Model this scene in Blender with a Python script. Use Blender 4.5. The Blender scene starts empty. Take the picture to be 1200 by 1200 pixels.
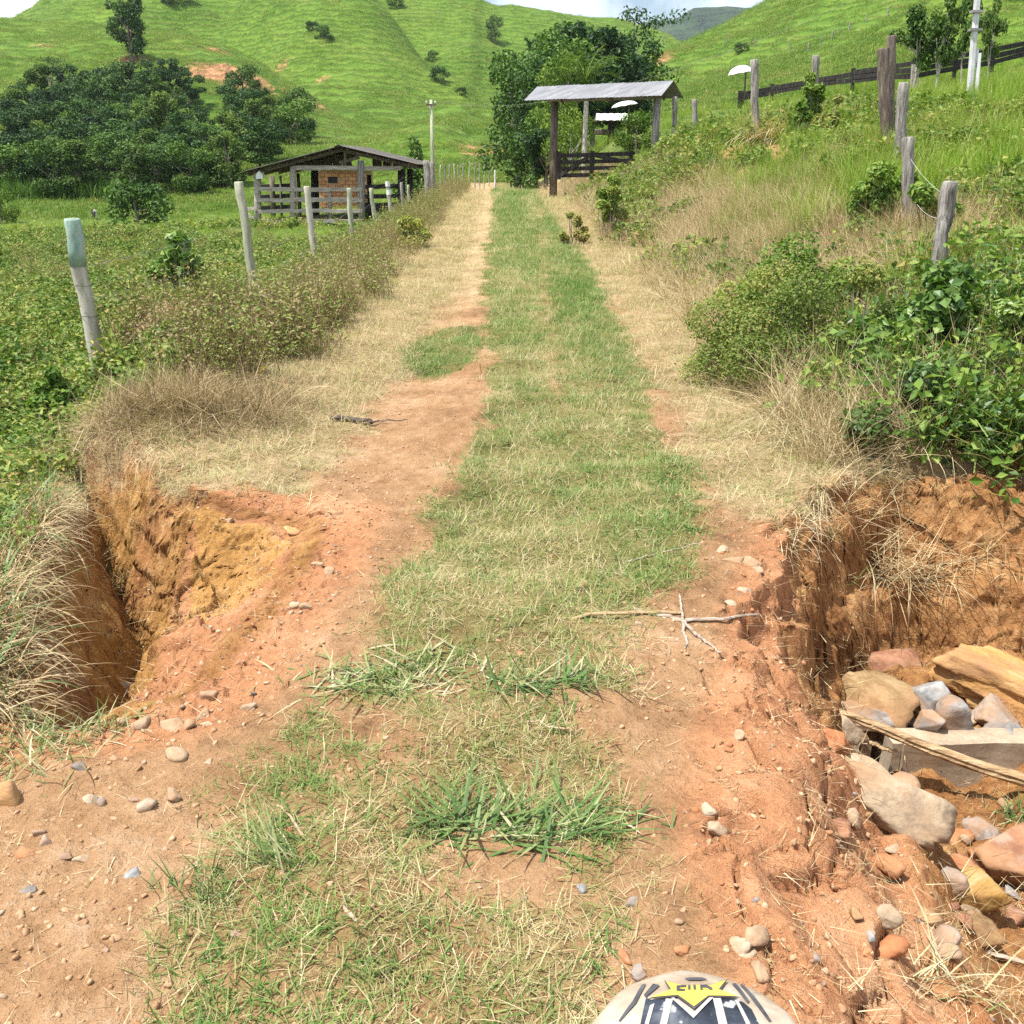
import bpy, math, random
import numpy as np
from mathutils import Vector, Matrix, Euler

R = math.radians
scene = bpy.context.scene
C = scene.collection

# ------------------------------------------------------------------ camera
CAM_H, PITCH, FPX = 1.6, 18.8, 1203.0
cam_data = bpy.data.cameras.new("camera")
cam = bpy.data.objects.new("camera", cam_data)
C.objects.link(cam)
cam.location = (0, 0, CAM_H)
cam.rotation_euler = (R(90 - PITCH), 0, 0)
cam_data.sensor_width = 36
cam_data.lens = 36 * FPX / 1200.0
cam_data.clip_start = 0.05
cam_data.clip_end = 4000
scene.camera = cam

# ------------------------------------------------------------------ light
SUN_EL, SUN_AZ = 67.0, -112.0            # azimuth measured from +Y (view direction) towards +X
sdir = Vector((math.sin(R(SUN_AZ)) * math.cos(R(SUN_EL)), math.cos(R(SUN_AZ)) * math.cos(R(SUN_EL)), math.sin(R(SUN_EL))))
sun_data = bpy.data.lights.new("sun", 'SUN')
sun_data.energy = 4.4
sun_data.angle = R(0.55)
sun_data.color = (1.0, 0.955, 0.88)
sun = bpy.data.objects.new("sun", sun_data)
sun.rotation_euler = (-sdir).to_track_quat('-Z', 'Y').to_euler()
sun.location = (0, 0, 40)
C.objects.link(sun)

world = bpy.data.worlds.new("World")
scene.world = world
world.use_nodes = True
wn, wl = world.node_tree.nodes, world.node_tree.links
wn.clear()
sky = wn.new('ShaderNodeTexSky')
sky.sky_type = 'NISHITA'
sky.sun_disc = False
sky.sun_elevation = R(SUN_EL)
sky.sun_rotation = R(SUN_AZ)
sky.air_density = 1.0
sky.dust_density = 1.4
wtc = wn.new('ShaderNodeTexCoord')
wns = wn.new('ShaderNodeTexNoise'); wns.inputs['Scale'].default_value = 3.2
wns.inputs['Detail'].default_value = 7; wns.inputs['Roughness'].default_value = 0.58
wrp = wn.new('ShaderNodeValToRGB')
wrp.color_ramp.elements[0].position = 0.44; wrp.color_ramp.elements[0].color = (0, 0, 0, 1)
wrp.color_ramp.elements[1].position = 0.62; wrp.color_ramp.elements[1].color = (1, 1, 1, 1)
wmx = wn.new('ShaderNodeMixRGB'); wmx.inputs['Color2'].default_value = (12.5, 13.0, 13.8, 1)
wbg = wn.new('ShaderNodeBackground'); wbg.inputs['Strength'].default_value = 0.085
wout = wn.new('ShaderNodeOutputWorld')
wl.new(wtc.outputs['Generated'], wns.inputs['Vector'])
wl.new(wns.outputs['Fac'], wrp.inputs['Fac'])
wl.new(wrp.outputs['Color'], wmx.inputs['Fac'])
wl.new(sky.outputs['Color'], wmx.inputs['Color1'])
wl.new(wmx.outputs['Color'], wbg.inputs['Color'])
wl.new(wbg.outputs['Background'], wout.inputs['Surface'])

scene.view_settings.view_transform = 'Standard'
scene.view_settings.look = 'None'
scene.view_settings.exposure = 0.92
scene.view_settings.gamma = 1
scene.view_settings.use_curve_mapping = False
scene.render.engine = 'CYCLES'
scene.cycles.max_bounces = 5
scene.cycles.diffuse_bounces = 2
scene.cycles.glossy_bounces = 2
scene.cycles.transmission_bounces = 4
scene.cycles.use_denoising = False

# ------------------------------------------------------------------ noise
def _h(ix, iy, s):
    a = (ix.astype(np.int64) * 374761393 + iy.astype(np.int64) * 668265263 + s * 1274126177) & 0xFFFFFFFF
    a = ((a ^ (a >> 13)) * 1274126177) & 0xFFFFFFFF
    a = ((a ^ (a >> 16)) * 2246822519) & 0xFFFFFFFF
    return ((a ^ (a >> 15)) & 0xFFFFFF) / float(0xFFFFFF)

def vn(x, y, s=0):
    x = np.asarray(x, float); y = np.asarray(y, float)
    ix = np.floor(x); iy = np.floor(y)
    fx = x - ix; fy = y - iy
    fx = fx * fx * fx * (fx * (fx * 6 - 15) + 10); fy = fy * fy * fy * (fy * (fy * 6 - 15) + 10)
    a = _h(ix, iy, s); b = _h(ix + 1, iy, s); c = _h(ix, iy + 1, s); d = _h(ix + 1, iy + 1, s)
    return (a + (b - a) * fx) * (1 - fy) + (c + (d - c) * fx) * fy

def fbm(x, y, s=0, o=4, g=0.5):            # -1..1
    t = 0; a = 1; n = 0
    for i in range(o):
        t = t + a * (vn(x, y, s + i * 17) * 2 - 1); n += a
        x, y = (x * 0.8 - y * 0.6) * 2.03, (x * 0.6 + y * 0.8) * 2.03
        a *= g
    return t / n

def worley(x, y, s=0):
    ix = np.floor(x); iy = np.floor(y)
    f1 = np.full(np.shape(x), 9.0); f2 = f1.copy(); cid = np.zeros(np.shape(x))
    for dx in (-1, 0, 1):
        for dy in (-1, 0, 1):
            cx, cy = ix + dx, iy + dy
            r = _h(cx, cy, s + 5)
            d = np.hypot(cx + 0.15 + 0.7 * _h(cx, cy, s) - x, cy + 0.15 + 0.7 * _h(cx, cy, s + 1) - y)
            nf = d < f1
            f2 = np.where(nf, f1, np.minimum(f2, d))
            cid = np.where(nf, r, cid)
            f1 = np.where(nf, d, f1)
    return f1, f2 - f1, cid

def sm(a, b, x):
    t = np.clip((x - a) / (b - a), 0, 1)
    return t * t * (3 - 2 * t)

def mixv(a, b, t): return a + (b - a) * t

# ------------------------------------------------------------------ photo pixel -> place
cP, sP = math.cos(R(PITCH)), math.sin(R(PITCH))
def ray(px, py):
    u = (px - 600) / FPX; v = (py - 600) / FPX
    return np.array([u, cP - v * sP, -sP - v * cP])
def at(px, py, Y):
    d = ray(px, py); t = Y / d[1]
    return Vector((d[0] * t, Y, CAM_H + d[2] * t))
def gp(px, py, z=0.0):
    d = ray(px, py); t = (z - CAM_H) / d[2]
    return (d[0] * t, d[1] * t)

# ------------------------------------------------------------------ terrain
def poly_sd(x, y, P):
    """signed distance to a polygon, positive inside"""
    P = np.asarray(P, float); n = len(P)
    d = np.full(np.shape(x), 1e9); ins = np.zeros(np.shape(x), bool)
    for i in range(n):
        ax, ay = P[i]; bx, by = P[(i + 1) % n]
        ex, ey = bx - ax, by - ay
        t = np.clip(((x - ax) * ex + (y - ay) * ey) / (ex * ex + ey * ey + 1e-12), 0, 1)
        d = np.minimum(d, np.hypot(x - ax - t * ex, y - ay - t * ey))
        c = ((ay > y) != (by > y)) & (x < (bx - ax) * (y - ay) / (by - ay + 1e-12) + ax)
        ins ^= c
    return np.where(ins, d, -d)

LG = [gp(*p) for p in ((388, 600), (360, 660), (318, 730), (268, 782), (215, 812), (150, 828), (60, 838), (-40, 850), (-90, 800),
                       (-40, 700), (10, 620), (50, 560), (84, 502), (150, 520), (205, 560), (250, 578), (330, 590))]
PIT = [gp(px, py, z) for px, py, z in ((252, 585, -.05), (262, 612, -.2), (246, 650, -.25), (228, 700, -.28), (216, 748, -.28), (200, 790, -.22), (165, 822, -.1), (100, 836, 0), (40, 842, 0), (0, 800, 0),
                       (10, 700, 0), (28, 620, 0), (50, 560, 0), (72, 500, 0), (150, 518, 0), (205, 556, 0))]
RG = [gp(*p) for p in ((1035, 535), (975, 566), (915, 603), (905, 650), (884, 715), (874, 770), (866, 840), (856, 910), (862, 980),
                       (890, 1060), (930, 1140), (960, 1230))] + [(0.62, 1.1), (0.7, 0.3), (5.5, 0.3), (6.5, 3.0), (6.5, 5.3), (4.2, 5.42), (3.0, 5.5)] + [gp(1100, 545)]
CV = (at(1024, 893, 3.98).x, at(1046, 893, 3.98).x, at(1058, 918, 3.98).z - .05)

def xc(y): return 0.12 - 0.9 * sm(36, 62, y) - 0.02 * np.maximum(y - 60, 0)
def zr(y): return 0.5 * sm(7, 40, y) - 0.035 * np.clip(y - 47, 0, 24) * sm(44, 52, y)

def hills(x, y):
    def bump(cx, cy, H, rx, ry, p=1.0, a=0.0):
        dx, dy = x - cx, y - cy
        ca, sa = math.cos(R(a)), math.sin(R(a))
        u, v = (dx * ca + dy * sa) / rx, (-dx * sa + dy * ca) / ry
        return H * np.exp(-(u * u + v * v) ** p)
    def ridge(p0, p1, w, pw=1.15):
        ax, ay, az = p0; bx, by, bz = p1
        ex, ey = bx - ax, by - ay
        t = np.clip(((x - ax) * ex + (y - ay) * ey) / (ex * ex + ey * ey), 0, 1)
        d = np.hypot(x - ax - t * ex, y - ay - t * ey) / w
        t2 = t * t * (3 - 2 * t)
        return (az + (bz - az) * (0.4 * t + 0.6 * t2)) * np.exp(-d ** (2 * pw) * 0.7)
    wx = x + 9 * fbm(x / 45, y / 45, 61, 3); wy = y + 9 * fbm(x / 45, y / 45, 71, 3)
    x0, y0 = x, y
    x, y = wx, wy
    parts = [
        bump(-118, 200, 30, 88, 66, 1.1),
        bump(-185, 215, 32, 80, 70, 1.1),
        bump(-88, 330, 66, 74, 95, 1.0),
        ridge((-70, 330, 60), (20, 350, 44), 62),
        ridge((-50, 275, 48), (-3, 150, 1.5), 25),
        ridge((-68, 198, 28.5), (-14, 128, 1), 24),
        ridge((-20, 300, 36), (0, 225, 15), 24),
        bump(26, 365, 44.5, 60, 70, 1.0),
        bump(-9, 255, 28, 24, 22, 1.0),
        bump(128, 175, 60, 92, 105, 1.05),
        ridge((70, 230, 34), (34, 120, 4), 34),
    ]
    k = 0.35
    m = parts[0]
    for q in parts[1:]:
        mx = np.maximum(m, q)
        m = mx + np.log1p(np.exp(-np.abs(m - q) / (1 / k))) / k * 0.7
    x, y = x0, y0
    m = np.maximum(m - 2.9 * 0.7, 0) 
    m = m * sm(62, 125, y + 0.12 * np.abs(x))
    m = m + sm(3, 14, m) * (1.9 * fbm(x / 22, y / 22, 31, 4) + 0.5 * fbm(x / 6, y / 6, 33, 3))
    return m

def H(x, y, fine=True):
    x = np.asarray(x, float); y = np.asarray(y, float)
    c = xc(y); r = zr(y)
    z = r + 0.0 * x
    # gentle crown and two wheel tracks
    dx = x - c
    far = sm(1.0, 9.0, y)
    z = z - 0.035 * np.exp(-((dx + 0.95) / 0.28) ** 2) * sm(3.5, 7, y) - 0.03 * np.exp(-((dx - 1.05) / 0.28) ** 2) * sm(6, 9, y)
    # left: verge, then the lower pasture
    d = -(dx + 1.75)
    zf = -0.55 - 0.15 * sm(8, 25, y) - 2.1 * sm(30, 80, y) * sm(-8, -18, x) + 1.8 * sm(82, 112, y)
    zf = zf + 0.10 * fbm(x / 3.1, y / 3.1, 3, 3)
    bank = sm(50, 54, y) * 0.0
    S = 2.3 + 1.6 * sm(8, 20, y)
    z = np.where(d > 0, mixv(z, zf, sm(0, 1, d / S)), z)
    z = z - 0.55 * sm(0, 1, (1.2 - np.abs(y - 57 - 0.25 * x - 3 * fbm(x / 8, 0 * x, 9, 2))) / 1.2) * sm(-12, -18, x)
    # right: bank, then the hillside
    d = dx - (1.45 + 0.25 * sm(9, 20, y))
    B = np.interp(y, [5, 7, 12, 20, 25, 31, 34, 36, 39, 43, 48, 62, 80], [0.35, 0.55, 0.8, 1.35, 1.75, 1.72, 1.1, .75, .8, 1.7, 2.6, 2.2, 1.0])
    W = np.interp(y, [5, 7, 12, 25, 36, 50], [2.4, 2.6, 3.0, 3.9, 3.8, 4.5])
    sl = np.interp(y, [5, 7, 12, 20, 25, 36, 50, 70, 90, 120], [0.08, 0.14, 0.20, 0.165, 0.15, 0.14, 0.145, 0.11, .05, 0])
    e = np.maximum(d, 0)
    bz = B * sm(0, 1, e / W) + sl * np.maximum(e - 0.7 * W, 0) * np.where(e < 60, 1, 60 / np.maximum(e, 1))
    bz = bz + sm(0.3, 2, e) * 0.16 * fbm(x / 1.3, y / 1.3, 5, 3)
    z = z + np.where((d > 0), bz, 0)
    # hills
    hh = hills(x, y)
    z = z + hh
    # ant-hill mound and verge hummocks on the left
    z = z + 0.80 * np.exp(-(((x + 3.25) / 0.62) ** 2 + ((y - 9.7) / 0.7) ** 2))
    z = z + 0.30 * np.exp(-(((x + 2.5) / 0.75) ** 2 + ((y - 7.4) / 0.7) ** 2)) + 0.22 * np.exp(-(((x + 2.35) / 0.6) ** 2 + ((y - 6.3) / 0.45) ** 2))
    near = (y < 8.5) & (np.abs(x) < 8)
    if np.any(near):
        xn, yn = x[near], y[near]
        jx = 0.10 * fbm(xn * 2.2, yn * 2.2, 41, 4) + 0.035 * fbm(xn * 9, yn * 9, 43, 3)
        # left gully
        sd = poly_sd(xn, yn, LG) + jx * 0.9
        sdp = poly_sd(xn, yn, PIT) + jx * 0.7
        w = 0.46
        t = np.clip(sdp / w, 0, 1); tsh = np.clip(sd / 0.75, 0, 1)
        prof = mixv(t ** 0.9, sm(0, 1, t), 0.35)
        lump = 0.16 * fbm(xn * 2.6, yn * 2.6, 47, 4)
        hx, hy = gp(268, 606, -0.08)
        hump = 0.20 * np.exp(-(((xn - hx) / 0.17) ** 2 + ((yn - hy) / 0.26) ** 2))
        fA, fB, fC = worley(xn * 4.2 + 0.5 * fbm(xn * 3, yn * 3, 93, 2), yn * 4.2 + 0.5 * fbm(xn * 3, yn * 3, 94, 2), 23)
        shl = sm(0, 1, tsh) * (0.30 + 0.16 * fbm(xn * 2.4, yn * 2.4, 49, 4) + 0.10 * (fC - 0.5) + 0.05 * sm(0.16, 0, fB)) - hump * sm(0.02, 0.2, tsh)
        dl = np.maximum(shl * sm(0, 0.05, tsh), prof * (1.02 + lump * 1.2))
        # right gully
        sd2 = poly_sd(xn, yn, RG) + jx
        w2 = 0.44 + 0.46 * sm(3.7, 2.7, yn) + 0.35 * sm(1.9, 2.6, xn) * sm(4.6, 5.2, yn)
        t2 = np.clip(sd2 / w2, 0, 1)
        # ledges down the broken edge
        led = t2 + 0.055 * np.sin(t2 * 15 + 3 * fbm(xn * 1.7, yn * 1.7, 53, 2))
        prof2 = np.clip(mixv(np.clip(led, 0, 1) ** 0.95, sm(0, 1, np.clip(led, 0, 1)), 0.35), 0, 1.02)
        fl = np.interp(yn, [0.5, 1.8, 2.6, 3.6, 4.3, 5.2], [0.42, 0.50, 0.68, 0.98, 1.02, 0.95])
        fl = fl - 0.10 * sm(2.4, 3.8, xn) + 0.09 * fbm(xn * 2.1, yn * 2.1, 57, 3)
        dr = prof2 * fl
        f1, f21, cid = worley(xn * 5.5 + 0.8 * fbm(xn * 3, yn * 3, 91, 2), yn * 5.5 + 0.8 * fbm(xn * 3, yn * 3, 92, 2), 7)
        broken = sm(-0.22, 0.05, sd2) * sm(0.9, 0.35, sd2)
        chunk = broken * (0.055 * (cid - 0.5) - 0.035 * sm(0.10, 0.0, f21))
        f1b, f21b, cidb = worley(xn * 13, yn * 13, 19)
        crack = sm(-0.25, 0.02, sd) * (0.02 * (cidb - 0.5) - 0.014 * sm(0.12, 0.0, f21b))
        zz = z[near]
        zz = zz - np.maximum(dl, 0) - np.maximum(dr, 0) + chunk + crack
        # bare dirt sags a little towards the left edge
        zz = zz - 0.05 * sm(-0.9, -2.0, xn) * sm(3.0, 2.2, yn)
        if fine:
            rough = 0.022 * fbm(xn * 4, yn * 4, 11, 4) + 0.010 * fbm(xn * 17, yn * 17, 13, 3)
            deep = np.maximum(t, t2)
            rough = rough + deep * (1 - 0.75 * np.maximum(sm(0, .25, t) * sm(1, .8, t), sm(0, .25, t2) * sm(1, .8, t2))) * (0.085 * fbm(xn * 6, yn * 6, 15, 5, 0.6))
            zz = zz + rough
        cvx = (xn > CV[0]) & (xn < CV[1]) & (yn > 3.93) & (yn < 4.5)
        zz = np.where(cvx, np.minimum(zz, CV[2]), zz)
        z = z.copy(); z[near] = zz
    if fine:
        z = z + np.where(near, 0, 0.02 * fbm(x * 2, y * 2, 21, 3))
    return z

def h1(x, y): return float(H(np.array([x]), np.array([y]))[0])

_ts = np.concatenate([np.arange(1.2, 12, 0.02), np.geomspace(12, 450, 1500)])
def hit(px, py):
    """where the sight line through a photo pixel meets the terrain"""
    d = ray(px, py); t = _ts / d[1]
    z = CAM_H + d[2] * t
    g = H(d[0] * t, _ts, fine=False)
    k = np.nonzero(z < g)[0]
    k = k[0] if len(k) else len(_ts) - 1
    return Vector((d[0] * t[k], _ts[k], float(g[k])))

# strips of the road: (Y, left edge of bare track, left edge of grass, right edge of grass)
_rows = [(1200, -60, 60, 745), (1100, 0, 150, 745), (1000, 0, 225, 765), (900, 60, 262, 750), (800, 180, 365, 742), (700, 300, 425, 800), (640, 345, 460, 835), (600, 372, 482, 845),
         (550, 408, 528, 826), (500, 440, 552, 790), (450, 492, 562, 768), (400, 527, 566, 746), (350, 542, 560, 718), (300, 553, 567, 690), (250, 562, 574, 648), (222, 567, 579, 618)]
_ty = []; _tb = []; _tl = []; _tr = []
for py, b, l, rr in _rows:
    y0 = gp(600, py, 0)[1]
    for _ in range(4):
        y0 = gp(600, py, float(zr(np.array([y0]))[0]))[1]
    zz_ = float(zr(np.array([y0]))[0])
    _ty.append(y0); _tb.append(gp(b, py, zz_)[0]); _tl.append(gp(l, py, zz_)[0]); _tr.append(gp(rr, py, zz_)[0])
_ty += [80]; _tb += [_tb[-1] - 1.2]; _tl += [_tl[-1] - 1.2]; _tr += [_tr[-1] - 1.2]

def road_masks(x, y):
    """green, dry, clay, ochre, gully  (0..1)"""
    n1 = fbm(x * 2.3, y * 2.3, 101, 4); n2 = fbm(x * 0.9, y * 0.9, 103, 4); n3 = fbm(x * 7, y * 7, 107, 3)
    b = np.interp(y, _ty, _tb); l = np.interp(y, _ty, _tl); r = np.interp(y, _ty, _tr)
    jit = 0.14 * n1 + 0.06 * n3
    wob = jit * np.interp(y, [1.5, 3, 6], [1, 1, 1.3])
    inside = np.minimum(x - l + wob, r - x + wob)
    g = sm(-0.03, 0.16, inside)
    # patchy near the camera
    thin = sm(3.6, 2.5, y)
    g = g * mixv(1.0, 0.92 * sm(-0.16, 0.12, n2 * 0.4 + n1 * 0.8 + 0.45 * n3), thin)
    # the two faint wheel lines stay thinner
    g = g * (1 - 0.45 * np.exp(-((x - 0.18 - 0.02 * y) / 0.16) ** 2) * sm(4.5, 8, y))
    # left patch of green by the track
    g = np.maximum(g, 0.9 * sm(1.1, 0.6, np.hypot((x + 0.62) / 0.42, (y - 9.4) / 1.5) - 0.25 * n1))
    dl = sm(-0.05, 0.3, b - x + 2 * wob) * sm(4.85, 5.35, y + 0.5 * n1)
    dr = sm(-0.25, 0.2, x - r + 2 * wob) * sm(4.35, 4.9, y + 0.6 * n1)
    dry = np.clip(np.maximum(dl, dr), 0, 1)
    sdl = poly_sd(x, y, LG); sdr = poly_sd(x, y, RG)
    gul = np.maximum(sm(-0.05, 0.12, sdl + 0.1 * n1), sm(-0.05, 0.14, sdr + 0.1 * n1))
    lip = np.maximum(sm(-0.5, 0.0, sdl), sm(-0.3, 0.02, sdr))
    g = g * (1 - gul); dry = dry * (1 - 0.95 * gul)
    clay = np.clip(lip * 0.85 + 0.16 * n2, 0, 1) * (1 - g)
    gul = np.where((x > 0) & (y < 4.2), gul * sm(0.25, 0.75, sdr + 0.25 * n1 + 0.4 * sm(3.0, 3.9, y)), gul)
    clay = clay * sm(10, 6.5, y)
    dry = np.maximum(dry, 0.72 * sm(8, 15, y) * (1 - g))
    clay = np.maximum(clay, 0.8 * np.exp(-(((x + 3.3) / 0.6) ** 2 + ((y - 9.7) / 0.6) ** 2)))
    sdp = poly_sd(x, y, PIT)
    ohum = sm(0.0, 0.3, sdl) * sm(0.12, -0.02, sdp) * (x < 0)
    gul = gul * (1 - ohum)
    clay = np.maximum(clay, 0.6 * ohum)
    och = np.maximum(sm(0.35, 0.75, ohum * (0.75 + 0.8 * n1 + 0.3 * n3) * sm(3.2, 4.2, y)), sm(0.1, 0.45, gul * 0.5 + 0.6 * fbm(x * 2.1, y * 2.1, 111, 3)) * gul * np.where(x > 0, 0.3, 0.6))
    return g, dry, clay, och, gul

# ------------------------------------------------------------------ mesh building
class MB:
    """collects quads / triangles with a tint per vertex, then links ONE object"""
    def __init__(s): s.V = []; s.Q = []; s.T = []; s.c = []; s.qm = []; s.tm = []; s.n = 0
    def add(s, V, Q=None, T=None, tint=0.5, m=0):
        V = np.asarray(V, float).reshape(-1, 3)
        t = np.broadcast_to(np.asarray(tint, float), (len(V),)) if np.ndim(tint) <= 1 else np.asarray(tint).reshape(-1)
        s.V.append(V); s.c.append(t)
        if Q is not None and len(Q):
            Q = np.asarray(Q, np.int64).reshape(-1, 4); s.Q.append(Q + s.n); s.qm.append(np.full(len(Q), m))
        if T is not None and len(T):
            T = np.asarray(T, np.int64).reshape(-1, 3); s.T.append(T + s.n); s.tm.append(np.full(len(T), m))
        s.n += len(V)
        return s
    def mesh(s, name, mats, smooth=False):
        V = np.concatenate(s.V); c = np.concatenate(s.c)
        Q = np.concatenate(s.Q) if s.Q else np.zeros((0, 4), np.int64)
        T = np.concatenate(s.T) if s.T else np.zeros((0, 3), np.int64)
        me = bpy.data.meshes.new(name)
        me.vertices.add(len(V)); me.vertices.foreach_set('co', V.astype(np.float32).ravel())
        li = np.concatenate([Q.ravel(), T.ravel()]).astype(np.int32)
        me.loops.add(len(li)); me.loops.foreach_set('vertex_index', li)
        st = np.concatenate([np.arange(len(Q)) * 4, len(Q) * 4 + np.arange(len(T)) * 3]).astype(np.int32)
        me.polygons.add(len(st)); me.polygons.foreach_set('loop_start', st)
        mi = np.concatenate((s.qm + s.tm)).astype(np.int32) if (s.qm or s.tm) else np.zeros(0, np.int32)
        me.polygons.foreach_set('material_index', mi)
        me.polygons.foreach_set('use_smooth', np.full(len(st), bool(smooth)))
        a = me.attributes.new('tint', 'FLOAT', 'POINT'); a.data.foreach_set('value', c.astype(np.float32))
        for m in (mats if isinstance(mats, (list, tuple)) else [mats]): me.materials.append(m)
        me.update(calc_edges=True)
        return me
    def obj(s, name, mats, parent=None, smooth=False, loc=None):
        o = bpy.data.objects.new(name, s.mesh(name, mats, smooth))
        C.objects.link(o)
        if parent is not None: o.parent = parent
        if loc is not None: o.location = loc
        return o

def tag(o, label=None, cat=None, group=None, kind=None):
    if label: o['label'] = label
    if cat: o['category'] = cat
    if group: o['group'] = group
    if kind: o['kind'] = kind
    return o
def empty(name, loc, label, cat, group=None, rz=0):
    o = bpy.data.objects.new(name, None); o.empty_display_size = 0.2
    C.objects.link(o); o.location = loc; o.rotation_euler = (0, 0, rz)
    return tag(o, label, cat, group)
def copy_tree(o, loc=None, rz=None, scale=None, parent=None):
    c = o.copy(); C.objects.link(c)
    if parent is not None: c.parent = parent
    if loc is not None: c.location = loc
    if rz is not None: c.rotation_euler.z = rz
    if scale is not None: c.scale = scale if hasattr(scale, '__len__') else (scale,) * 3
    for ch in list(o.children): copy_tree(ch, parent=c)
    return c

def box(mb, c, s, rot=None, tint=0.5, m=0, taper=1.0):
    x, y, z = s[0] / 2, s[1] / 2, s[2] / 2
    V = np.array([(-x, -y, -z), (x, -y, -z), (x, y, -z), (-x, y, -z), (-x * taper, -y * taper, z), (x * taper, -y * taper, z), (x * taper, y * taper, z), (-x * taper, y * taper, z)])
    if rot is not None: V = V @ np.array(rot.to_matrix() if hasattr(rot, 'to_matrix') else rot).T
    mb.add(V + np.array(c), Q=[(3, 2, 1, 0), (4, 5, 6, 7), (0, 1, 5, 4), (1, 2, 6, 5), (2, 3, 7, 6), (3, 0, 4, 7)], tint=tint, m=m)

def beam(mb, p0, p1, w, h, rng=None, tint=0.5, m=0, up=(0, 0, 1), n=5):
    """board from p0 to p1, slightly crooked along its length, chamfered"""
    p0 = np.array(p0, float); p1 = np.array(p1, float)
    d = p1 - p0; L = np.linalg.norm(d); d /= L
    u = np.array(up, float); s_ = np.cross(d, u); s_ /= np.linalg.norm(s_); u = np.cross(s_, d)
    c = 0.18 * min(w, h)
    prof = [(-w / 2 + c, -h / 2), (w / 2 - c, -h / 2), (w / 2, -h / 2 + c), (w / 2, h / 2 - c), (w / 2 - c, h / 2), (-w / 2 + c, h / 2), (-w / 2, h / 2 - c), (-w / 2, -h / 2 + c)]
    V = []; Q = []
    for i in range(n):
        t = i / (n - 1)
        j = (rng.normal(0, 0.06, 2) * min(w, h)) if rng is not None else (0, 0)
        k = 1 + (rng.normal(0, 0.05) if rng is not None else 0)
        for a, b in prof: V.append(p0 + d * L * t + s_ * (a * k + j[0]) + u * (b * k + j[1]))
    for i in range(n - 1):
        for k in range(8): Q.append((i * 8 + k, i * 8 + (k + 1) % 8, (i + 1) * 8 + (k + 1) % 8, (i + 1) * 8 + k))
    e = (n - 1) * 8
    Q += [(3, 2, 1, 0), (7, 4, 3, 0), (7, 6, 5, 4), (e, e + 1, e + 2, e + 3), (e, e + 3, e + 4, e + 7), (e + 4, e + 5, e + 6, e + 7)]
    mb.add(V, Q=Q, tint=tint, m=m)

def tube(mb, pts, rad, sides=8, rng=None, rough=0.0, tint=0.5, m=0, caps=True):
    pts = np.asarray(pts, float); n = len(pts); rad = np.broadcast_to(np.asarray(rad, float), (n,))
    T = np.gradient(pts, axis=0); T /= np.linalg.norm(T, axis=1)[:, None] + 1e-9
    ref = np.array([0.0, 1.0, 0.0]) if abs(T[0][1]) < 0.8 else np.array([1.0, 0, 0])
    V = []; a = np.linspace(0, 2 * math.pi, sides, endpoint=False)
    for i in range(n):
        s_ = np.cross(T[i], ref); s_ /= np.linalg.norm(s_) + 1e-9; u = np.cross(s_, T[i])
        r = rad[i] * (1 + (rng.normal(0, rough, sides) if rng is not None and rough else np.zeros(sides)))
        V.append(pts[i] + np.outer(np.cos(a) * r, s_) + np.outer(np.sin(a) * r, u))
    V = np.concatenate(V)
    i, k = np.meshgrid(np.arange(n - 1), np.arange(sides), indexing='ij')
    k2 = (k + 1) % sides
    Q = np.stack([i * sides + k, (i + 1) * sides + k, (i + 1) * sides + k2, i * sides + k2], -1).reshape(-1, 4)
    Tt = []
    if caps:
        V = np.concatenate([V, pts[:1], pts[-1:]])
        b = n * sides
        for k in range(sides):
            Tt.append((b, k, (k + 1) % sides)); Tt.append((b + 1, (n - 1) * sides + (k + 1) % sides, (n - 1) * sides + k))
    tt = tint if np.ndim(tint) == 0 else np.concatenate([np.repeat(tint, sides), [tint[0], tint[-1]] if caps else []])
    mb.add(V, Q=Q, T=Tt, tint=tt, m=m)

def blades(mb, base, ang, L, w, lean, curl, seg=3, tint=0.5, m=0):
    base = np.asarray(base, float); N = len(base)
    f = lambda v: np.broadcast_to(np.asarray(v, float), (N,))
    ang, L, w, lean, curl, tint = f(ang), f(L), f(w), f(lean), f(curl), f(tint)
    ca, sa = np.cos(ang), np.sin(ang)
    side = np.stack([-sa, ca, 0 * ca], 1)
    p = base.copy(); V = []
    for k in range(seg + 1):
        t = k / seg
        ww = w * (0.75 + 0.5 * t - 1.2 * t ** 2.2) * 0.5
        V.append(p - side * ww[:, None]); V.append(p + side * ww[:, None])
        ph = lean + curl * (k + 0.5) / seg
        p = p + (L / seg)[:, None] * np.stack([ca * np.sin(ph), sa * np.sin(ph), np.cos(ph)], 1)
    nv = 2 * (seg + 1)
    V = np.stack(V, 1).reshape(-1, 3)
    k = np.arange(seg)
    q = np.stack([2 * k, 2 * k + 1, 2 * k + 3, 2 * k + 2], 1)
    Q = (np.arange(N)[:, None, None] * nv + q[None]).reshape(-1, 4)
    mb.add(V, Q=Q, tint=np.repeat(tint, nv), m=m)

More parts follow.
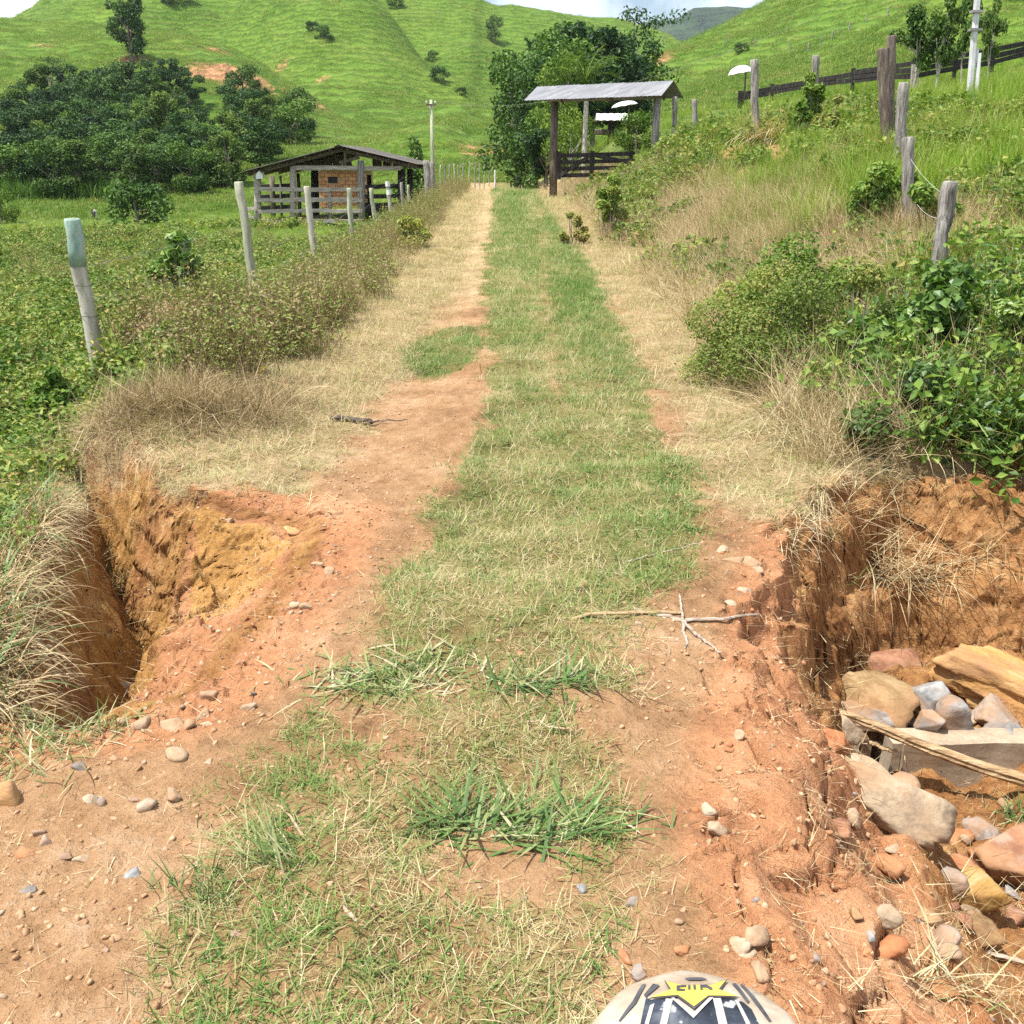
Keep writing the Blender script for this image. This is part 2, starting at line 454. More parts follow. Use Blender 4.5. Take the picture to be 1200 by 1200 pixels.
def leaves(mb, c, nrm, L, w, rng, tint=0.5, m=0, droop=None, fold=0.18):
    c = np.asarray(c, float); N = len(c)
    nrm = nrm / (np.linalg.norm(nrm, axis=1)[:, None] + 1e-9)
    d = rng.normal(size=(N, 3))
    if droop is not None: d = d + np.array([0, 0, -droop])
    d = d - (d * nrm).sum(1)[:, None] * nrm; d /= np.linalg.norm(d, axis=1)[:, None] + 1e-9
    s_ = np.cross(nrm, d)
    f = lambda v: np.broadcast_to(np.asarray(v, float), (N,))[:, None]
    L, w = f(L), f(w)
    a = c - d * L / 2; b = c + d * L / 2
    l_ = c - s_ * w / 2 + nrm * w * fold - d * L * 0.06; r_ = c + s_ * w / 2 + nrm * w * fold - d * L * 0.06
    V = np.stack([a, r_, b, l_], 1).reshape(-1, 3)
    q = np.arange(N)[:, None] * 4 + np.array([0, 1, 2, 3])
    t = np.broadcast_to(np.asarray(tint, float), (N,))
    mb.add(V, Q=q, tint=np.repeat(t, 4), m=m)

def sphere_dirs(rng, n):
    v = rng.normal(size=(n, 3)); return v / np.linalg.norm(v, axis=1)[:, None]

def leaf_cloud(mb, rng, n, blobs, L, w=None, tint=(0.2, 0.8), m=0, up=0.45, shell=0.55, zmin=None, hollow=True):
    c = np.array([b[0] for b in blobs], float); r = np.array([np.broadcast_to(b[1], 3) for b in blobs], float)
    vol = r.prod(1) ** (0.72); k = rng.choice(len(blobs), n, p=vol / vol.sum())
    d = sphere_dirs(rng, n); rad = (shell + (1 - shell) * rng.random(n)) * (1 + 0.12 * rng.normal(size=n))
    p = c[k] + d * r[k] * rad[:, None]
    keep = np.ones(n, bool)
    if zmin is not None: keep &= p[:, 2] > zmin
    if hollow:                              # skip leaves deep inside another clump
        for j in range(len(blobs)):
            q = (((p - c[j]) / r[j]) ** 2).sum(1)
            keep &= (q > 0.3) | (k == j)
    p, d, k = p[keep], d[keep], k[keep]
    nb = rng.random(len(blobs)) * 0.45
    nrm = d * 0.7 + rng.normal(size=d.shape) * 0.55 + np.array([0, 0, up])
    t = tint[0] + (tint[1] - tint[0]) * np.clip(nb[k] + 0.65 * rng.random(len(p)), 0, 1)
    LL = L * (0.65 + 0.7 * rng.random(len(p)))
    leaves(mb, p, nrm, LL, LL * (w or 0.55), rng, tint=t, m=m, droop=0.3)

# ------------------------------------------------------------------ materials
def nt(name):
    m = bpy.data.materials.new(name); m.use_nodes = True
    n = m.node_tree.nodes; l = m.node_tree.links; n.clear()
    o = n.new('ShaderNodeOutputMaterial')
    return m, n, l, o
def ramp(n, stops):
    r = n.new('ShaderNodeValToRGB'); e = r.color_ramp.elements
    while len(e) < len(stops): e.new(0.5)
    for i, (p, c) in enumerate(stops): e[i].position = p; e[i].color = (*c, 1)
    return r
def math_(n, l, op, a, b):
    q = n.new('ShaderNodeMath'); q.operation = op
    for i, v in enumerate((a, b)):
        if v is None: continue
        if isinstance(v, (int, float)): q.inputs[i].default_value = v
        else: l.new(v, q.inputs[i])
    return q.outputs[0]
def mix_(n, l, f, a, b, t='MIX'):
    q = n.new('ShaderNodeMixRGB'); q.blend_type = t
    for s_, v in zip(('Fac', 'Color1', 'Color2'), (f, a, b)):
        if isinstance(v, tuple): q.inputs[s_].default_value = (*v, 1)
        elif isinstance(v, (int, float)): q.inputs[s_].default_value = v
        else: l.new(v, q.inputs[s_])
    return q.outputs[0]
def noise_(n, l, vec, scale, detail=5, rough=0.55, dist=0.0):
    q = n.new('ShaderNodeTexNoise'); q.inputs['Scale'].default_value = scale
    q.inputs['Detail'].default_value = detail; q.inputs['Roughness'].default_value = rough; q.inputs['Distortion'].default_value = dist
    if vec is not None: l.new(vec, q.inputs['Vector'])
    return q.outputs['Fac']
def maprange_(n, l, v, a, b, c=0.0, d=1.0):
    q = n.new('ShaderNodeMapRange'); q.inputs[1].default_value = a; q.inputs[2].default_value = b
    q.inputs[3].default_value = c; q.inputs[4].default_value = d
    l.new(v, q.inputs[0]); return q.outputs[0]
def bump_(n, l, h, strength, dist, prev=None):
    q = n.new('ShaderNodeBump'); q.inputs['Strength'].default_value = strength; q.inputs['Distance'].default_value = dist
    l.new(h, q.inputs['Height'])
    if prev is not None: l.new(prev, q.inputs['Normal'])
    return q.outputs['Normal']

def leaf_mat(name, stops, rnd=0.35, rough=0.55, trans=0.28, spec=0.25, patch=0.0, pscale=0.5):
    m, n, l, o = nt(name)
    a = n.new('ShaderNodeAttribute'); a.attribute_name = 'tint'
    oi = n.new('ShaderNodeObjectInfo')
    f = math_(n, l, 'ADD', a.outputs['Fac'], math_(n, l, 'MULTIPLY', math_(n, l, 'SUBTRACT', oi.outputs['Random'], 0.5), rnd))
    if patch:
        g = n.new('ShaderNodeNewGeometry')
        f = math_(n, l, 'ADD', f, math_(n, l, 'MULTIPLY', math_(n, l, 'SUBTRACT', noise_(n, l, g.outputs['Position'], pscale, 4), 0.5), patch))
    r = ramp(n, stops); l.new(f, r.inputs['Fac'])
    p = n.new('ShaderNodeBsdfPrincipled'); p.inputs['Roughness'].default_value = rough
    p.inputs['Specular IOR Level'].default_value = spec
    l.new(r.outputs['Color'], p.inputs['Base Color'])
    t = n.new('ShaderNodeBsdfTranslucent')
    l.new(mix_(n, l, 1.0, r.outputs['Color'], (1.0, 1.15, 0.55), 'MULTIPLY'), t.inputs['Color'])
    s_ = n.new('ShaderNodeMixShader'); s_.inputs[0].default_value = trans
    l.new(p.outputs[0], s_.inputs[1]); l.new(t.outputs[0], s_.inputs[2]); l.new(s_.outputs[0], o.inputs[0])
    return m

def surf_mat(name, stops, scale=6.0, stretch=(1, 1, 1), rough=0.85, bump=0.5, bdist=0.01, fine=40.0, spots=None, coord='Object', detail=6, metal=0.0, rnd=0.0):
    m, n, l, o = nt(name)
    tc = n.new('ShaderNodeTexCoord'); mp = n.new('ShaderNodeMapping'); mp.inputs['Scale'].default_value = stretch
    l.new(tc.outputs[coord], mp.inputs['Vector'])
    oi = n.new('ShaderNodeObjectInfo')
    cb = n.new('ShaderNodeCombineXYZ'); l.new(math_(n, l, 'MULTIPLY', oi.outputs['Random'], 37.0), cb.inputs[0])
    va = n.new('ShaderNodeVectorMath'); va.operation = 'ADD'; l.new(mp.outputs[0], va.inputs[0]); l.new(cb.outputs[0], va.inputs[1])
    v = va.outputs[0]
    f = noise_(n, l, v, scale, detail, 0.6, 0.3)
    f2 = noise_(n, l, v, fine, 4, 0.6)
    g = math_(n, l, 'ADD', math_(n, l, 'MULTIPLY', math_(n, l, 'SUBTRACT', f, 0.5), 1.5), math_(n, l, 'ADD', math_(n, l, 'MULTIPLY', math_(n, l, 'SUBTRACT', f2, 0.5), 0.6), 0.5))
    if rnd: g = math_(n, l, 'ADD', g, math_(n, l, 'MULTIPLY', math_(n, l, 'SUBTRACT', oi.outputs['Random'], 0.5), rnd))
    r = ramp(n, stops); l.new(g, r.inputs['Fac'])
    col = r.outputs['Color']
    if spots:
        for (sc, lo, hi, c, am) in spots:
            col = mix_(n, l, math_(n, l, 'MULTIPLY', maprange_(n, l, noise_(n, l, v, sc, 5, 0.6), lo, hi), am), col, c)
    p = n.new('ShaderNodeBsdfPrincipled'); p.inputs['Roughness'].default_value = rough; p.inputs['Metallic'].default_value = metal
    p.inputs['Specular IOR Level'].default_value = 0.25
    l.new(col, p.inputs['Base Color'])
    if bump: l.new(bump_(n, l, f2, bump * 0.6, bdist * 0.4, bump_(n, l, f, bump, bdist)), p.inputs['Normal'])
    l.new(p.outputs[0], o.inputs[0])
    return m

def ground_mat():
    m, n, l, o = nt('ground_soil')
    g = n.new('ShaderNodeNewGeometry'); P = g.outputs['Position']
    a = n.new('ShaderNodeAttribute'); a.attribute_name = 'mask'
    b = n.new('ShaderNodeAttribute'); b.attribute_name = 'mask2'
    sa = n.new('ShaderNodeSeparateColor'); l.new(a.outputs['Color'], sa.inputs[0])
    sb = n.new('ShaderNodeSeparateColor'); l.new(b.outputs['Color'], sb.inputs[0])
    n1 = noise_(n, l, P, 1.7, 6); n2 = noise_(n, l, P, 11, 6, 0.65); n3 = noise_(n, l, P, 70, 5, 0.7); n4 = noise_(n, l, P, 260, 3, 0.6)
    mixn = math_(n, l, 'ADD', math_(n, l, 'MULTIPLY', n1, 0.45), math_(n, l, 'ADD', math_(n, l, 'MULTIPLY', n2, 0.35), math_(n, l, 'MULTIPLY', n3, 0.2)))
    dirt = ramp(n, [(0.37, (0.19, 0.10, 0.048)), (0.46, (0.30, 0.17, 0.083)), (0.54, (0.38, 0.228, 0.12)), (0.64, (0.46, 0.32, 0.20))]); l.new(mixn, dirt.inputs['Fac'])
    clay = ramp(n, [(0.36, (0.31, 0.135, 0.065)), (0.5, (0.44, 0.21, 0.10)), (0.63, (0.52, 0.31, 0.175))]); l.new(mixn, clay.inputs['Fac'])
    och = ramp(n, [(0.36, (0.26, 0.13, 0.03)), (0.5, (0.42, 0.235, 0.065)), (0.63, (0.53, 0.34, 0.13))]); l.new(mixn, och.inputs['Fac'])
    gul = ramp(n, [(0.38, (0.15, 0.066, 0.025)), (0.46, (0.28, 0.13, 0.048)), (0.54, (0.38, 0.195, 0.078)), (0.62, (0.48, 0.295, 0.14))]); l.new(mixn, gul.inputs['Fac'])
    dry = ramp(n, [(0.35, (0.22, 0.155, 0.075)), (0.5, (0.36, 0.27, 0.14)), (0.65, (0.50, 0.40, 0.24))]); l.new(mixn, dry.inputs['Fac'])
    grn = ramp(n, [(0.36, (0.05, 0.075, 0.018)), (0.5, (0.13, 0.155, 0.045)), (0.64, (0.27, 0.23, 0.10))]); l.new(mixn, grn.inputs['Fac'])
    fld = ramp(n, [(0.38, (0.035, 0.07, 0.012)), (0.5, (0.09, 0.14, 0.025)), (0.62, (0.17, 0.18, 0.05))]); l.new(mixn, fld.inputs['Fac'])
    edge = lambda s_: maprange_(n, l, math_(n, l, 'ADD', s_, math_(n, l, 'MULTIPLY', math_(n, l, 'SUBTRACT', n2, 0.5), 0.7)), 0.3, 0.7)
    col = mix_(n, l, edge(sa.outputs['Blue']), dirt.outputs[0], clay.outputs[0])
    col = mix_(n, l, edge(sb.outputs['Red']), col, gul.outputs[0])
    col = mix_(n, l, math_(n, l, 'MULTIPLY', edge(a.outputs['Alpha']), 0.75), col, och.outputs[0])
    col = mix_(n, l, edge(sb.outputs['Green']), col, fld.outputs[0])
    col = mix_(n, l, math_(n, l, 'MULTIPLY', edge(sa.outputs['Green']), 0.85), col, dry.outputs[0])
    col = mix_(n, l, math_(n, l, 'MULTIPLY', edge(sa.outputs['Red']), 0.75), col, grn.outputs[0])
    # grit: pale and dark grains, strongest on bare soil
    grit = maprange_(n, l, n4, 0.60, 0.72); grit2 = maprange_(n, l, noise_(n, l, P, 190, 3), 0.64, 0.72)
    col = mix_(n, l, math_(n, l, 'MULTIPLY', grit, 0.16), col, (0.58, 0.46, 0.34))
    col = mix_(n, l, math_(n, l, 'MULTIPLY', grit2, 0.18), col, (0.12, 0.06, 0.03))
    p = n.new('ShaderNodeBsdfPrincipled'); p.inputs['Roughness'].default_value = 0.92; p.inputs['Specular IOR Level'].default_value = 0.12
    l.new(col, p.inputs['Base Color'])
    nn = bump_(n, l, n4, 0.4, 0.004, bump_(n, l, n3, 0.8, 0.016, bump_(n, l, n2, 0.8, 0.06)))
    l.new(nn, p.inputs['Normal']); l.new(p.outputs[0], o.inputs[0])
    return m

def hill_mat():
    m, n, l, o = nt('hill_pasture')
    g = n.new('ShaderNodeNewGeometry'); P = g.outputs['Position']
    a = n.new('ShaderNodeAttribute'); a.attribute_name = 'mask'
    sa = n.new('ShaderNodeSeparateColor'); l.new(a.outputs['Color'], sa.inputs[0])
    sx = n.new('ShaderNodeSeparateXYZ'); l.new(P, sx.inputs[0])
    n1 = noise_(n, l, P, 0.03, 5); n2 = noise_(n, l, P, 0.22, 6, 0.65); n3 = noise_(n, l, P, 1.6, 6, 0.7); n4 = noise_(n, l, P, 5.0, 4, 0.7)
    # trodden contour paths
    hz = math_(n, l, 'ADD', math_(n, l, 'MULTIPLY', sx.outputs['Z'], 5.2), math_(n, l, 'ADD', math_(n, l, 'MULTIPLY', n2, 22.0), math_(n, l, 'MULTIPLY', n3, 8.5)))
    ter = math_(n, l, 'SINE', hz, None)
    f = math_(n, l, 'ADD', math_(n, l, 'MULTIPLY', n1, 0.30), math_(n, l, 'ADD', math_(n, l, 'MULTIPLY', n2, 0.28), math_(n, l, 'MULTIPLY', n3, 0.42)))
    f = math_(n, l, 'ADD', f, math_(n, l, 'MULTIPLY', ter, 0.018))
    c = ramp(n, [(0.34, (0.045, 0.10, 0.013)), (0.44, (0.085, 0.17, 0.021)), (0.53, (0.13, 0.215, 0.029)), (0.64, (0.185, 0.255, 0.04)), (0.74, (0.22, 0.23, 0.06))])
    l.new(f, c.inputs['Fac'])
    worn = math_(n, l, 'MULTIPLY', maprange_(n, l, ter, 0.45, 0.95), maprange_(n, l, noise_(n, l, P, 0.09, 5, 0.65), 0.46, 0.62))
    col = mix_(n, l, math_(n, l, 'MULTIPLY', worn, 0.45), c.outputs[0], (0.17, 0.14, 0.055))
    soil = ramp(n, [(0.35, (0.30, 0.13, 0.06)), (0.6, (0.52, 0.29, 0.15))]); l.new(n3, soil.inputs['Fac'])
    col = mix_(n, l, maprange_(n, l, math_(n, l, 'ADD', sa.outputs['Blue'], math_(n, l, 'MULTIPLY', math_(n, l, 'SUBTRACT', n3, 0.5), 1.1)), 0.4, 0.6), col, soil.outputs[0])
    p = n.new('ShaderNodeBsdfPrincipled'); p.inputs['Roughness'].default_value = 0.9; p.inputs['Specular IOR Level'].default_value = 0.1
    l.new(col, p.inputs['Base Color'])
    nn = bump_(n, l, n4, 0.8, 0.25, bump_(n, l, n3, 0.8, 0.7, bump_(n, l, ter, 0.4, 0.12)))
    l.new(nn, p.inputs['Normal']); l.new(p.outputs[0], o.inputs[0])
    return m

M = {}
M['ground'] = ground_mat(); M['hill'] = hill_mat()
M['post'] = surf_mat('weathered_post', [(0.2, (0.07, 0.06, 0.052)), (0.42, (0.21, 0.19, 0.17)), (0.6, (0.33, 0.305, 0.275)), (0.85, (0.44, 0.41, 0.37))], 4, (7, 7, 0.5), bump=1.0, bdist=0.02, fine=22)
M['greenpost'] = surf_mat('treated_pale_post', [(0.2, (0.24, 0.22, 0.17)), (0.5, (0.42, 0.39, 0.32)), (0.8, (0.56, 0.53, 0.45))], 3, (4, 4, 0.8), bump=0.5, bdist=0.006, fine=25, spots=[(5, 0.56, 0.66, (0.32, 0.36, 0.14), 0.7), (14, 0.66, 0.72, (0.08, 0.07, 0.05), 0.8)])
M['paint'] = surf_mat('flaking_green_paint', [(0.2, (0.17, 0.25, 0.20)), (0.5, (0.27, 0.37, 0.30)), (0.8, (0.40, 0.46, 0.39))], 5, (3, 3, 1), bump=0.4, bdist=0.004, spots=[(7, 0.56, 0.64, (0.16, 0.33, 0.38), 0.7), (11, 0.60, 0.66, (0.45, 0.42, 0.33), 0.7)])
M['palepost'] = surf_mat('lichen_post', [(0.2, (0.22, 0.23, 0.15)), (0.5, (0.38, 0.39, 0.27)), (0.8, (0.50, 0.48, 0.38))], 3, (6, 6, 0.8), bump=0.6, bdist=0.008, fine=22)
M['darkwood'] = surf_mat('tarred_wood', [(0.2, (0.012, 0.011, 0.010)), (0.55, (0.035, 0.03, 0.028)), (0.85, (0.09, 0.08, 0.07))], 4, (5, 5, 0.8), bump=0.6)
M['oldwood'] = surf_mat('old_dark_wood', [(0.2, (0.05, 0.038, 0.03)), (0.5, (0.13, 0.10, 0.08)), (0.8, (0.26, 0.22, 0.18))], 4, (5, 5, 0.7), bump=0.7)
M['greywood'] = surf_mat('silvered_board', [(0.2, (0.19, 0.16, 0.13)), (0.5, (0.36, 0.315, 0.27)), (0.8, (0.50, 0.455, 0.40))], 3, (1.0, 6, 6), bump=0.6)
M['logwood'] = surf_mat('split_log', [(0.2, (0.17, 0.10, 0.05)), (0.5, (0.38, 0.26, 0.14)), (0.8, (0.54, 0.41, 0.25))], 3, (0.9, 9, 9), bump=1.0, bdist=0.02, fine=14)
M['twig'] = surf_mat('dead_stick', [(0.2, (0.17, 0.13, 0.10)), (0.5, (0.33, 0.27, 0.21)), (0.8, (0.48, 0.41, 0.33))], 8, (1, 8, 8), bump=0.5, bdist=0.004)
M['darktwig'] = surf_mat('dark_dead_stick', [(0.2, (0.04, 0.03, 0.025)), (0.5, (0.11, 0.085, 0.07)), (0.8, (0.2, 0.16, 0.13))], 8, (1, 8, 8), bump=0.5, bdist=0.004)
M['bark'] = surf_mat('bark', [(0.2, (0.07, 0.055, 0.04)), (0.5, (0.17, 0.14, 0.11)), (0.8, (0.30, 0.26, 0.21))], 4, (4, 4, 1), bump=0.9, bdist=0.02)
M['palebark'] = surf_mat('pale_bark', [(0.2, (0.24, 0.21, 0.17)), (0.5, (0.40, 0.37, 0.31)), (0.8, (0.54, 0.5, 0.43))], 4, (4, 4, 3), bump=0.6, bdist=0.01)
M['concrete'] = surf_mat('rough_concrete', [(0.2, (0.22, 0.165, 0.11)), (0.5, (0.34, 0.265, 0.185)), (0.8, (0.44, 0.365, 0.275))], 4, bump=0.5, bdist=0.008, fine=60, spots=[(6, 0.57, 0.68, (0.36, 0.22, 0.11), 0.6)])
M['whiteconc'] = surf_mat('pale_concrete_pole', [(0.2, (0.42, 0.42, 0.41)), (0.5, (0.58, 0.58, 0.57)), (0.8, (0.68, 0.68, 0.67))], 3, (2, 2, 1), bump=0.2)
M['roof'] = surf_mat('zinc_sheet', [(0.2, (0.13, 0.135, 0.15)), (0.5, (0.185, 0.19, 0.205)), (0.8, (0.26, 0.262, 0.27))], 1.3, (1, 4, 1), rough=0.65, bump=0.1, metal=0.0)
M['oldroof'] = surf_mat('aged_fibre_sheet', [(0.2, (0.05, 0.043, 0.038)), (0.5, (0.10, 0.09, 0.08)), (0.8, (0.17, 0.155, 0.14))], 1.5, (1, 3, 1), rough=0.8, bump=0.2)
M['claybrick'] = surf_mat('clay_brick', [(0.2, (0.33, 0.14, 0.06)), (0.5, (0.48, 0.23, 0.11)), (0.8, (0.58, 0.34, 0.19))], 5, bump=0.5, rnd=0.5)
M['mortar'] = surf_mat('mud_mortar', [(0.2, (0.34, 0.2, 0.11)), (0.8, (0.5, 0.33, 0.2))], 5, bump=0.4)
M['white'] = surf_mat('white_paint', [(0.2, (0.62, 0.62, 0.60)), (0.8, (0.8, 0.8, 0.78))], 4, rough=0.5, bump=0.05)
M['wire'] = surf_mat('galvanised_wire', [(0.2, (0.2, 0.19, 0.18)), (0.8, (0.42, 0.4, 0.38))], 4, rough=0.5, bump=0, metal=0.5)
M['black'] = surf_mat('black_rubber_and_shade', [(0.2, (0.012, 0.012, 0.012)), (0.8, (0.035, 0.035, 0.036))], 6, rough=0.7, bump=0.3)  # rubber; also paints the shade in the hut and culvert openings
M['steel'] = surf_mat('fork_steel', [(0.2, (0.4, 0.4, 0.42)), (0.8, (0.6, 0.6, 0.62))], 4, rough=0.3, bump=0, metal=0.9)
M['hide'] = surf_mat('cow_hide', [(0.57, (0.015, 0.014, 0.013)), (0.62, (0.72, 0.69, 0.64))], 1.6, rough=0.8, bump=0, detail=1)
def rock(name, a, b, c, scale=6, spots=None, rough=0.85, stretch=(1, 1, 1)):
    return surf_mat(name, [(0.2, a), (0.5, b), (0.8, c)], scale, stretch, rough=rough, bump=0.9, bdist=0.015, fine=45, spots=(spots or []) + [(3.0, .44, .60, (.33, .185, .092), .75), (22, .58, .68, (.38, .24, .14), .5)])
M['r_gold'] = rock('golden_sandstone', (0.33, 0.16, 0.05), (0.48, 0.28, 0.10), (0.58, 0.42, 0.22), 4, [(3.5, 0.58, 0.66, (0.23, 0.09, 0.07), 0.75), (2, 0.62, 0.7, (0.62, 0.5, 0.33), 0.6)], stretch=(1, 1, 4))
M['r_grey'] = rock('grey_granite', (0.13, 0.13, 0.13), (0.25, 0.25, 0.245), (0.40, 0.40, 0.39), 9, [(4, 0.6, 0.7, (0.38, 0.29, 0.19), 0.5)])
M['r_brown'] = rock('earthy_brown_rock', (0.14, 0.085, 0.04), (0.26, 0.165, 0.075), (0.37, 0.26, 0.14), 5, [(4, 0.58, 0.68, (0.28, 0.25, 0.10), 0.6)])
M['r_red'] = rock('rusty_red_rock', (0.14, 0.06, 0.035), (0.26, 0.12, 0.07), (0.36, 0.20, 0.13), 6, [(5, 0.6, 0.7, (0.42, 0.32, 0.25), 0.6)])
M['r_clod'] = rock('red_clay_clod', (0.24, 0.085, 0.035), (0.35, 0.145, 0.062), (0.44, 0.22, 0.11), 7)
M['r_tan'] = rock('tan_lichened_slab', (0.15, 0.12, 0.09), (0.31, 0.235, 0.155), (0.44, 0.355, 0.25), 7, [(6, 0.55, 0.64, (0.24, 0.23, 0.21), 0.6)])
M['r_pale'] = rock('pale_quartz_stone', (0.24, 0.165, 0.105), (0.38, 0.285, 0.195), (0.48, 0.39, 0.29), 9, [(30, .52, .62, (.40, .25, .15), .6)])
M['r_dark'] = rock('dark_slate_stone', (0.09, 0.075, 0.065), (0.19, 0.165, 0.15), (0.33, 0.3, 0.28), 9)
M['r_soil'] = surf_mat('soil_crumb', [(0.2, (0.28, 0.155, 0.08)), (0.5, (0.38, 0.23, 0.125)), (0.8, (0.47, 0.31, 0.19))], 20, bump=0.6, rnd=0.5)
M['r_ylw'] = rock('yellow_ochre_rock', (0.24, 0.13, 0.03), (0.36, 0.22, 0.07), (0.46, 0.34, 0.17), 5, stretch=(1, 4, 1))

G_GREEN = [(0.0, (0.035, 0.075, 0.010)), (0.25, (0.07, 0.135, 0.018)), (0.5, (0.135, 0.20, 0.035)), (0.75, (0.30, 0.27, 0.10)), (1.0, (0.46, 0.36, 0.20))]
M['lawn'] = leaf_mat('short_grass', [(0.0, (0.08, 0.17, 0.035)), (0.3, (0.165, 0.265, 0.062)), (0.5, (0.29, 0.325, 0.11)), (0.75, (0.42, 0.34, 0.18)), (1.0, (0.58, 0.48, 0.30))], rnd=0.5, patch=0.5, pscale=0.9)
M['tall'] = leaf_mat('tall_grass', [(0.0, (0.09, 0.19, 0.015)), (0.3, (0.175, 0.30, 0.028)), (0.6, (0.28, 0.36, 0.05)), (0.85, (0.42, 0.38, 0.14)), (1.0, (0.52, 0.42, 0.23))], rnd=0.45, patch=0.7, pscale=0.5, trans=0.35)
M['hilltuft'] = leaf_mat('hill_grass', [(0.0, (0.08, 0.165, 0.02)), (0.3, (0.135, 0.235, 0.03)), (0.6, (0.20, 0.28, 0.048)), (0.85, (0.30, 0.28, 0.09)), (1.0, (0.38, 0.31, 0.15))], rnd=0.6, patch=0.9, pscale=0.12, trans=0.3)
M['straw'] = leaf_mat('dry_straw', [(0.0, (0.16, 0.11, 0.055)), (0.35, (0.33, 0.24, 0.125)), (0.7, (0.50, 0.39, 0.22)), (1.0, (0.62, 0.52, 0.33))], rnd=0.5, rough=0.7, trans=0.15, patch=0.4)
M['weed'] = leaf_mat('weed_leaves', [(0.0, (0.045, 0.10, 0.016)), (0.3, (0.12, 0.20, 0.03)), (0.55, (0.22, 0.285, 0.055)), (0.8, (0.36, 0.34, 0.09)), (1.0, (0.42, 0.28, 0.14))], rnd=0.5, patch=0.6, pscale=0.6)
M['thicket'] = leaf_mat('browning_weed_leaves', [(0.0, (0.10, 0.18, 0.03)), (0.3, (0.22, 0.27, 0.06)), (0.55, (0.29, 0.28, 0.095)), (0.78, (0.235, 0.165, 0.08)), (1.0, (0.34, 0.27, 0.15))], rnd=0.7, patch=1.0, pscale=0.7)
M['shrub'] = leaf_mat('shrub_leaves', [(0.0, (0.045, 0.11, 0.016)), (0.4, (0.125, 0.225, 0.032)), (0.75, (0.25, 0.32, 0.06)), (1.0, (0.36, 0.31, 0.08))], rnd=0.2, patch=0.4, pscale=1.5)
M['olive'] = leaf_mat('olive_shrub_leaves', [(0.0, (0.06, 0.115, 0.018)), (0.4, (0.15, 0.215, 0.04)), (0.75, (0.27, 0.285, 0.075)), (1.0, (0.40, 0.28, 0.09))], rnd=0.2, patch=0.5, pscale=1.5)
M['vine'] = leaf_mat('creeper_leaves', [(0.0, (0.03, 0.07, 0.018)), (0.4, (0.085, 0.165, 0.035)), (0.75, (0.17, 0.27, 0.055)), (1.0, (0.30, 0.38, 0.10))], rnd=0.2, rough=0.4, spec=0.4)
M['tree2'] = leaf_mat('olive_tree_leaves', [(0.0, (0.025, 0.055, 0.01)), (0.5, (0.065, 0.125, 0.018)), (1.0, (0.17, 0.24, 0.04))], rnd=0.6, trans=0.25)
M['tree3'] = leaf_mat('dark_tree_leaves', [(0.0, (0.012, 0.036, 0.010)), (0.5, (0.03, 0.075, 0.016)), (1.0, (0.09, 0.17, 0.03))], rnd=0.6, trans=0.2)
M['tree'] = leaf_mat('tree_leaves', [(0.0, (0.015, 0.045, 0.008)), (0.5, (0.042, 0.10, 0.014)), (1.0, (0.135, 0.23, 0.032))], rnd=0.7, trans=0.2, rough=0.5)
M['lighttree'] = leaf_mat('light_tree_leaves', [(0.0, (0.04, 0.09, 0.012)), (0.5, (0.10, 0.18, 0.022)), (1.0, (0.21, 0.28, 0.04))], rnd=0.4, trans=0.3)
M['cane'] = leaf_mat('cane_leaves', [(0.0, (0.03, 0.085, 0.012)), (0.5, (0.085, 0.18, 0.025)), (1.0, (0.22, 0.30, 0.07))], rnd=0.3, trans=0.3)
M['clump'] = leaf_mat('wide_grass_leaves', [(0.0, (0.055, 0.115, 0.03)), (0.35, (0.125, 0.21, 0.055)), (0.6, (0.26, 0.295, 0.115)), (0.85, (0.47, 0.43, 0.26)), (1.0, (0.58, 0.51, 0.35))], rnd=0.0, trans=0.25, rough=0.45)

# ------------------------------------------------------------------ ground sheet, split into road, ground and hills
OY = -1.6
ang = np.radians(np.concatenate([np.linspace(-80, -34, 60)[:-1], np.arange(-34, 36.01, 0.105), np.linspace(36, 80, 56)[1:]]))
rr = np.concatenate([np.linspace(1.0, 2.9, 60)[:-1], np.arange(2.9, 6.1, 0.0145), np.arange(6.1, 7.5, 0.007), np.arange(7.5, 8.0, 0.0145), np.geomspace(8.0, 50, 330)[1:], np.geomspace(50, 520, 250)[1:]])
A_, R_ = np.meshgrid(ang, rr)
GX = np.sin(A_) * R_; GY = np.cos(A_) * R_ + OY
GZ = H(GX, GY)
# knobbly overhang on the gully walls: push steep faces sideways
dzr = np.gradient(GZ, axis=0) / np.gradient(R_, axis=0)
dza = np.gradient(GZ, axis=1) / (R_ * np.gradient(A_, axis=1))
st = sm(0.5, 1.6, np.hypot(dzr, dza)) * (GY < 8) * sm(2.6, 3.4, GY)
wk = st > 0.01; CH = np.zeros(GX.shape)
fa, fb, fc = worley((GX + 0.6 * GY)[wk] * 5.5 + 0.5 * fbm(GX[wk] * 4, GZ[wk] * 4, 221, 3), GZ[wk] * 6.5 + 0.5 * fbm(GX[wk] * 4, GZ[wk] * 4, 223, 3), 31)
f2a, f2b, f2c = worley((GX + 0.6 * GY)[wk] * 15, GZ[wk] * 17, 33)
CH[wk] = 0.10 * (fc - 0.5) - 0.05 * sm(0.18, 0, fb) + 0.04 * (f2c - 0.5) - 0.02 * sm(0.2, 0, f2b)
GX = GX + st * 0.14 * CH + st * 0.02 * fbm(GX * 6 + GZ * 4, GZ * 9 + GY * 3, 201, 6, 0.7); GY = GY + st * 0.26 * CH + st * 0.035 * fbm(GX * 6.5 - GZ * 2.5, GZ * 8 + 7 + GX, 211, 6, 0.7)
du = np.stack([np.gradient(GX, axis=1), np.gradient(GY, axis=1), np.gradient(GZ, axis=1)], -1)
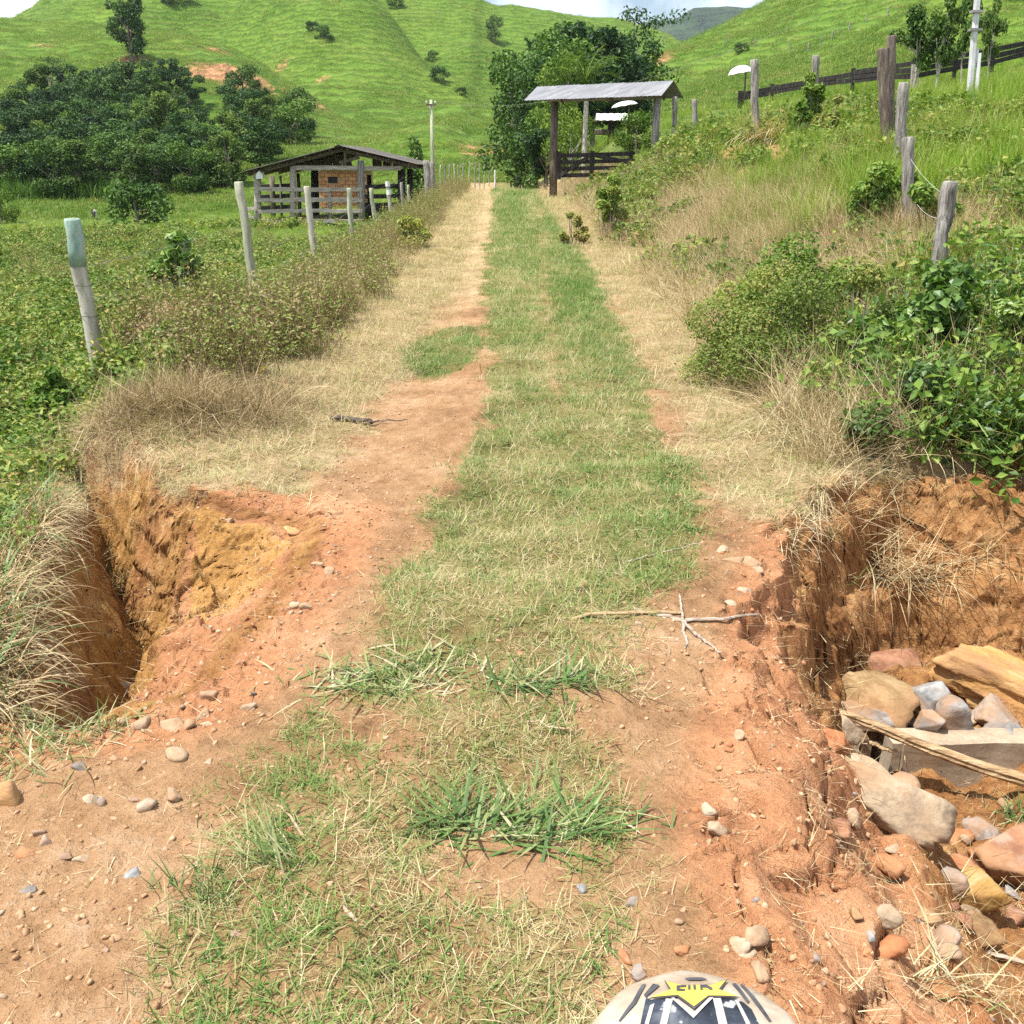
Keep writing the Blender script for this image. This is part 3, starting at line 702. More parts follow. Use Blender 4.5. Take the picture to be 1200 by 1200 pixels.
dv = np.stack([np.gradient(GX, axis=0), np.gradient(GY, axis=0), np.gradient(GZ, axis=0)], -1)
NN = np.cross(du, dv); NN /= np.linalg.norm(NN, axis=-1)[..., None] + 1e-12
g_, d_, c_, o_, w_ = road_masks(GX, GY)
dxr = GX - xc(GY)
leftf = sm(1.9, 3.0, -dxr + 0.3 * fbm(GX * 0.8, GY * 0.8, 77, 3)) * (1 - w_); rightf = sm(2.3, 3.6, dxr + 0.4 * fbm(GX * 0.8, GY * 0.8, 78, 3)) * (1 - w_)
field = np.maximum(leftf, rightf) * (1 - 0.8 * (c_ > 0.6))
d_ = d_ * (1 - 0.75 * field)
SPOT = []
for (px, py, rx, ry, am) in ((606, 196, 1.1, 3.0, 1), (628, 198, .8, 2, .9), (850, 185, .5, 1.5, 1), (888, 178, .45, 1.3, 1), (912, 182, .35, 1.2, .9), (975, 165, .45, 1.2, .9), (1000, 185, .4, 1, .8), (872, 205, .3, .8, .8)):
    p = hit(px, py); SPOT.append((p.x, p.y, rx, ry, am)); e_ = am * np.exp(-((GX - p.x) / rx) ** 2 - ((GY - p.y) / ry) ** 2); c_ = np.maximum(c_, e_); field = field * (1 - e_)
HM = hills(GX, GY)
soil = np.zeros(GX.shape)
for (px, py, Y_, rx, ry, am) in ((222, 88, 0, 6, 2, .8), (258, 90, 0, 7, 3, 1), (288, 98, 0, 5, 2.5, .9), (255, 60, 0, 3, 1.5, .7), (330, 80, 0, 3, 1.2, .6), (372, 122, 0, 4, 1.5, .6),
                                (378, 93, 0, 2.5, 1.2, .6), (345, 112, 0, 7, 1.5, .5), (52, 53, 0, 4, 2, .5), (568, 177, 0, 3.5, 3, .8), (490, 105, 0, 3, 1.5, .4), (765, 70, 0, 4, 3, .9), (160, 72, 0, 4, 1.6, .8)):
    p = hit(px, py); soil = np.maximum(soil, am * np.exp(-((GX - p.x) / rx) ** 2 - ((GY - p.y) / (ry * 2.2)) ** 2))
nR, nC = GX.shape
I = np.arange(nR * nC).reshape(nR, nC)
QF = np.stack([I[:-1, :-1], I[:-1, 1:], I[1:, 1:], I[1:, :-1]], -1).reshape(-1, 4)
cX = GX[:-1, :-1].ravel(); cY = GY[:-1, :-1].ravel(); cH = HM[:-1, :-1].ravel()
far_ = (cH > 0.8) & (cY > 60)
onroad = (np.abs(cX - xc(cY)) < 1.45) & (cY > 0) & (cY < 62) & ~far_
VV = np.stack([GX, GY, GZ], -1).reshape(-1, 3); NV = NN.reshape(-1, 3)
MK = np.stack([g_ * (0.45 + 0.55 * sm(2.2, 5.4, GY + 0.9 * fbm(GX, GY, 409, 3))), d_ , np.maximum(c_, soil), o_], -1).reshape(-1, 4); MK2 = np.stack([w_, field, 0 * g_, 0 * g_], -1).reshape(-1, 4)
def sheet(name, sel, mat):
    q = QF[sel]; used = np.unique(q); mp = np.zeros(nR * nC, np.int64); mp[used] = np.arange(len(used))
    o = MB().add(VV[used], Q=mp[q]).obj(name, mat, smooth=True)
    me = o.data
    for nm, arr in (('mask', MK), ('mask2', MK2)):
        at_ = me.attributes.new(nm, 'FLOAT_COLOR', 'POINT'); at_.data.foreach_set('color', arr[used].astype(np.float32).ravel())
    me.normals_split_custom_set_from_vertices(NV[used].astype(np.float32).tolist())
    return tag(o, kind='structure')
tag(sheet('dirt_road', onroad, M['ground']), 'rutted clay track with a grassy crown running up the valley')
tag(sheet('ground', ~onroad & ~far_, M['ground']), 'clay verges, eroded gullies and pasture beside the track')
tag(sheet('hills', far_, M['hill']), 'steep green pasture hills with cattle paths')

# ------------------------------------------------------------------ ground cover, scattered as instances of small tufts
RNG = np.random.default_rng(7)
def library(name, meshes):
    col = bpy.data.collections.new(name)
    for i, me in enumerate(meshes):
        o = bpy.data.objects.new("%s_%02d" % (name, i), me); col.objects.link(o)
    return col

def scatter(name, P, col, nvar, smin=0.7, smax=1.3, tilt=0.15, label=None, yaw=None, scl=None, tiltdir=None, rng=RNG):
    P = np.asarray(P, np.float32); N = len(P)
    me = bpy.data.meshes.new(name); me.vertices.add(N); me.vertices.foreach_set('co', P.ravel())
    rot = np.stack([rng.normal(0, tilt, N), rng.normal(0, tilt, N), rng.uniform(0, 2 * math.pi, N) if yaw is None else yaw], 1)
    s_ = rng.uniform(smin, smax, N) if scl is None else scl * rng.uniform(smin, smax, N)
    a = me.attributes.new('rot', 'FLOAT_VECTOR', 'POINT'); a.data.foreach_set('vector', rot.astype(np.float32).ravel())
    a = me.attributes.new('scl', 'FLOAT', 'POINT'); a.data.foreach_set('value', s_.astype(np.float32))
    a = me.attributes.new('idx', 'INT', 'POINT'); a.data.foreach_set('value', rng.integers(0, nvar, N).astype(np.int32))
    o = bpy.data.objects.new(name, me); C.objects.link(o); tag(o, label, kind='stuff')
    ng = bpy.data.node_groups.new(name, 'GeometryNodeTree')
    ng.interface.new_socket('Geometry', in_out='INPUT', socket_type='NodeSocketGeometry')
    ng.interface.new_socket('Geometry', in_out='OUTPUT', socket_type='NodeSocketGeometry')
    n, l = ng.nodes, ng.links
    gi = n.new('NodeGroupInput'); go = n.new('NodeGroupOutput')
    ip = n.new('GeometryNodeInstanceOnPoints'); ci = n.new('GeometryNodeCollectionInfo')
    ci.inputs['Collection'].default_value = col; ci.inputs['Separate Children'].default_value = True; ci.inputs['Reset Children'].default_value = True
    def named(nm, t):
        q = n.new('GeometryNodeInputNamedAttribute'); q.data_type = t; q.inputs['Name'].default_value = nm
        return next(k for k in q.outputs if k.enabled and k.name == 'Attribute')
    er = n.new('FunctionNodeEulerToRotation')
    l.new(gi.outputs[0], ip.inputs['Points']); l.new(ci.outputs[0], ip.inputs['Instance'])
    ip.inputs['Pick Instance'].default_value = True
    l.new(named('idx', 'INT'), ip.inputs['Instance Index'])
    l.new(named('rot', 'FLOAT_VECTOR'), er.inputs[0]); l.new(er.outputs[0], ip.inputs['Rotation'])
    l.new(named('scl', 'FLOAT'), ip.inputs['Scale'])
    l.new(ip.outputs[0], go.inputs[0])
    md = o.modifiers.new('scatter', 'NODES'); md.node_group = ng
    return o

def sample(n, x0, x1, y0, y1, dens=None, power=1.0):
    """random ground points; nearer ones more often when power > 1"""
    u = RNG.random(n)
    y = y0 * (y1 / y0) ** (u ** power) if power != 0 else y0 + (y1 - y0) * u
    x = RNG.uniform(x0, x1, n)
    if dens is not None:
        k = RNG.random(n) < dens(x, y); x, y = x[k], y[k]
    return x, y

def tuft(seed, n, spread, L, w, lean, curl, tint, mat, seg=3, upright=True):
    r = np.random.default_rng(seed); mb = MB()
    b = np.zeros((n, 3)); q = r.normal(0, spread, (n, 2)); b[:, :2] = q; b[:, 2] = -0.01
    blades(mb, b, r.uniform(0, 6.283, n), r.uniform(L[0], L[1], n), r.uniform(w[0], w[1], n), np.abs(r.normal(lean[0], lean[1], n)), r.normal(curl[0], curl[1], n), seg, tint=np.clip(r.normal(tint[0], tint[1], n), 0, 1))
    return mb.mesh("tuft", mat)

lawn = library('lawn_tuft', [tuft(10 + i, 20, 0.032, (0.025, 0.075), (0.0026, 0.0048), (1.0, 0.4), (0.4, 0.6), (0.27 + 0.03 * (i % 3), 0.2), M['lawn']) for i in range(6)])
lawndry = library('lawn_dry_tuft', [tuft(30 + i, 18, 0.040, (0.025, 0.085), (0.0018, 0.0035), (1.2, 0.35), (0.35, 0.5), (0.72, 0.18), M['lawn']) for i in range(6)])
lawntall = library('lawn_tall_tuft', [tuft(50 + i, 34, 0.05, (0.06, 0.16), (0.003, 0.006), (0.5, 0.3), (0.5, 0.5), (0.22, 0.16), M['lawn']) for i in range(4)])
straw = library('straw_tuft', [tuft(70 + i, 26, 0.10, (0.08, 0.28), (0.002, 0.0036), (1.45, 0.22), (0.1, 0.35), (0.5, 0.28), M['straw']) for i in range(6)])
strawup = library('standing_straw', [tuft(90 + i, 40, 0.07, (0.25, 0.75), (0.003, 0.006), (0.55, 0.3), (0.7, 0.5), (0.6, 0.22), M['straw'], 4) for i in range(5)])
tallg = library('tall_grass_tuft', [tuft(110 + i, 46, 0.09, (0.28, 0.8), (0.006, 0.012), (0.3, 0.2), (0.8, 0.5), (0.36 + 0.05 * (i % 3), 0.2), M['tall'], 4) for i in range(6)])
pastg = library('pasture_tuft', [tuft(130 + i, 40, 0.10, (0.10, 0.30), (0.006, 0.012), (0.5, 0.3), (0.6, 0.5), (0.36, 0.22), M['tall'], 3) for i in range(5)])
hillg = library('hill_tuft', [tuft(150 + i, 40, 0.55, (0.16, 0.42), (0.035, 0.075), (0.6, 0.3), (0.5, 0.4), (0.36 + 0.04 * i, 0.2), M['hilltuft'], 2) for i in range(4)])

def weed(seed, nst, h, spread, nl, L, mat, stemtint=0.9, lean=0.3, stemmat=None, tm=0.38):
    r = np.random.default_rng(seed); mb = MB()
    for s_ in range(nst):
        a = r.uniform(0, 6.28); ln = abs(r.normal(lean, 0.15)); hh = h * r.uniform(0.55, 1.1)
        p0 = np.array([r.normal(0, spread), r.normal(0, spread), -0.02])
        t = np.linspace(0, 1, 4)[:, None]
        pts = p0 + np.array([math.cos(a) * math.sin(ln), math.sin(a) * math.sin(ln), math.cos(ln)]) * hh * t + np.array([0, 0, -0.12 * hh]) * t ** 2 + r.normal(0, 0.015, (4, 3)) * t
        tube(mb, pts, np.linspace(0.0035, 0.0012, 4), 3, tint=stemtint, m=1 if stemmat else 0, caps=False)
        k = r.integers(max(2, nl // 2), nl + 1); u = r.uniform(0.25, 1.0, k)
        pp = p0 + (pts[-1] - p0) * u[:, None] + r.normal(0, 0.05 * h + 0.02, (k, 3)) * np.array([1, 1, 0.5])
        leaves(mb, pp, r.normal(0, 0.5, (k, 3)) + np.array([0, 0, 1.0]), r.uniform(0.6, 1.3, k) * L, r.uniform(0.35, 0.7, k) * L, r, tint=np.clip(r.normal(tm, 0.2, k), 0, 1))
    return mb.mesh('weed', [mat, stemmat or mat])
deadst = library('dead_stems', [tuft(180 + i, 34, 0.07, (0.10, 0.34), (0.0022, 0.004), (1.2, 0.4), (0.3, 0.7), (0.25, 0.24), M['straw'], 4) for i in range(4)])
weeds = library('weed', [weed(200 + i, 12, 0.34, 0.10, 15, 0.055 + 0.012 * (i % 3), M['weed']) for i in range(6)])
broad = library('broad_weed', [weed(220 + i, 7, 0.38, 0.08, 9, 0.11, M['weed'], lean=0.4) for i in range(4)])
thick = library('thicket_weed', [weed(240 + i, 16, 0.85, 0.13, 13, 0.045 + 0.01 * (i % 2), M['thicket'], stemmat=M['straw'], stemtint=0.1, tm=0.42 + 0.1 * (i % 4)) for i in range(6)])
creepl = library('creeper_weed', [weed(280 + i, 9, 0.42, 0.12, 13, 0.05 + 0.012 * (i % 3), M['vine'] if i % 2 else M['shrub'], lean=0.7) for i in range(5)])
litter = library('fine_debris', [tuft(260 + i, 10, 0.06, (0.02, 0.09), (0.0015, 0.0035), (1.5, 0.06), (0.0, 0.1), (0.6, 0.3), M['straw'], 1) for i in range(5)])

def Z(x, y): return np.stack([x, y, H(x, y)], 1)

def spots(x, y):
    s_ = 0 * x
    for a, b, c, d, e in SPOT: s_ = np.maximum(s_, e * np.exp(-((x - a) / c) ** 2 - ((y - b) / d) ** 2))
    return 1 - sm(0.25, 0.6, s_)
# 1 grass crown of the track
x, y = sample(60000, -2.4, 2.0, 1.25, 46, lambda x, y: road_masks(x, y)[0] ** 1.3 * np.interp(y, [1.2, 3, 4.5, 8, 46], [.62, .75, 0.85, 0.9, 0.9]))
gsel = fbm(x * 1.3, y * np.interp(y, [2, 8, 46], [1.1, 0.5, 0.12]), 301, 4) + 0.5 * fbm(x * 4, y * 4, 303, 3) + RNG.normal(0, 0.25, len(x))
dsel = gsel > 0.02 - 0.10 * sm(3.5, 2.0, y)
sc_ = np.interp(y, [1.2, 5, 15, 46], [0.85, 1.0, 1.5, 2.6])
scatter('short_grass', Z(x[~dsel], y[~dsel]), lawn, 6, 0.7, 1.5, label='short green grass on the crown of the track', scl=sc_[~dsel])
scatter('dry_short_grass', Z(x[dsel], y[dsel]), lawndry, 6, 0.7, 1.4, label='sun-dried short grass on the crown of the track', scl=sc_[dsel])
x, y = sample(30000, -1.2, 2.0, 2.2, 40, lambda x, y: road_masks(x, y)[0] * sm(0.1, 0.5, fbm(x * 1.3, y * 0.4, 311, 3) + 0.45 * np.exp(-(((x - 0.75) / 0.5) ** 2 + ((y - 6.6) / 1.3) ** 2)) + 0.2 * sm(6, 10, y)) * 0.4)
scatter('longer_track_grass', Z(x, y), lawntall, 4, 0.5, 1.1, label='longer green grass in the middle of the track', scl=np.interp(y, [2, 6, 12, 40], [0.5, .65, 0.9, 1.5]))
# 2 dry verges
def dryd(x, y):
    b = np.interp(y, _ty, _tb); r = np.interp(y, _ty, _tr)
    return road_masks(x, y)[1] * np.maximum(sm(-0.12, 0.2, b - x + 0.15 * fbm(x * 2, y * 2, 391, 3)), sm(-0.25, 0.1, x - r))
x, y = sample(52000, -6.0, 5.5, 4.2, 46, lambda x, y: np.minimum(dryd(x, y) * 1.2, 1) * (1 - 0.8 * sm(2.4, 3.4, np.abs(x - xc(y)))))
scatter('dry_verge_grass', Z(x, y), straw, 6, 0.5, 1.1, label='flattened straw-coloured grass on the verges', scl=np.interp(y, [4, 8, 46], [0.45, 0.8, 1.7]))
x, y = sample(26000, -3.5, 3.5, 4.2, 40, lambda x, y: dryd(x, y) * 0.8)
scatter('verge_turf', Z(x, y), lawndry, 6, 0.8, 1.8, label='short bleached turf on the verges', scl=np.interp(y, [4, 8, 40], [1, 1.2, 2.4]))
x, y = sample(5200, 1.5, 5.5, 9, 44, lambda x, y: spots(x, y) * sm(1.55, 2.0, x - xc(y)) * sm(4.6, 3.6, x - xc(y)) * sm(-0.35, 0.15, fbm(x * 0.5, y * 0.4, 321, 3) + 0.2) * (sm(35.2, 36.2, y) + sm(34.0, 32.5, y)) )
scatter('dry_bank_grass', Z(x, y), strawup, 5, 0.6, 1.1, tilt=0.25, label='tall dry grass leaning down the right bank', scl=np.interp(y, [9, 20, 44], [0.85, 1.0, 1.3]))
# 3 right bank and hillside
SPOT.append((-3.25, 9.5, .50, .42, 1))
def rb(x, y): return spots(x, y) * sm(2.7, 4.2, x - xc(y) + 0.6 * fbm(x * 0.6, y * 0.6, 331, 3) - 0.6 * sm(14, 24, y)) * (poly_sd(x, y, RG) < -0.05)
x, y = sample(26000, 2.0, 18, 6.2, 60, lambda x, y: rb(x, y) * (x < 3.5 + 0.62 * y) * sm(-0.5, 0.1, fbm(x * 0.35, y * 0.35, 333, 3) + 0.25) * np.where((y < 8.6) & (x < 5.0), 0.06, 1) * (1 - 0.7 * sm(26, 34, y)) * np.where(np.hypot((x - 4.1) / 1.0, (y - 10.9) / 1.9) < 1, 0.06, 1))
scatter('bank_grass', Z(x, y), tallg, 6, 0.55, 1.15, label='tall bright green grass on the right bank', scl=np.interp(y, [6, 15, 25, 60], [0.7, 0.85, 0.8, 0.8]))
x, y = sample(16000, 10, 60, 30, 95, lambda x, y: (x < 3 + 0.66 * y) * (x > 0.12 * y))
scatter('hillside_grass', Z(x, y), pastg, 5, 0.8, 1.7, label='green grass on the slope behind the board fence')
x, y = sample(5200, 2.1, 9, 6.6, 34, lambda x, y: spots(x, y) * sm(1.9, 2.6, x - xc(y)) * np.where((y < 9.4) & (x < 4.8), 0.1, 1) * sm(-0.05, 0.3, fbm(x * 0.5, y * 0.5, 341, 3) + 0.1))
scatter('bank_weeds', Z(x, y), weeds, 6, 0.8, 1.5, label='leafy weeds among the grass of the right bank', scl=np.interp(y, [6, 34], [0.9, 1.4]))
x, y = sample(8200, 2.2, 8, 9, 32, lambda x, y: spots(x, y) * sm(2.0, 2.6, x - xc(y)) * sm(-0.25, 0.15, 0.3 * sm(4.6, 3.4, x) + fbm(x * 0.55, y * 0.45, 345, 3) - 0.05 * (x - 3)))
scatter('bank_dry_grass', Z(x, y), strawup, 5, 0.6, 1.1, tilt=0.25, label='dry straw-coloured grass mixed through the right bank', scl=np.interp(y, [9, 20, 32], [0.75, 0.85, 0.9]))
# 4 left field
def lf(x, y): return sm(2.2, 3.2, -(x - xc(y)) + 0.5 * fbm(x * 0.6, y * 0.6, 351, 3)) * (poly_sd(x, y, LG) < -0.08) * spots(x, y)
x, y = sample(24000, -26, -2.2, 4.6, 60, lambda x, y: lf(x, y) * (x > -2.5 - 0.62 * y))
y_ = y; k = (y < 30 + 6 * fbm(x / 6, y * 0, 355, 2)); x, y = x[k], y[k]
scatter('field_weeds', Z(x, y), weeds, 6, 0.45, 1.35, label='low leafy weeds covering the left field', scl=np.interp(y, [5, 12, 30, 60], [0.7, 0.9, 1.1, 1.2]))
x, y = sample(5200, -20, -2.6, 5, 42, lambda x, y: lf(x, y) * (x > -2.5 - 0.62 * y) * sm(0.0, 0.35, fbm(x * 0.4, y * 0.4, 353, 3) + 0.1))
scatter('broad_leaved_weeds', Z(x, y), broad, 4, 0.6, 1.2, label='broad-leaved weeds in the left field', scl=np.interp(y, [5, 20, 42], [0.7, 1, 1.2]))
x, y = sample(30000, -48, -3.0, 6, 105, lambda x, y: spots(x, y) * (x < xc(y) - 2.6) * (x > -3 - 0.6 * y))
scatter('field_grass', Z(x, y), pastg, 5, 0.5, 1.0, label='pasture grass of the left field', scl=np.interp(y, [6, 20, 105], [0.7, 1.0, 1.9]))
def th(x, y): return sm(1.6, 2.2, -(x - xc(y))) * sm(4.6, 3.9, -(x - xc(y))) * sm(6.2, 7.4, y - 0.2 * np.abs(x)) * (poly_sd(x, y, LG) < -0.35) * (np.hypot((x + 3.15) / .75, (y - 8.1) / 1.0) > 1)
x, y = sample(4200, -5, -1.2, 6, 60, lambda x, y: th(x, y) * sm(-0.5, 0.0, fbm(x * 0.9, y * 0.6, 361, 3) + 0.15) * np.interp(y, [6, 9, 12, 60], [0.6, 0.9, 0.9, 0.8]) * sm(-3.6, -2.7, x - xc(y) + 0.12))
scatter('browning_thicket', Z(x, y), thick, 6, 0.4, 1.35, label='browning weedy thicket along the left fence', scl=np.interp(y, [6, 9, 14, 60], [0.5, 0.8, 0.58, 0.85]))
x, y = sample(4200, -3.6, -0.9, 5.2, 9.5, lambda x, y: sm(0.75, 0.1, np.hypot((x + 2.25) / 1.0, (y - 6.6) / 0.7) - 0.3) * (poly_sd(x, y, LG) < -0.10))
scatter('dead_stem_mat', Z(x, y), deadst, 4, 0.7, 1.4, tilt=0.35, label='mat of dead brown stems at the head of the left gully')
x, y = sample(2600, -16, -3.2, 6, 34, lambda x, y: (x > -2.5 - 0.62 * y) * sm(0.0, 0.3, fbm(x * 0.45, y * 0.45, 381, 3)))
scatter('brown_field_weeds', Z(x, y), thick, 6, 0.35, 0.9, label='dry brown weeds dotted through the left field', scl=np.interp(y, [6, 14, 34], [0.6, 0.8, 0.9]))
x, y = sample(2600, 1.7, 4.9, 5.5, 8.0, lambda x, y: (poly_sd(x, y, RG) < 0.02) * sm(-0.3, 0.1, x - 2.25 - 0.35 * np.maximum(6.4 - y, 0) - 0.6 * np.maximum(y - 6.6, 0) + 0.4 * fbm(x, y, 383, 2)))
scatter('bank_creeper', Z(x, y), creepl, 5, 0.6, 1.3, tilt=0.3, label='tangled leafy creepers covering the foot of the right bank')
x, y = sample(900, 1.7, 4.6, 5.5, 8.6, lambda x, y: (poly_sd(x, y, RG) < 0.02) * 1.0)
scatter('bank_straw_stems', Z(x, y), strawup, 5, 0.4, 0.9, tilt=0.5, label='loose straw stems through the creepers of the right bank')
# 5 loose dry bits over bare soil
x, y = sample(9000, -2.8, 2.2, 1.3, 9, lambda x, y: (1 - road_masks(x, y)[4]) * 0.5)
scatter('dry_litter', Z(x, y), litter, 5, 0.6, 1.4, tilt=0.05, label='scraps of dry grass lying on the soil')
x, y = sample(3000, 0.9, 4.2, 1.6, 6.0, lambda x, y: road_masks(x, y)[4] * 0.6)
scatter('gully_litter', Z(x, y), litter, 5, 0.6, 1.6, tilt=0.2, label='scraps of dry grass in the right gully')
# 6 hills
def hd(x, y):
    h_ = hills(x, y); return (h_ > 0.6) * sm(-0.4, 0.3, fbm(x / 7, y / 7, 371, 4) + 0.35 * np.sin(h_ * 4.2 + 9 * fbm(x / 14, y / 14, 373, 4)) * 0.5)
u = RNG.uniform(-0.62, 0.62, 230000); yy = 62 * (360 / 62) ** (RNG.random(230000) ** 0.85); xx = u * yy
k = RNG.random(230000) < hd(xx, yy); xx, yy = xx[k], yy[k]
scatter('hill_grass', Z(xx, yy), hillg, 4, 0.45, 1.0, label='tussocky pasture grass on the hills')

# ================================================================== THINGS
ORD = 'first second third fourth fifth sixth seventh eighth ninth tenth eleventh twelfth thirteenth'.split()
def rngs(s): return np.random.default_rng(s)
def mpp(p): return (p[1] * cP - (p[2] - CAM_H) * sP) / FPX        # metres per photo pixel at a place

# ------------------------------------------------------------------ fence posts
def post(name, p, top, r, mat, label, group, seed, sides=12, taper=0.92, flat=None, sink=0.25, cap=None):
    """p: foot, top: head (world points)"""
    r_ = rngs(seed); L = (Vector(top) - Vector(p)).length; d = (Vector(top) - Vector(p)).normalized()
    n = 12
    t = np.concatenate([[-sink / L], np.linspace(0, 1, n)])
    wob = np.cumsum(r_.normal(0, 0.004, (n + 1, 3)), 0) * L
    pts = np.array(p) * 0 + np.outer(t * L, np.array(d)) + wob * np.array([1, 1, 0])
    rad = r * (1 - (1 - taper) * np.clip(t, 0, 1)) * (1 + r_.normal(0, 0.02, n + 1))
    rad = np.concatenate([rad, [rad[-1] * 0.86]]); pts = np.concatenate([pts, [pts[-1] + np.array(d) * r * 0.22]])
    mb = MB(); tube(mb, pts, rad, sides, r_, 0.07 if flat is None else flat)
    o = mb.obj(name, mat, smooth=True, loc=Vector(p)); tag(o, label, 'fence post', group)
    return o, pts, rad

FENCE_L = 'posts of the fence along the left of the track'
p = hit(119, 447); p = Vector((p.x, p.y, h1(p.x, p.y)))
t0 = at(86, 258, p.y - 0.05)
o, pts, rad = post('fence_post', p, t0, 0.070, M['greenpost'], 'thick leaning round post with flaking green paint at its top', FENCE_L, 1, 18, 0.95, 0.012)
mb = MB(); k0 = int(len(pts) * 0.70)
seg = pts[k0:]; tube(mb, seg, rad[k0:] * 1.035 + 0.001, 18, rngs(2), 0.012); mb.obj('painted_top', M['paint'], o, smooth=True)
for f in (0.66, 0.5, 0.30, 0.22):
    mb = MB(); c = pts[0] + (pts[-1] - pts[0]) * f; a = np.linspace(0, 6.4, 22)
    tube(mb, np.stack([c[0] + (0.0725) * np.cos(a), c[1] + 0.0725 * np.sin(a), c[2] + 0.004 * np.sin(a * 2)], 1), 0.0022, 5)
    mb.obj('wire_loop', M['darkwood'], o)
PO = [p]
left_posts = [  # px at top, py at top, px low, Y, radius, mat, label
    (281, 214, 14.4, .062, 'palepost', 'pale lichen-stained post, second along the left fence from the thick green-topped one'),
    (358, 219, 18.2, .058, 'greenpost', 'thin weathered fence post standing before the left end of the cattle shed'),
    (409, 221, 22.8, .055, 'palepost', 'thin pale fence post standing before the middle of the cattle shed'),
    (435, 221, 26.2, .055, 'palepost', 'leaning pale-green fence post before the right half of the cattle shed'),
    (454, 216, 29.8, .058, 'greenpost', 'straight post with a white patch near its top, before the shed'),
    (470, 214, 33.5, .05, 'post', 'short grey post at the right-hand corner of the cattle shed'),
    (478, 217, 36.0, .045, 'palepost', 'thin low post just right of the cattle shed corner'),
]
for i, (px, py, Y, r, mt, lab) in enumerate(left_posts):
    t = at(px, py, Y); x = t.x + (0.10 if i in (0, 1, 3, 4) else 0.03); f = Vector((x, Y, h1(x, Y)))
    o, pts, rad = post('fence_post', f, t, r, M[mt], lab, FENCE_L, 20 + i)
    if i == 4:
        for zz in (0.94, 0.74):
            mb = MB(); c = pts[1] + (pts[-1] - pts[1]) * zz; tube(mb, [c, c + np.array([0, 0, 0.13])], r * 1.12, 12); mb.obj('white_band', M['white'], o)
    PO.append(f)
for i, (px, py, Y, r) in enumerate(((500, 189, 40, .13), (505.5, 191, 40.6, .10))):
    t = at(px, py, Y); f = Vector((t.x + 0.05, Y, h1(t.x, Y)))
    post('fence_post', f, t, r, M['post'], ('stout grey corner post with a split top beside the utility pole', 'darker stout post touching the right side of the grey corner post')[i], FENCE_L, 40 + i)
far_px = [(516, 194), (521.5, 194), (526.5, 193), (532, 192), (537, 193), (542, 191), (549, 189), (556, 190), (562, 191), (567, 192), (573, 193)]
for i, (px, py) in enumerate(far_px):
    Y = 43 + i * 3.1; t = at(px, py, Y); z = h1(t.x, Y); hgt = max(1.2, t.z - z)
    post('fence_post', Vector((t.x, Y, z)), Vector((t.x + 0.02, Y, z + hgt)), .036, M['post'] if i % 3 else M['palepost'], 'thin pale post %s from the utility pole in the far row along the track' % ORD[i], 'far row of thin fence posts', 50 + i, 8)
t = at(580, 194, 60); post('marker_post', Vector((t.x, 60, h1(t.x, 60))), Vector((t.x, 60, t.z - .25)), .055, M['whiteconc'], 'short white-painted post at the foot of the clay cutting', None, 66, 10)['category' if False else 0]['category'] = 'post'

FENCE_R = 'posts of the old fence on the right bank'
for i, (px0, py0, px1, py1, Y, r, mt, lab, fl) in enumerate((
    (1097, 318, 1113, 214, 8.7, .060, 'post', 'cracked leaning grey post, nearest on the right bank', 0.13),
    (1062, 290, 1064, 162, 11.6, .062, 'post', 'straight pale grey post beside a dark bush on the right bank', 0.05),
    (1053, 200, 1059, 98, 15.2, .075, 'post', 'pale square-topped post close behind the pair of dark posts', 0.08),
    (1043, 150, 1035, 58, 18.4, .10, 'oldwood', 'thick dark post with slanting top, left one of a touching pair', 0.08),
    (1046, 148, 1043, 43, 18.7, .075, 'oldwood', 'taller thin dark post, right one of a touching pair', 0.08),
    (888, 145, 886, 71, 24, .085, 'post', 'tall pale post in front of the small white parasol', 0.06),
    (957, 96, 956, 66, 27, .09, 'post', 'weathered post end showing above the leafy sapling', 0.06),
    (815, 166, 814, 117, 31, .075, 'post', 'dark-topped grey post right of the gate shelter', 0.08),
    (791, 156, 791, 114, 34, .08, 'post', 'grey post close to the right end of the gate roof', 0.06))):
    g = at(px0, py0, Y); f = Vector((g.x, Y, min(h1(g.x, Y), g.z))); t = at(px1, py1, Y)
    o, pts, rad = post('fence_post', f, t, r, M[mt], lab, FENCE_R, 80 + i, 14, 0.97, fl)
stk = [(846, 140), (852, 137), (858, 136), (864, 139), (840, 141)]
for i, (px, py) in enumerate(stk):
    Y = 33 + 0.4 * i; t = at(px, py + 2, Y); z = min(h1(t.x, Y), t.z - 0.5)
    post('fence_stake', Vector((t.x + 0.05, Y, z)), Vector((t.x, Y, t.z)), .05, M['whiteconc'], 'short pale stake in the low row by the tall bank post, %s from the left' % ORD[(1, 2, 3, 4, 0)[i]], 'low pale stakes on the bank', 100 + i, 8)

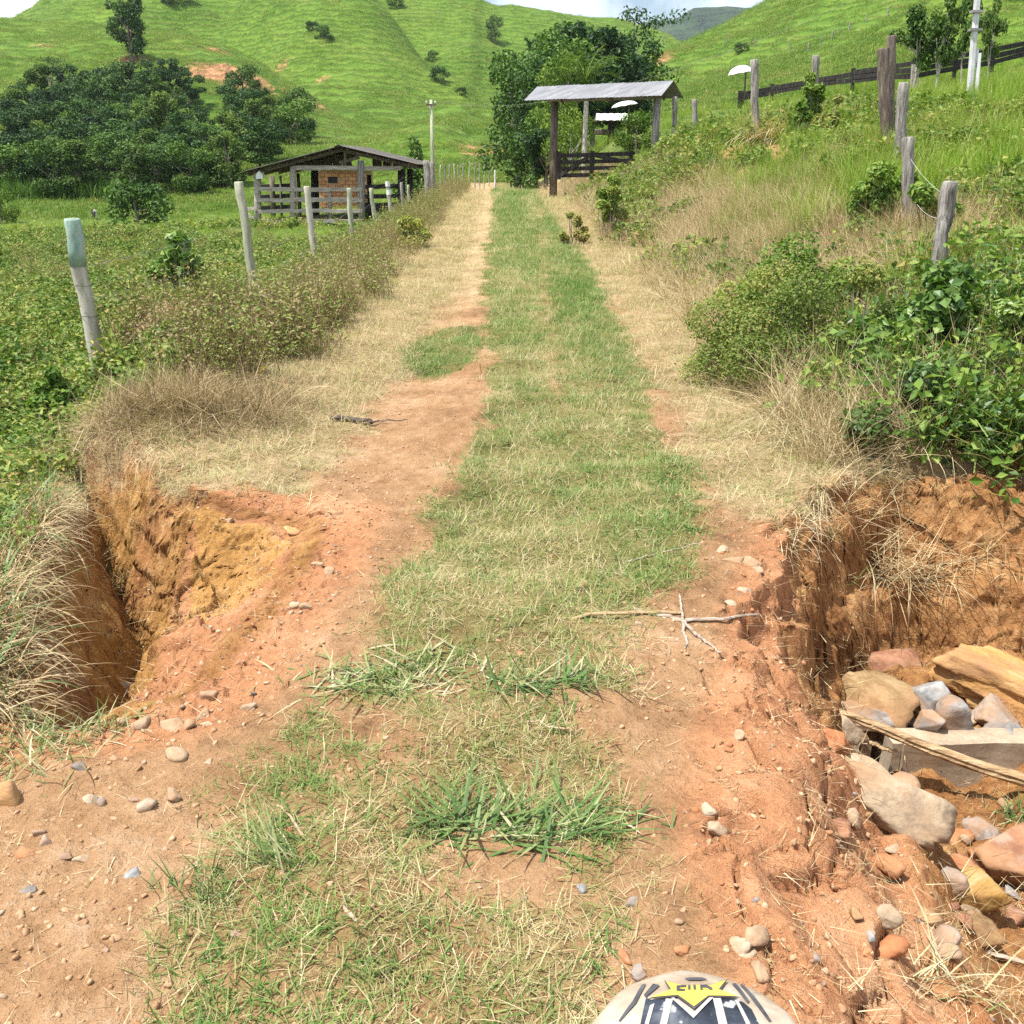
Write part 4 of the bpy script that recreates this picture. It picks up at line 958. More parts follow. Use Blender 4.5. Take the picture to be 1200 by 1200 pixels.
def strand(p, q, sag, r, name, label, cat, group=None, mat='wire', n=14):
    t = np.linspace(0, 1, n)[:, None]; P = np.array(p) * (1 - t) + np.array(q) * t; P[:, 2] -= sag * 4 * (t[:, 0] * (1 - t[:, 0]))
    mb = MB(); tube(mb, P, r, 5); return tag(mb.obj(name, M[mat], smooth=True), label, cat, group)
for k, z in enumerate((0.95, 0.68, 0.4)):
    mb = MB()
    for a, b in zip(PO[:-1], PO[1:]):
        t = np.linspace(0, 1, 8)[:, None]
        A = np.array(a) + np.array([-0.16 * z + 0.06, -0.01, z * 1.05]); B = np.array(b) + np.array([0.05, 0, z * 1.25])
        P = A * (1 - t) + B * t; P[:, 2] -= 0.1 * (t[:, 0] * (1 - t[:, 0])); tube(mb, P, 0.0016, 4)
    tag(mb.obj('fence_wire', M['wire']), ('top', 'middle', 'lowest')[k] + ' wire strand strung between the posts of the left fence', 'fence wire', 'wires of the left fence')
a_ = at(1067, 186, 11.55); b_ = at(1106, 228, 8.75); strand(a_, b_, 0.03, .0014, 'fence_wire', 'upper pale wire between the two nearest posts of the right bank', 'fence wire', 'wires of the right fence', 'whiteconc')
a_ = at(1067, 226, 11.55); b_ = at(1098, 256, 8.75); strand(a_, b_, 0.05, .0014, 'fence_wire', 'lower sagging pale wire between the two nearest posts of the right bank', 'fence wire', 'wires of the right fence', 'whiteconc')

# ------------------------------------------------------------------ utility poles
Y = 60; t = at(505, 117, Y); b = at(508, 214, Y); zb = min(h1(b.x, Y), b.z)
mb = MB(); tube(mb, [(b.x, Y, zb - .4), (b.x - .03, Y, zb + 1.5), (t.x + .02, Y, (zb + t.z) / 2), (t.x, Y, t.z)], [.115, .11, .10, .08], 12, rngs(3), 0.05)
up = empty('utility_pole', (0, 0, 0), 'slender weathered wooden pole standing beyond the cattle shed', 'utility pole'); mb.obj('pole', M['palepost'], up, smooth=True)
mb = MB(); beam(mb, (t.x - .28, Y - .12, t.z - .25), (t.x + .28, Y - .12, t.z - .25), .07, .09, rngs(4)); mb.obj('cross_arm', M['oldwood'], up)
for dx in (-.24, .24):
    mb = MB(); tube(mb, [(t.x + dx, Y - .12, t.z - .2), (t.x + dx, Y - .12, t.z - .12), (t.x + dx, Y - .12, t.z - .06)], [.03, .045, .02], 8); mb.obj('insulator', M['whiteconc'], up, smooth=True)
Y = 24; b = at(1137, 96, Y); zb = h1(b.x, Y); tp = at(1150, -55, Y)
cp = empty('concrete_pole', (0, 0, 0), 'pale concrete utility pole with a split foot rising out of the bank grass', 'utility pole')
mb = MB(); beam(mb, (b.x + .04, Y, zb - .3), tp, .125, .11, None); mb.obj('shaft', M['whiteconc'], cp)
mb = MB(); beam(mb, (b.x - .08, Y - .05, zb - .3), (b.x + .05, Y - .02, zb + 1.1), .045, .08, None); beam(mb, (b.x + .17, Y - .05, zb - .3), (b.x + .11, Y - .02, zb + 1.0), .045, .08, None); mb.obj('foot_leg', M['whiteconc'], cp)
for f in (.5, .62): 
    mb = MB(); q = Vector((b.x + .04, Y, zb)).lerp(tp, f); box(mb, q, (.24, .2, .05))
    mb.obj('steel_band', M['wire'], cp)
strand((t.x + .24, 60, t.z - .05), (tp.x, 24, tp.z + .2), 1.3, .004, 'power_line', 'thin overhead wire running from the wooden pole to the concrete pole', 'power line', None, 'wire', 40)

# ------------------------------------------------------------------ cattle shed
r_ = rngs(5); YS = 41.0; ZS = -0.74
shed = empty('cattle_shed', (-6.5, YS, ZS), 'open timber cattle shed with a low ridged sheet roof and plank rails', 'shed'); SO = np.array((-6.5, YS, ZS))
def S(px, py, dy=0.0): return np.array(at(px, py, YS + dy)) - SO
def Sx(px, dy=0): return S(px, 230, dy)[0]
zE = S(290, 201)[2]; zR = S(401, 171)[2]; zE2 = S(491, 193)[2]; D = 10.0
eL = np.array([Sx(288), 0, zE]); rg = np.array([Sx(401.5), 0, zR]); eR = np.array([Sx(492), 0, zE2])
def corr(mb, a, b, dirv, L, n, amp, th):
    """corrugated sheet: from edge a-b (down the slope) repeated along dirv for L"""
    V = []; Q = []
    a, b, dv = np.array(a), np.array(b), np.array(dirv, float)
    nm = np.cross(b - a, dv); nm /= np.linalg.norm(nm); nm = nm if nm[2] > 0 else -nm
    for i in range(n + 1):
        o_ = dv * L * i / n + nm * amp * math.sin(i * math.pi / 2)
        V += [a + o_, b + o_, a + o_ - nm * th, b + o_ - nm * th]
    for i in range(n):
        k = i * 4; Q += [(k, k + 1, k + 5, k + 4), (k + 2, k + 6, k + 7, k + 3), (k, k + 4, k + 6, k + 2), (k + 1, k + 3, k + 7, k + 5)]
    Q += [(0, 2, 3, 1), (n * 4, n * 4 + 1, n * 4 + 3, n * 4 + 2)]
    mb.add(V, Q=Q)
for a, b in ((eL, rg), (rg, eR)):
    nsh = 9
    for k in range(nsh):
        mb = MB(); j = r_.normal(0, .012)
        corr(mb, a + np.array([0, -0.35 + k * D / nsh, .012 * (k % 2) + j]), b + np.array([0, -0.35 + k * D / nsh, .012 * (k % 2) + j]), (0, 1, 0), D / nsh + .06, 24, .012, .006)
        mb.obj('roof_sheet', M['oldroof'], shed, loc=(0, 0, 0))
mb = MB(); corr(mb, rg + np.array([-.18, -.36, -.02]), rg + np.array([0, -.36, .045]), (0, 1, 0), D + .05, 2, 0, .01); corr(mb, rg + np.array([0, -.36, .045]), rg + np.array([.18, -.36, -.03]), (0, 1, 0), D + .05, 2, 0, .01)
mb.obj('ridge_cap', M['oldroof'], shed)
def spost(px, pyt, pyb, r, mt, dy=0.0, lab=None):
    a = S(px, pyb, dy); b = S(px - .5, pyt, dy); mb = MB(); a[2] = min(a[2], h1(a[0] + SO[0], YS + dy) - SO[2]) - .1
    tube(mb, [a, a * .5 + b * .5, b], [r, r * .98, r * .92], 9, r_, .06); o = mb.obj('post', M[mt], shed, smooth=True)
    if lab: o['label'] = lab
for (px, pt, pb, r, mt, dy) in ((302, 203, 266, .14, 'greywood', .1), (343.5, 195, 262, .12, 'greywood', .1), (423.5, 188, 263, .14, 'post', .1), (471, 198, 238, .15, 'darkwood', .8), (481, 198, 232, .13, 'darkwood', 2.5), (387, 220, 264, .07, 'post', .05),
                             (369, 199, 243, .17, 'darkwood', 3.5), (350, 203, 240, .08, 'oldwood', 5), (319, 206, 240, .12, 'oldwood', 5.5), (329, 206, 238, .06, 'oldwood', 5.5), (433, 205, 240, .1, 'darkwood', 5.5)):
    spost(px, pt, pb, r, mt, dy)
for px, pt in ((409, 0), (421, 0), (405, 0)): pass
mb = MB(); beam(mb, S(343, 196.5, .12), S(470, 197.5, .12), .12, .17, r_, n=8); mb.obj('tie_beam', M['greywood'], shed)
for k in range(4):
    mb = MB(); yo = .25 + k * 2.7; beam(mb, eL + [0.1, yo, -.10], rg + [0, yo, -.14], .07, .13, r_); beam(mb, rg + [0, yo, -.14], eR + [-.1, yo, -.10], .07, .13, r_); mb.obj('rafter', M['oldwood'], shed)
mb = MB(); beam(mb, S(404, 176, .2), S(405, 196, .2), .1, .1, r_); beam(mb, S(398, 191, .2), S(421, 184, .2), .09, .12, r_); mb.obj('king_post', M['oldwood'], shed)
for t in np.linspace(.12, .9, 4):
    for a, b in ((eL, rg), (eR, rg)):
        mb = MB(); q = a + (b - a) * t; beam(mb, q + [0, -.2, -.06], q + [0, D - .5, -.06], .06, .07, r_); mb.obj('purlin', M['oldwood'], shed)
for x_ in np.arange(eL[0] + .35, eR[0] - .2, .40):
    zt_ = np.interp(x_, [eL[0], rg[0], eR[0]], [eL[2], rg[2], eR[2]]) - .16; zb_ = S(380, 196.5)[2] + .02
    if zt_ > zb_ + .05 and not (rg[0] + .25 < x_ < rg[0] + .9):
        mb = MB(); beam(mb, (x_, 2.6, zb_), (x_ + r_.normal(0, .01), 2.6, zt_), .37, .03, r_, up=(0, 1, 0), n=3); mb.obj('gable_shade_board', M['oldwood'], shed)  # dark boards added to imitate the shaded underside of the roof
for py in (222, 234.5, 247, 259):
    for (x0, x1) in ((303, 344), (344, 386), (387, 424)):
        mb = MB(); beam(mb, S(x0 - .5, py + r_.normal(0, .5), -.02), S(x1 + .5, py + r_.normal(0, .6), -.02), .04, .135 + .02 * r_.random(), r_); o = mb.obj('rail', M['greywood'], shed)
for py, h_ in ((218.5, .16), (230, .16), (243, .35)):
    mb = MB(); beam(mb, S(428, py + .5, .5), S(469, py - .5, .9), .05, h_, r_); o = mb.obj('rail', M['darkwood'], shed); o['label'] = 'black-tarred rail'
for py in (219, 231, 244):
    mb = MB(); beam(mb, S(304, py, 5.4), S(345, py - 2, 5.6), .05, .17, r_); mb.obj('rail', M['darkwood'], shed)
mb = MB(); beam(mb, S(286, 248, .4), S(303, 262, .2), .04, .12, r_); beam(mb, S(287, 245, .5), S(302, 244, .2), .04, .12, r_); mb.obj('brace', M['greywood'], shed)
mb = MB(); beam(mb, S(352, 258, 2.0), S(418, 256, 2.0), .5, .3, r_); mb.obj('feed_trough', M['oldwood'], shed)
# white house-shaped box on the shed corner
bx = S(304.5, 206, -.1); mb = MB(); w_, h_, d_ = .13, .22, .1
V = [(-w_, -d_, -h_ / 2), (w_, -d_, -h_ / 2), (w_, -d_, h_ / 4), (0, -d_, h_ * .8), (-w_, -d_, h_ / 4)]; V += [(a, -b, c) for a, b, c in V]
mb.add(V, Q=[(0, 1, 2, 4), (5, 9, 7, 6), (0, 5, 6, 1), (1, 6, 7, 2), (0, 4, 9, 5)], T=[(4, 2, 3), (9, 8, 7)])
mb.add(np.array([(-w_ * 1.4, -d_ * 1.3, h_ * .12), (0, -d_ * 1.3, h_ * .86), (w_ * 1.4, -d_ * 1.3, h_ * .12), (-w_ * 1.4, d_ * 1.2, h_ * .12), (0, d_ * 1.2, h_ * .86), (w_ * 1.4, d_ * 1.2, h_ * .12)]), Q=[(0, 1, 4, 3), (1, 2, 5, 4)])
tag(mb.obj('bird_box', M['white'], loc=Vector(bx + SO)), 'small white house-shaped box hung under the left eave of the shed', 'bird box')

# brick hut behind the shed
hut = empty('brick_hut', (at(400, 222, 56).x, 56, -.8), 'small clay-brick hut with a dark square opening seen through the shed', 'hut')
def Hh(px, py, dy=0): return np.array(at(px, py, 56 + dy)) - np.array(hut.location)
x0, z1 = Hh(372, 203)[0], Hh(372, 201)[2]; x1 = Hh(428, 203)[0]; z0 = -.4
ox0, oz1 = Hh(386, 205.5)[0], Hh(386, 205.5)[2]; ox1, oz0 = Hh(393, 214.5)[0], Hh(393, 214.5)[2]
mb = MB(); box(mb, ((x0 + x1) / 2, 1.6, (z0 + z1) / 2), (x1 - x0 - .05, 3.0, z1 - z0)); 
mb.obj('wall', M['mortar'], hut)
proto = None; bw, bh = .36, .19; row = 0; z = z0
bm_ = MB(); box(bm_, (0, 0, 0), (bw - .03, .12, bh - .025)); bme = bm_.mesh('brick', M['claybrick'])
while z < z1:
    x = x0 + (bw / 2 if row % 2 else bw)
    while x < x1:
        if not (ox0 - bw / 2 < x < ox1 + bw / 2 and oz0 < z + bh / 2 < oz1):
            o = bpy.data.objects.new('brick', bme); C.objects.link(o); o.parent = hut; o.location = (x, .07 + r_.normal(0, .008), z + bh / 2)
        x += bw
    z += bh; row += 1
mb = MB(); box(mb, ((ox0 + ox1) / 2, .09, (oz0 + oz1) / 2), (ox1 - ox0 + .2, .03, oz1 - oz0)); mb.obj('opening_shade_panel', M['black'], hut)  # flat black panel painting the unlit inside of the opening
mb = MB(); corr(mb, (x0 - .3, -.3, z1 + .12), (x0 - .3, 3.5, z1 + .2), (1, 0, 0), x1 - x0 + .6, 30, .015, .008); mb.obj('roof', M['oldwood'], hut)  # coloured dark so it passes for the shaded shed interior

# ------------------------------------------------------------------ gate with its little roof
yl, yr = 36.4, 34.3
pl = at(648.5, 200, yl); pr = at(868 / 4.615 + 580, 150, yr)
gs = empty('gate_shelter', (pl.x, yl, h1(pl.x, yl)), 'two-post gateway roof of grey corrugated sheet over the farm gate', 'gate shelter'); GO = np.array(gs.location)
zl, zr_ = at(648.5, 119, yl).z, at(768, 116, yr).z
for (q, zt, r, mt) in ((pl, zl, .13, 'oldwood'), (pr, zr_, .12, 'post')):
    mb = MB(); zb = h1(q.x, q.y); tube(mb, [np.array((q.x, q.y, zb - .4)) - GO, np.array((q.x, q.y, (zb + zt) / 2)) - GO, np.array((q.x + .02, q.y, zt)) - GO], [r, r * .97, r * .92], 10, r_, .05); mb.obj('post', M[mt], gs, smooth=True)
ax = Vector((pr.x - pl.x, yr - yl, 0)).normalized(); nx = Vector((-ax.y, ax.x, 0))
A = Vector((pl.x, yl, zl + .12)) - ax * .68; B = Vector((pr.x, yr, zr_ + .14)) + ax * .50; Lr = (B - A).length; dv = np.array((B - A).normalized())
rise, half = .36, .78
for sgn in (-1, 1):
    ea = np.array(A) + np.array(nx) * sgn * half - np.array([0, 0, .10]) - GO; ra = np.array(A) + np.array([0, 0, rise]) - GO
    ns = 6
    for k in range(ns):
        mb = MB(); off = dv * (Lr / ns) * k + np.array([0, 0, .008 * (k % 2)]); corr(mb, ea + off, ra + off, dv, Lr / ns + .05, 24, .007, .004); mb.obj('roof_sheet', M['roof'], gs)
mb = MB(); beam(mb, np.array(A) + dv * .3 - GO, np.array(B) - dv * .3 - GO, .11, .14, r_); mb.obj('top_beam', M['oldwood'], gs)
for k in (.12, .5, .88):
    q = np.array(A) + dv * Lr * k - GO
    mb = MB()
    for sgn in (-1, 1): beam(mb, q + np.array(nx) * sgn * (half - .08) - np.array([0, 0, .13]), q + np.array([0, 0, rise - .05]), .06, .07, r_)
    mb.obj('rafter', M['oldwood'], gs)
gate = empty('farm_gate', (pl.x + .15, yl - .03, 0), 'black five-bar timber gate with diagonal braces under the gateway roof', 'gate'); gO = np.array(gate.location)
gx = Vector((at(738, 200, 35).x - pl.x, -1.35, 0)); gl = gx.length; gx.normalize()
def Gp(s, z, o=0): return np.array((gx.x * s + -gx.y * o * -1, gx.y * s - o, z))
gz0 = at(650, 208, 36.3).z; gz1 = at(650, 181, 36.3).z
for k in range(4):
    mb = MB(); z = gz0 + .06 + (gz1 - gz0 - .1) * k / 3; beam(mb, Gp(.05, z), Gp(gl, z + .06), .035, .125, r_); mb.obj('bar', M['darkwood'], gate)
for s, w_ in ((.06, .17), (gl * .46, .16), (gl - .1, .12)):
    mb = MB(); beam(mb, Gp(s, gz0 - .06, .05), Gp(s, gz1 + .10, .05), w_, .05, r_, up=(0, 1, 0)); mb.obj('stile', M['darkwood'], gate)
mb = MB(); beam(mb, Gp(.1, gz0 + .05, .06), Gp(gl * .45, gz1 - .02, .06), .04, .12, r_); mb.obj('brace', M['darkwood'], gate)
mb = MB(); beam(mb, Gp(gl * .48, gz1 - .02, .06), Gp(gl - .05, gz0 + .45, .06), .04, .12, r_); mb.obj('brace', M['darkwood'], gate)

# little roofed trough and parasols beyond
Y = 50; b = at(716, 166, Y); zb = h1(b.x, Y)
sh = empty('trough_shelter', (b.x, Y, min(zb, b.z)), 'tiny white-roofed cattle trough shelter on one dark post behind the gate', 'trough shelter'); o_ = np.array(sh.location)
zt = at(716, 141, Y).z - o_[2]; zr2 = at(716, 133, Y).z - o_[2]
mb = MB(); tube(mb, [(0, 0, -.3), (0, 0, zt)], .16, 8, r_, .04); mb.obj('post', M['darkwood'], sh)
for sgn in (-1, 1):
    mb = MB(); corr(mb, (-.78, sgn * .8, zt - .02), (-.70, 0, zr2), (1, 0, 0), 1.5, 20, .012, .008); mb.obj('roof', M['white'], sh)
mb = MB(); beam(mb, (-.7, 0, zt), (.7, 0, zt), .1, .12, r_); beam(mb, (0, -.6, zt - .04), (0, .6, zt - .04), .1, .1, r_); mb.obj('beam', M['oldwood'], sh)
mb = MB(); beam(mb, (-.75, .1, .45), (.7, .1, .45), .4, .25, r_); mb.obj('feed_trough', M['oldwood'], sh)
def parasol(px, pyt, pyr, pyb, wpx, Y, label):
    b = at(px, pyb, Y); e = empty('parasol', (b.x, Y, min(b.z, h1(b.x, Y))), label, 'parasol'); k = mpp(b)
    R_ = wpx * k / 2; ht = at(px, pyt, Y).z - e.location.z; hr = at(px, pyr, Y).z - e.location.z
    n = 16; V = []; Q = []
    for i in range(6):
        f = i / 5; rad = R_ * math.sin(f * 1.45) / math.sin(1.45); zz = hr + (ht - hr) * math.cos(f * 1.45)
        for j in range(n): a = j * 6.2832 / n; q = 1 - .05 * (j % 2) * f; V.append((rad * q * math.cos(a), rad * q * math.sin(a), zz - .02 * f * (j % 2 == 0)))
    for i in range(5):
        for j in range(n): Q.append((i * n + j, (i + 1) * n + j, (i + 1) * n + (j + 1) % n, i * n + (j + 1) % n))
    mb = MB(); mb.add(V, Q=Q); mb.obj('canopy', M['white'], e, smooth=True).rotation_euler = (0, R(-9), 0)
    mb = MB(); tube(mb, [(0, 0, -.3), (0, 0, ht)], .035, 8); mb.obj('pole', M['oldwood'], e)
    return e
parasol(872, 76, 86.5, 115, 29, 48, 'small white parasol on a thin pole beside the black board fence')
parasol(736, 118, 124, 158, 31, 47, 'flat pale parasol half hidden under the gate roof')

# black board fence across the hillside
bf = empty('board_fence', (0, 0, 0), 'long black-tarred board fence climbing the hillside on the right', 'fence')
fp = [(868, 119, 108, 49), (905, 110, 100, 49), (955, 101, 92, 48), (1000, 97, 81.5, 47), (1036, 92, 77, 46), (1072, 92, 70, 45), (1120, 82, 62, 46), (1164, 76, 54, 47), (1208, 64, 44, 48), (1260, 50, 32, 49)]
FP = []
for i, (px, pb, pt, Y) in enumerate(fp):
    a = np.array(at(px, pb, Y)); b = np.array(at(px, pt, Y)); FP.append((a, b))
    mb = MB(); beam(mb, a - [0, 0, 1.2], b + [0, 0, .05], .22 if i in (0, 5) else .15, .12, r_, up=(0, 1, 0)); mb.obj('post', M['darkwood'], bf)
for i in range(len(FP) - 1):
    nr = 3 if 3 <= i else 2
    for k in range(nr):
        f = (k + .35) / nr; mb = MB(); a = FP[i][0] + (FP[i][1] - FP[i][0]) * f; b = FP[i + 1][0] + (FP[i + 1][1] - FP[i + 1][0]) * f
        beam(mb, a + [-.05, -.08, r_.normal(0, .02)], b + [.05, -.085, r_.normal(0, .02)], .04, .19, r_); mb.obj('board', M['darkwood'], bf)
mb = MB(); a = at(1073, 86, 44.8); beam(mb, np.array(a) - [0, 0, .6], np.array(at(1073, 75, 44.8)), .3, .12, None, up=(0, 1, 0)); mb.obj('pale_plank', M['greywood'], bf)
hp = [(842, 30, 19), (884, 42, 50), (975, 42, 60), (980, 40, 30), (994, 34, 30), (982, 70, 40), (956, 58, 40), (924, 64, 40), (1086, 62, 45)]
for i, (px, py) in enumerate(((852, 50), (885, 56), (925, 60), (947, 60), (962, 54), (975, 46), (982, 42), (995, 37), (1015, 27), (1040, 20))):
    g = hit(px, py); z = h1(g.x, g.y)
    post('fence_post', (g.x, g.y, z), (g.x, g.y, z + 9 * mpp(g)), .07 + .02 * (i % 2), M['post'], 'small distant post on the upper right hillside, %s from its left end' % ORD[i], 'distant posts on the right hillside', 120 + i, 7)
g = at(846, 30, 1)

# ------------------------------------------------------------------ trees
def crown_blobs(r, kind):
    B = []
    if kind == 'dome':
        for i in range(20):
            a = r.uniform(0, 6.28); zz = r.uniform(.12, .95); rad = .36 * math.sqrt(max(0, 1 - ((zz - .45) / .55) ** 2)) * r.uniform(.6, 1.05)
            s_ = r.uniform(.12, .20); B.append(((rad * math.cos(a), rad * math.sin(a), zz * .9), (s_, s_, s_ * .85)))
    elif kind == 'tall':
        for i in range(24):
            a = r.uniform(0, 6.28); zz = r.uniform(.2, 1.0); rad = .24 * math.sqrt(max(0.05, 1 - ((zz - .55) / .55) ** 2)) * r.uniform(.4, 1.1)
            s_ = r.uniform(.09, .15); B.append(((rad * math.cos(a), rad * math.sin(a), zz * .94), (s_, s_, s_ * .85)))
    elif kind == 'oak':
        for i in range(26):
            a = r.uniform(0, 6.28); zz = r.uniform(.22, .95); rad = .36 * math.sqrt(max(0.03, 1 - ((zz - .62) / .42) ** 2)) * r.uniform(.45, 1.1)
            s_ = r.uniform(.09, .16); B.append(((rad * math.cos(a), rad * math.sin(a), zz * .95), (s_ * 1.15, s_, s_ * .7)))
    elif kind == 'round':
        for i in range(34):
            a = r.uniform(0, 6.28); zz = r.uniform(.10, .92); rad = .32 * math.sqrt(max(0.08, 1 - ((zz - .46) / .5) ** 2)) * r.uniform(.45, 1.08)
            s_ = r.uniform(.09, .15); B.append(((rad * math.cos(a), rad * math.sin(a), zz), (s_, s_, s_ * .8)))
    elif kind == 'stem':
        for i in range(18):
            a = r.uniform(0, 6.28); zz = r.uniform(.40, .98); rad = .27 * math.sqrt(max(0.05, 1 - ((zz - .68) / .36) ** 2)) * r.uniform(.3, 1.1)
            s_ = r.uniform(.08, .13); B.append(((rad * math.cos(a), rad * math.sin(a), zz), (s_, s_, s_ * .8)))
    elif kind == 'airy':
        for i in range(15):
            a = r.uniform(0, 6.28); zz = r.uniform(.45, .98); rad = .33 * r.uniform(.2, 1.0)
            s_ = r.uniform(.07, .12); B.append(((rad * math.cos(a), rad * math.sin(a), zz * .96), (s_ * 1.3, s_ * 1.3, s_ * .5)))
    elif kind == 'bush':
        for i in range(14):
            a = r.uniform(0, 6.28); zz = r.uniform(.08, .8); rad = .5 * math.sqrt(max(0.05, 1 - (zz / .95) ** 2)) * r.uniform(.4, 1.0)
            s_ = r.uniform(.16, .25); B.append(((rad * math.cos(a), rad * math.sin(a), zz), (s_, s_, s_ * .8)))
    elif kind == 'cone':
        for i in range(20):
            zz = r.uniform(.08, .95); a = r.uniform(0, 6.28); rad = .26 * (1 - zz) * r.uniform(.3, 1.0)
            s_ = .07 + .12 * (1 - zz); B.append(((rad * math.cos(a), rad * math.sin(a), zz), (s_, s_, s_ * .9)))
    return B
def tree_meshes(seed, kind, n, L, mat, trunkmat='bark', tr=0.022, base=0.0):
    r = rngs(seed); B = crown_blobs(r, kind); mb = MB(); leaf_cloud(mb, r, n, B, L, tint=(0.08, 0.95), shell=.5)
    cm = mb.mesh('crown', mat)
    mb = MB(); top = .62 if kind != 'cone' else .9
    pts = [(0, 0, -.05), (r.normal(0, .008), r.normal(0, .008), .12), (r.normal(0, .015), r.normal(0, .015), .3), (r.normal(0, .03), r.normal(0, .03), top)]
    tube(mb, pts, [tr * 1.25, tr, tr * .8, tr * .3], 8, r, .06)
    for j in r.choice(len(B), min(9, len(B)), replace=False):
        b = np.array(B[j][0]); t0 = min(.2 + .35 * r.random(), b[2] * .8); a = np.array([0, 0, t0]); 
        tube(mb, [a, a * .45 + b * .55 + np.array([0, 0, -.02]), b], [tr * .5, tr * .32, tr * .1], 5, caps=False)
    return cm, mb.mesh('trunk', M[trunkmat])
TM = {}
for i in range(5): TM['grove%d' % i] = tree_meshes(300 + i, ('dome', 'oak', 'oak', 'tall', 'round')[i], 4200, .05, M[('tree', 'tree3', 'tree3', 'tree', 'tree2')[i]])
TM['lone'] = tree_meshes(325, 'round', 8000, .042, M['tree'], tr=.03); TM['oak'] = tree_meshes(310, 'oak', 4600, .036, M['tree'], tr=.028)
TM['tallA'] = tree_meshes(311, 'tall', 4600, .034, M['tree']); TM['tallB'] = tree_meshes(312, 'tall', 4200, .034, M['tree'])
TM['light'] = tree_meshes(313, 'tall', 2600, .042, M['lighttree'], 'palebark', .012); TM['lightB'] = tree_meshes(314, 'dome', 2600, .045, M['lighttree'], 'palebark', .014)
TM['airy'] = tree_meshes(315, 'airy', 900, .035, M['tree'], 'palebark', .014); TM['bush'] = tree_meshes(316, 'bush', 2600, .075, M['tree']); TM['cone'] = tree_meshes(317, 'cone', 2200, .05, M['tree'])
TM['small'] = tree_meshes(318, 'stem', 2200, .055, M['tree'], 'palebark', .022); TM['smallb'] = tree_meshes(328, 'stem', 2000, .055, M['tree2'], 'palebark', .02); TM['lbush'] = tree_meshes(319, 'bush', 2400, .07, M['lighttree'])
def tree(name, label, cat, px, pyb, pyt, key, Y=None, rz=0, wide=1.0, group=None):
    g = hit(px, pyb) if Y is None else at(px, pyb, Y)
    if Y is not None: g = Vector((g.x, Y, min(g.z, h1(g.x, Y)) if True else 0))
    hgt = (pyb - pyt) * mpp(g) * 1.03
    if Y is not None: hgt = at(px, pyt, Y).z - g.z
    e = empty(name, g, label, cat, group, rz); e.scale = (hgt * wide, hgt * wide, hgt)
    for nm, me in zip(('crown', 'trunk'), TM[key]):
        o = bpy.data.objects.new(nm, me); C.objects.link(o); o.parent = e
    return e
r_ = rngs(9)
GRV = 'trees of the dense grove at the foot of the left hill'
rows = [(228, 8, 255, 31, 62), (216, 0, 290, 30, 58), (203, 14, 330, 29, 58), (188, 24, 352, 30, 55), (172, 22, 345, 31, 54), (156, 30, 350, 31, 54), (142, 48, 335, 32, 52), (126, 50, 300, 30, 48)]
gi = 0
for ri, (py, a, b, step, hp_) in enumerate(rows):
    px = a; ci = -1
    while px <= b:
        gi += 1; pp = py + r_.normal(0, 3); q = px + r_.normal(0, 6); k = int(r_.integers(0, 5))
        skip = 228 < q < 250 and py < 165
        if not skip:
            ci += 1
            tree('grove_tree', 'dark broadleaf grove tree, %s from the left in the %s row up the slope' % (ORD[ci], ORD[ri]), 'tree', q, pp, pp - hp_ * r_.uniform(.8, 1.1), 'grove%d' % k, rz=r_.uniform(0, 6), wide=r_.uniform(1.0, 1.3), group=GRV)
        px += step
tree('grove_tree', 'thin airy tree with bare twigs at the upper left of the grove', 'tree', 62, 125, 72, 'airy', rz=1, wide=1.1)
tree('lone_tree', 'lone dark round tree standing on the left hillside', 'tree', 155, 72, -3, 'lone', rz=.6, wide=.86)
tree('hill_tree', 'small dark tree high on the far middle hill', 'tree', 580, 51, 22, 'tallA', rz=2, wide=1.2)
for i, (px, py, pt) in enumerate(((196, 6, -14), (208, 5, -16), (221, 4, -14))):
    tree('ridge_tree', ('left', 'middle', 'right')[i] + ' one of the dark treetops on the ridge at the top left', 'tree', px, py, pt, 'grove%d' % i, group='treetops on the left ridge', rz=i)
CL = 'dark trees crowding behind the gate'
for i, (px, pb, pt, Y, key, w_, lab) in enumerate((
    (607, 200, 52, 70, 'tallA', .95, 'tall dark tree at the left edge of the clump beside the track end'),
    (628, 196, 62, 66, 'tallB', .9, 'dark dense tree standing second in the clump beside the track end'),
    (650, 190, 30, 76, 'tallA', .9, 'dark tree rising highest in the left half of the clump behind the gate'),
    (672, 180, 22, 82, 'grove2', .95, 'broad rounded dark tree in the middle of the clump behind the gate'),
    (694, 170, 26, 84, 'grove2', .95, 'dark olive tree right of the middle of the clump behind the gate'),
    (716, 150, 34, 86, 'grove2', .9, 'dark spreading tree at the right of the clump behind the gate'),
    (735, 125, 45, 88, 'grove4', 1.0, 'low dark tree at the right foot of the clump, above the gate roof'),
    (640, 200, 118, 58, 'grove3', 1.1, 'lower dark leafy tree over the clay cutting'),
    (624, 206, 148, 56, 'bush', .8, 'dark bush overhanging the clay cutting at the end of the track'))):
    tree('tree', lab, 'tree', px, pb, pt, key, Y, rz=i, wide=w_, group=CL)
tree('slender_tree', 'tall slender tree with a sparse crown against the far blue mountain', 'tree', 750, 80, 4, 'airy', 90, 2, .8)
tree('slender_tree', 'shorter leafy tree under the slender sparse-crowned one', 'tree', 745, 95, 32, 'grove3', 89, 3, .8)
tree('light_tree', 'yellow-green tree with a slim pale stem above the left part of the gate roof', 'tree', 658, 196, 62, 'light', 50, 1, .75)
tree('light_tree', 'olive-green bushy tree between the gate post and the clay cutting', 'tree', 640, 205, 138, 'grove1', 46, 4, .85)
tree('light_tree', 'bright green young tree behind the black gate', 'tree', 668, 196, 118, 'lightB', 44, 2, .8)
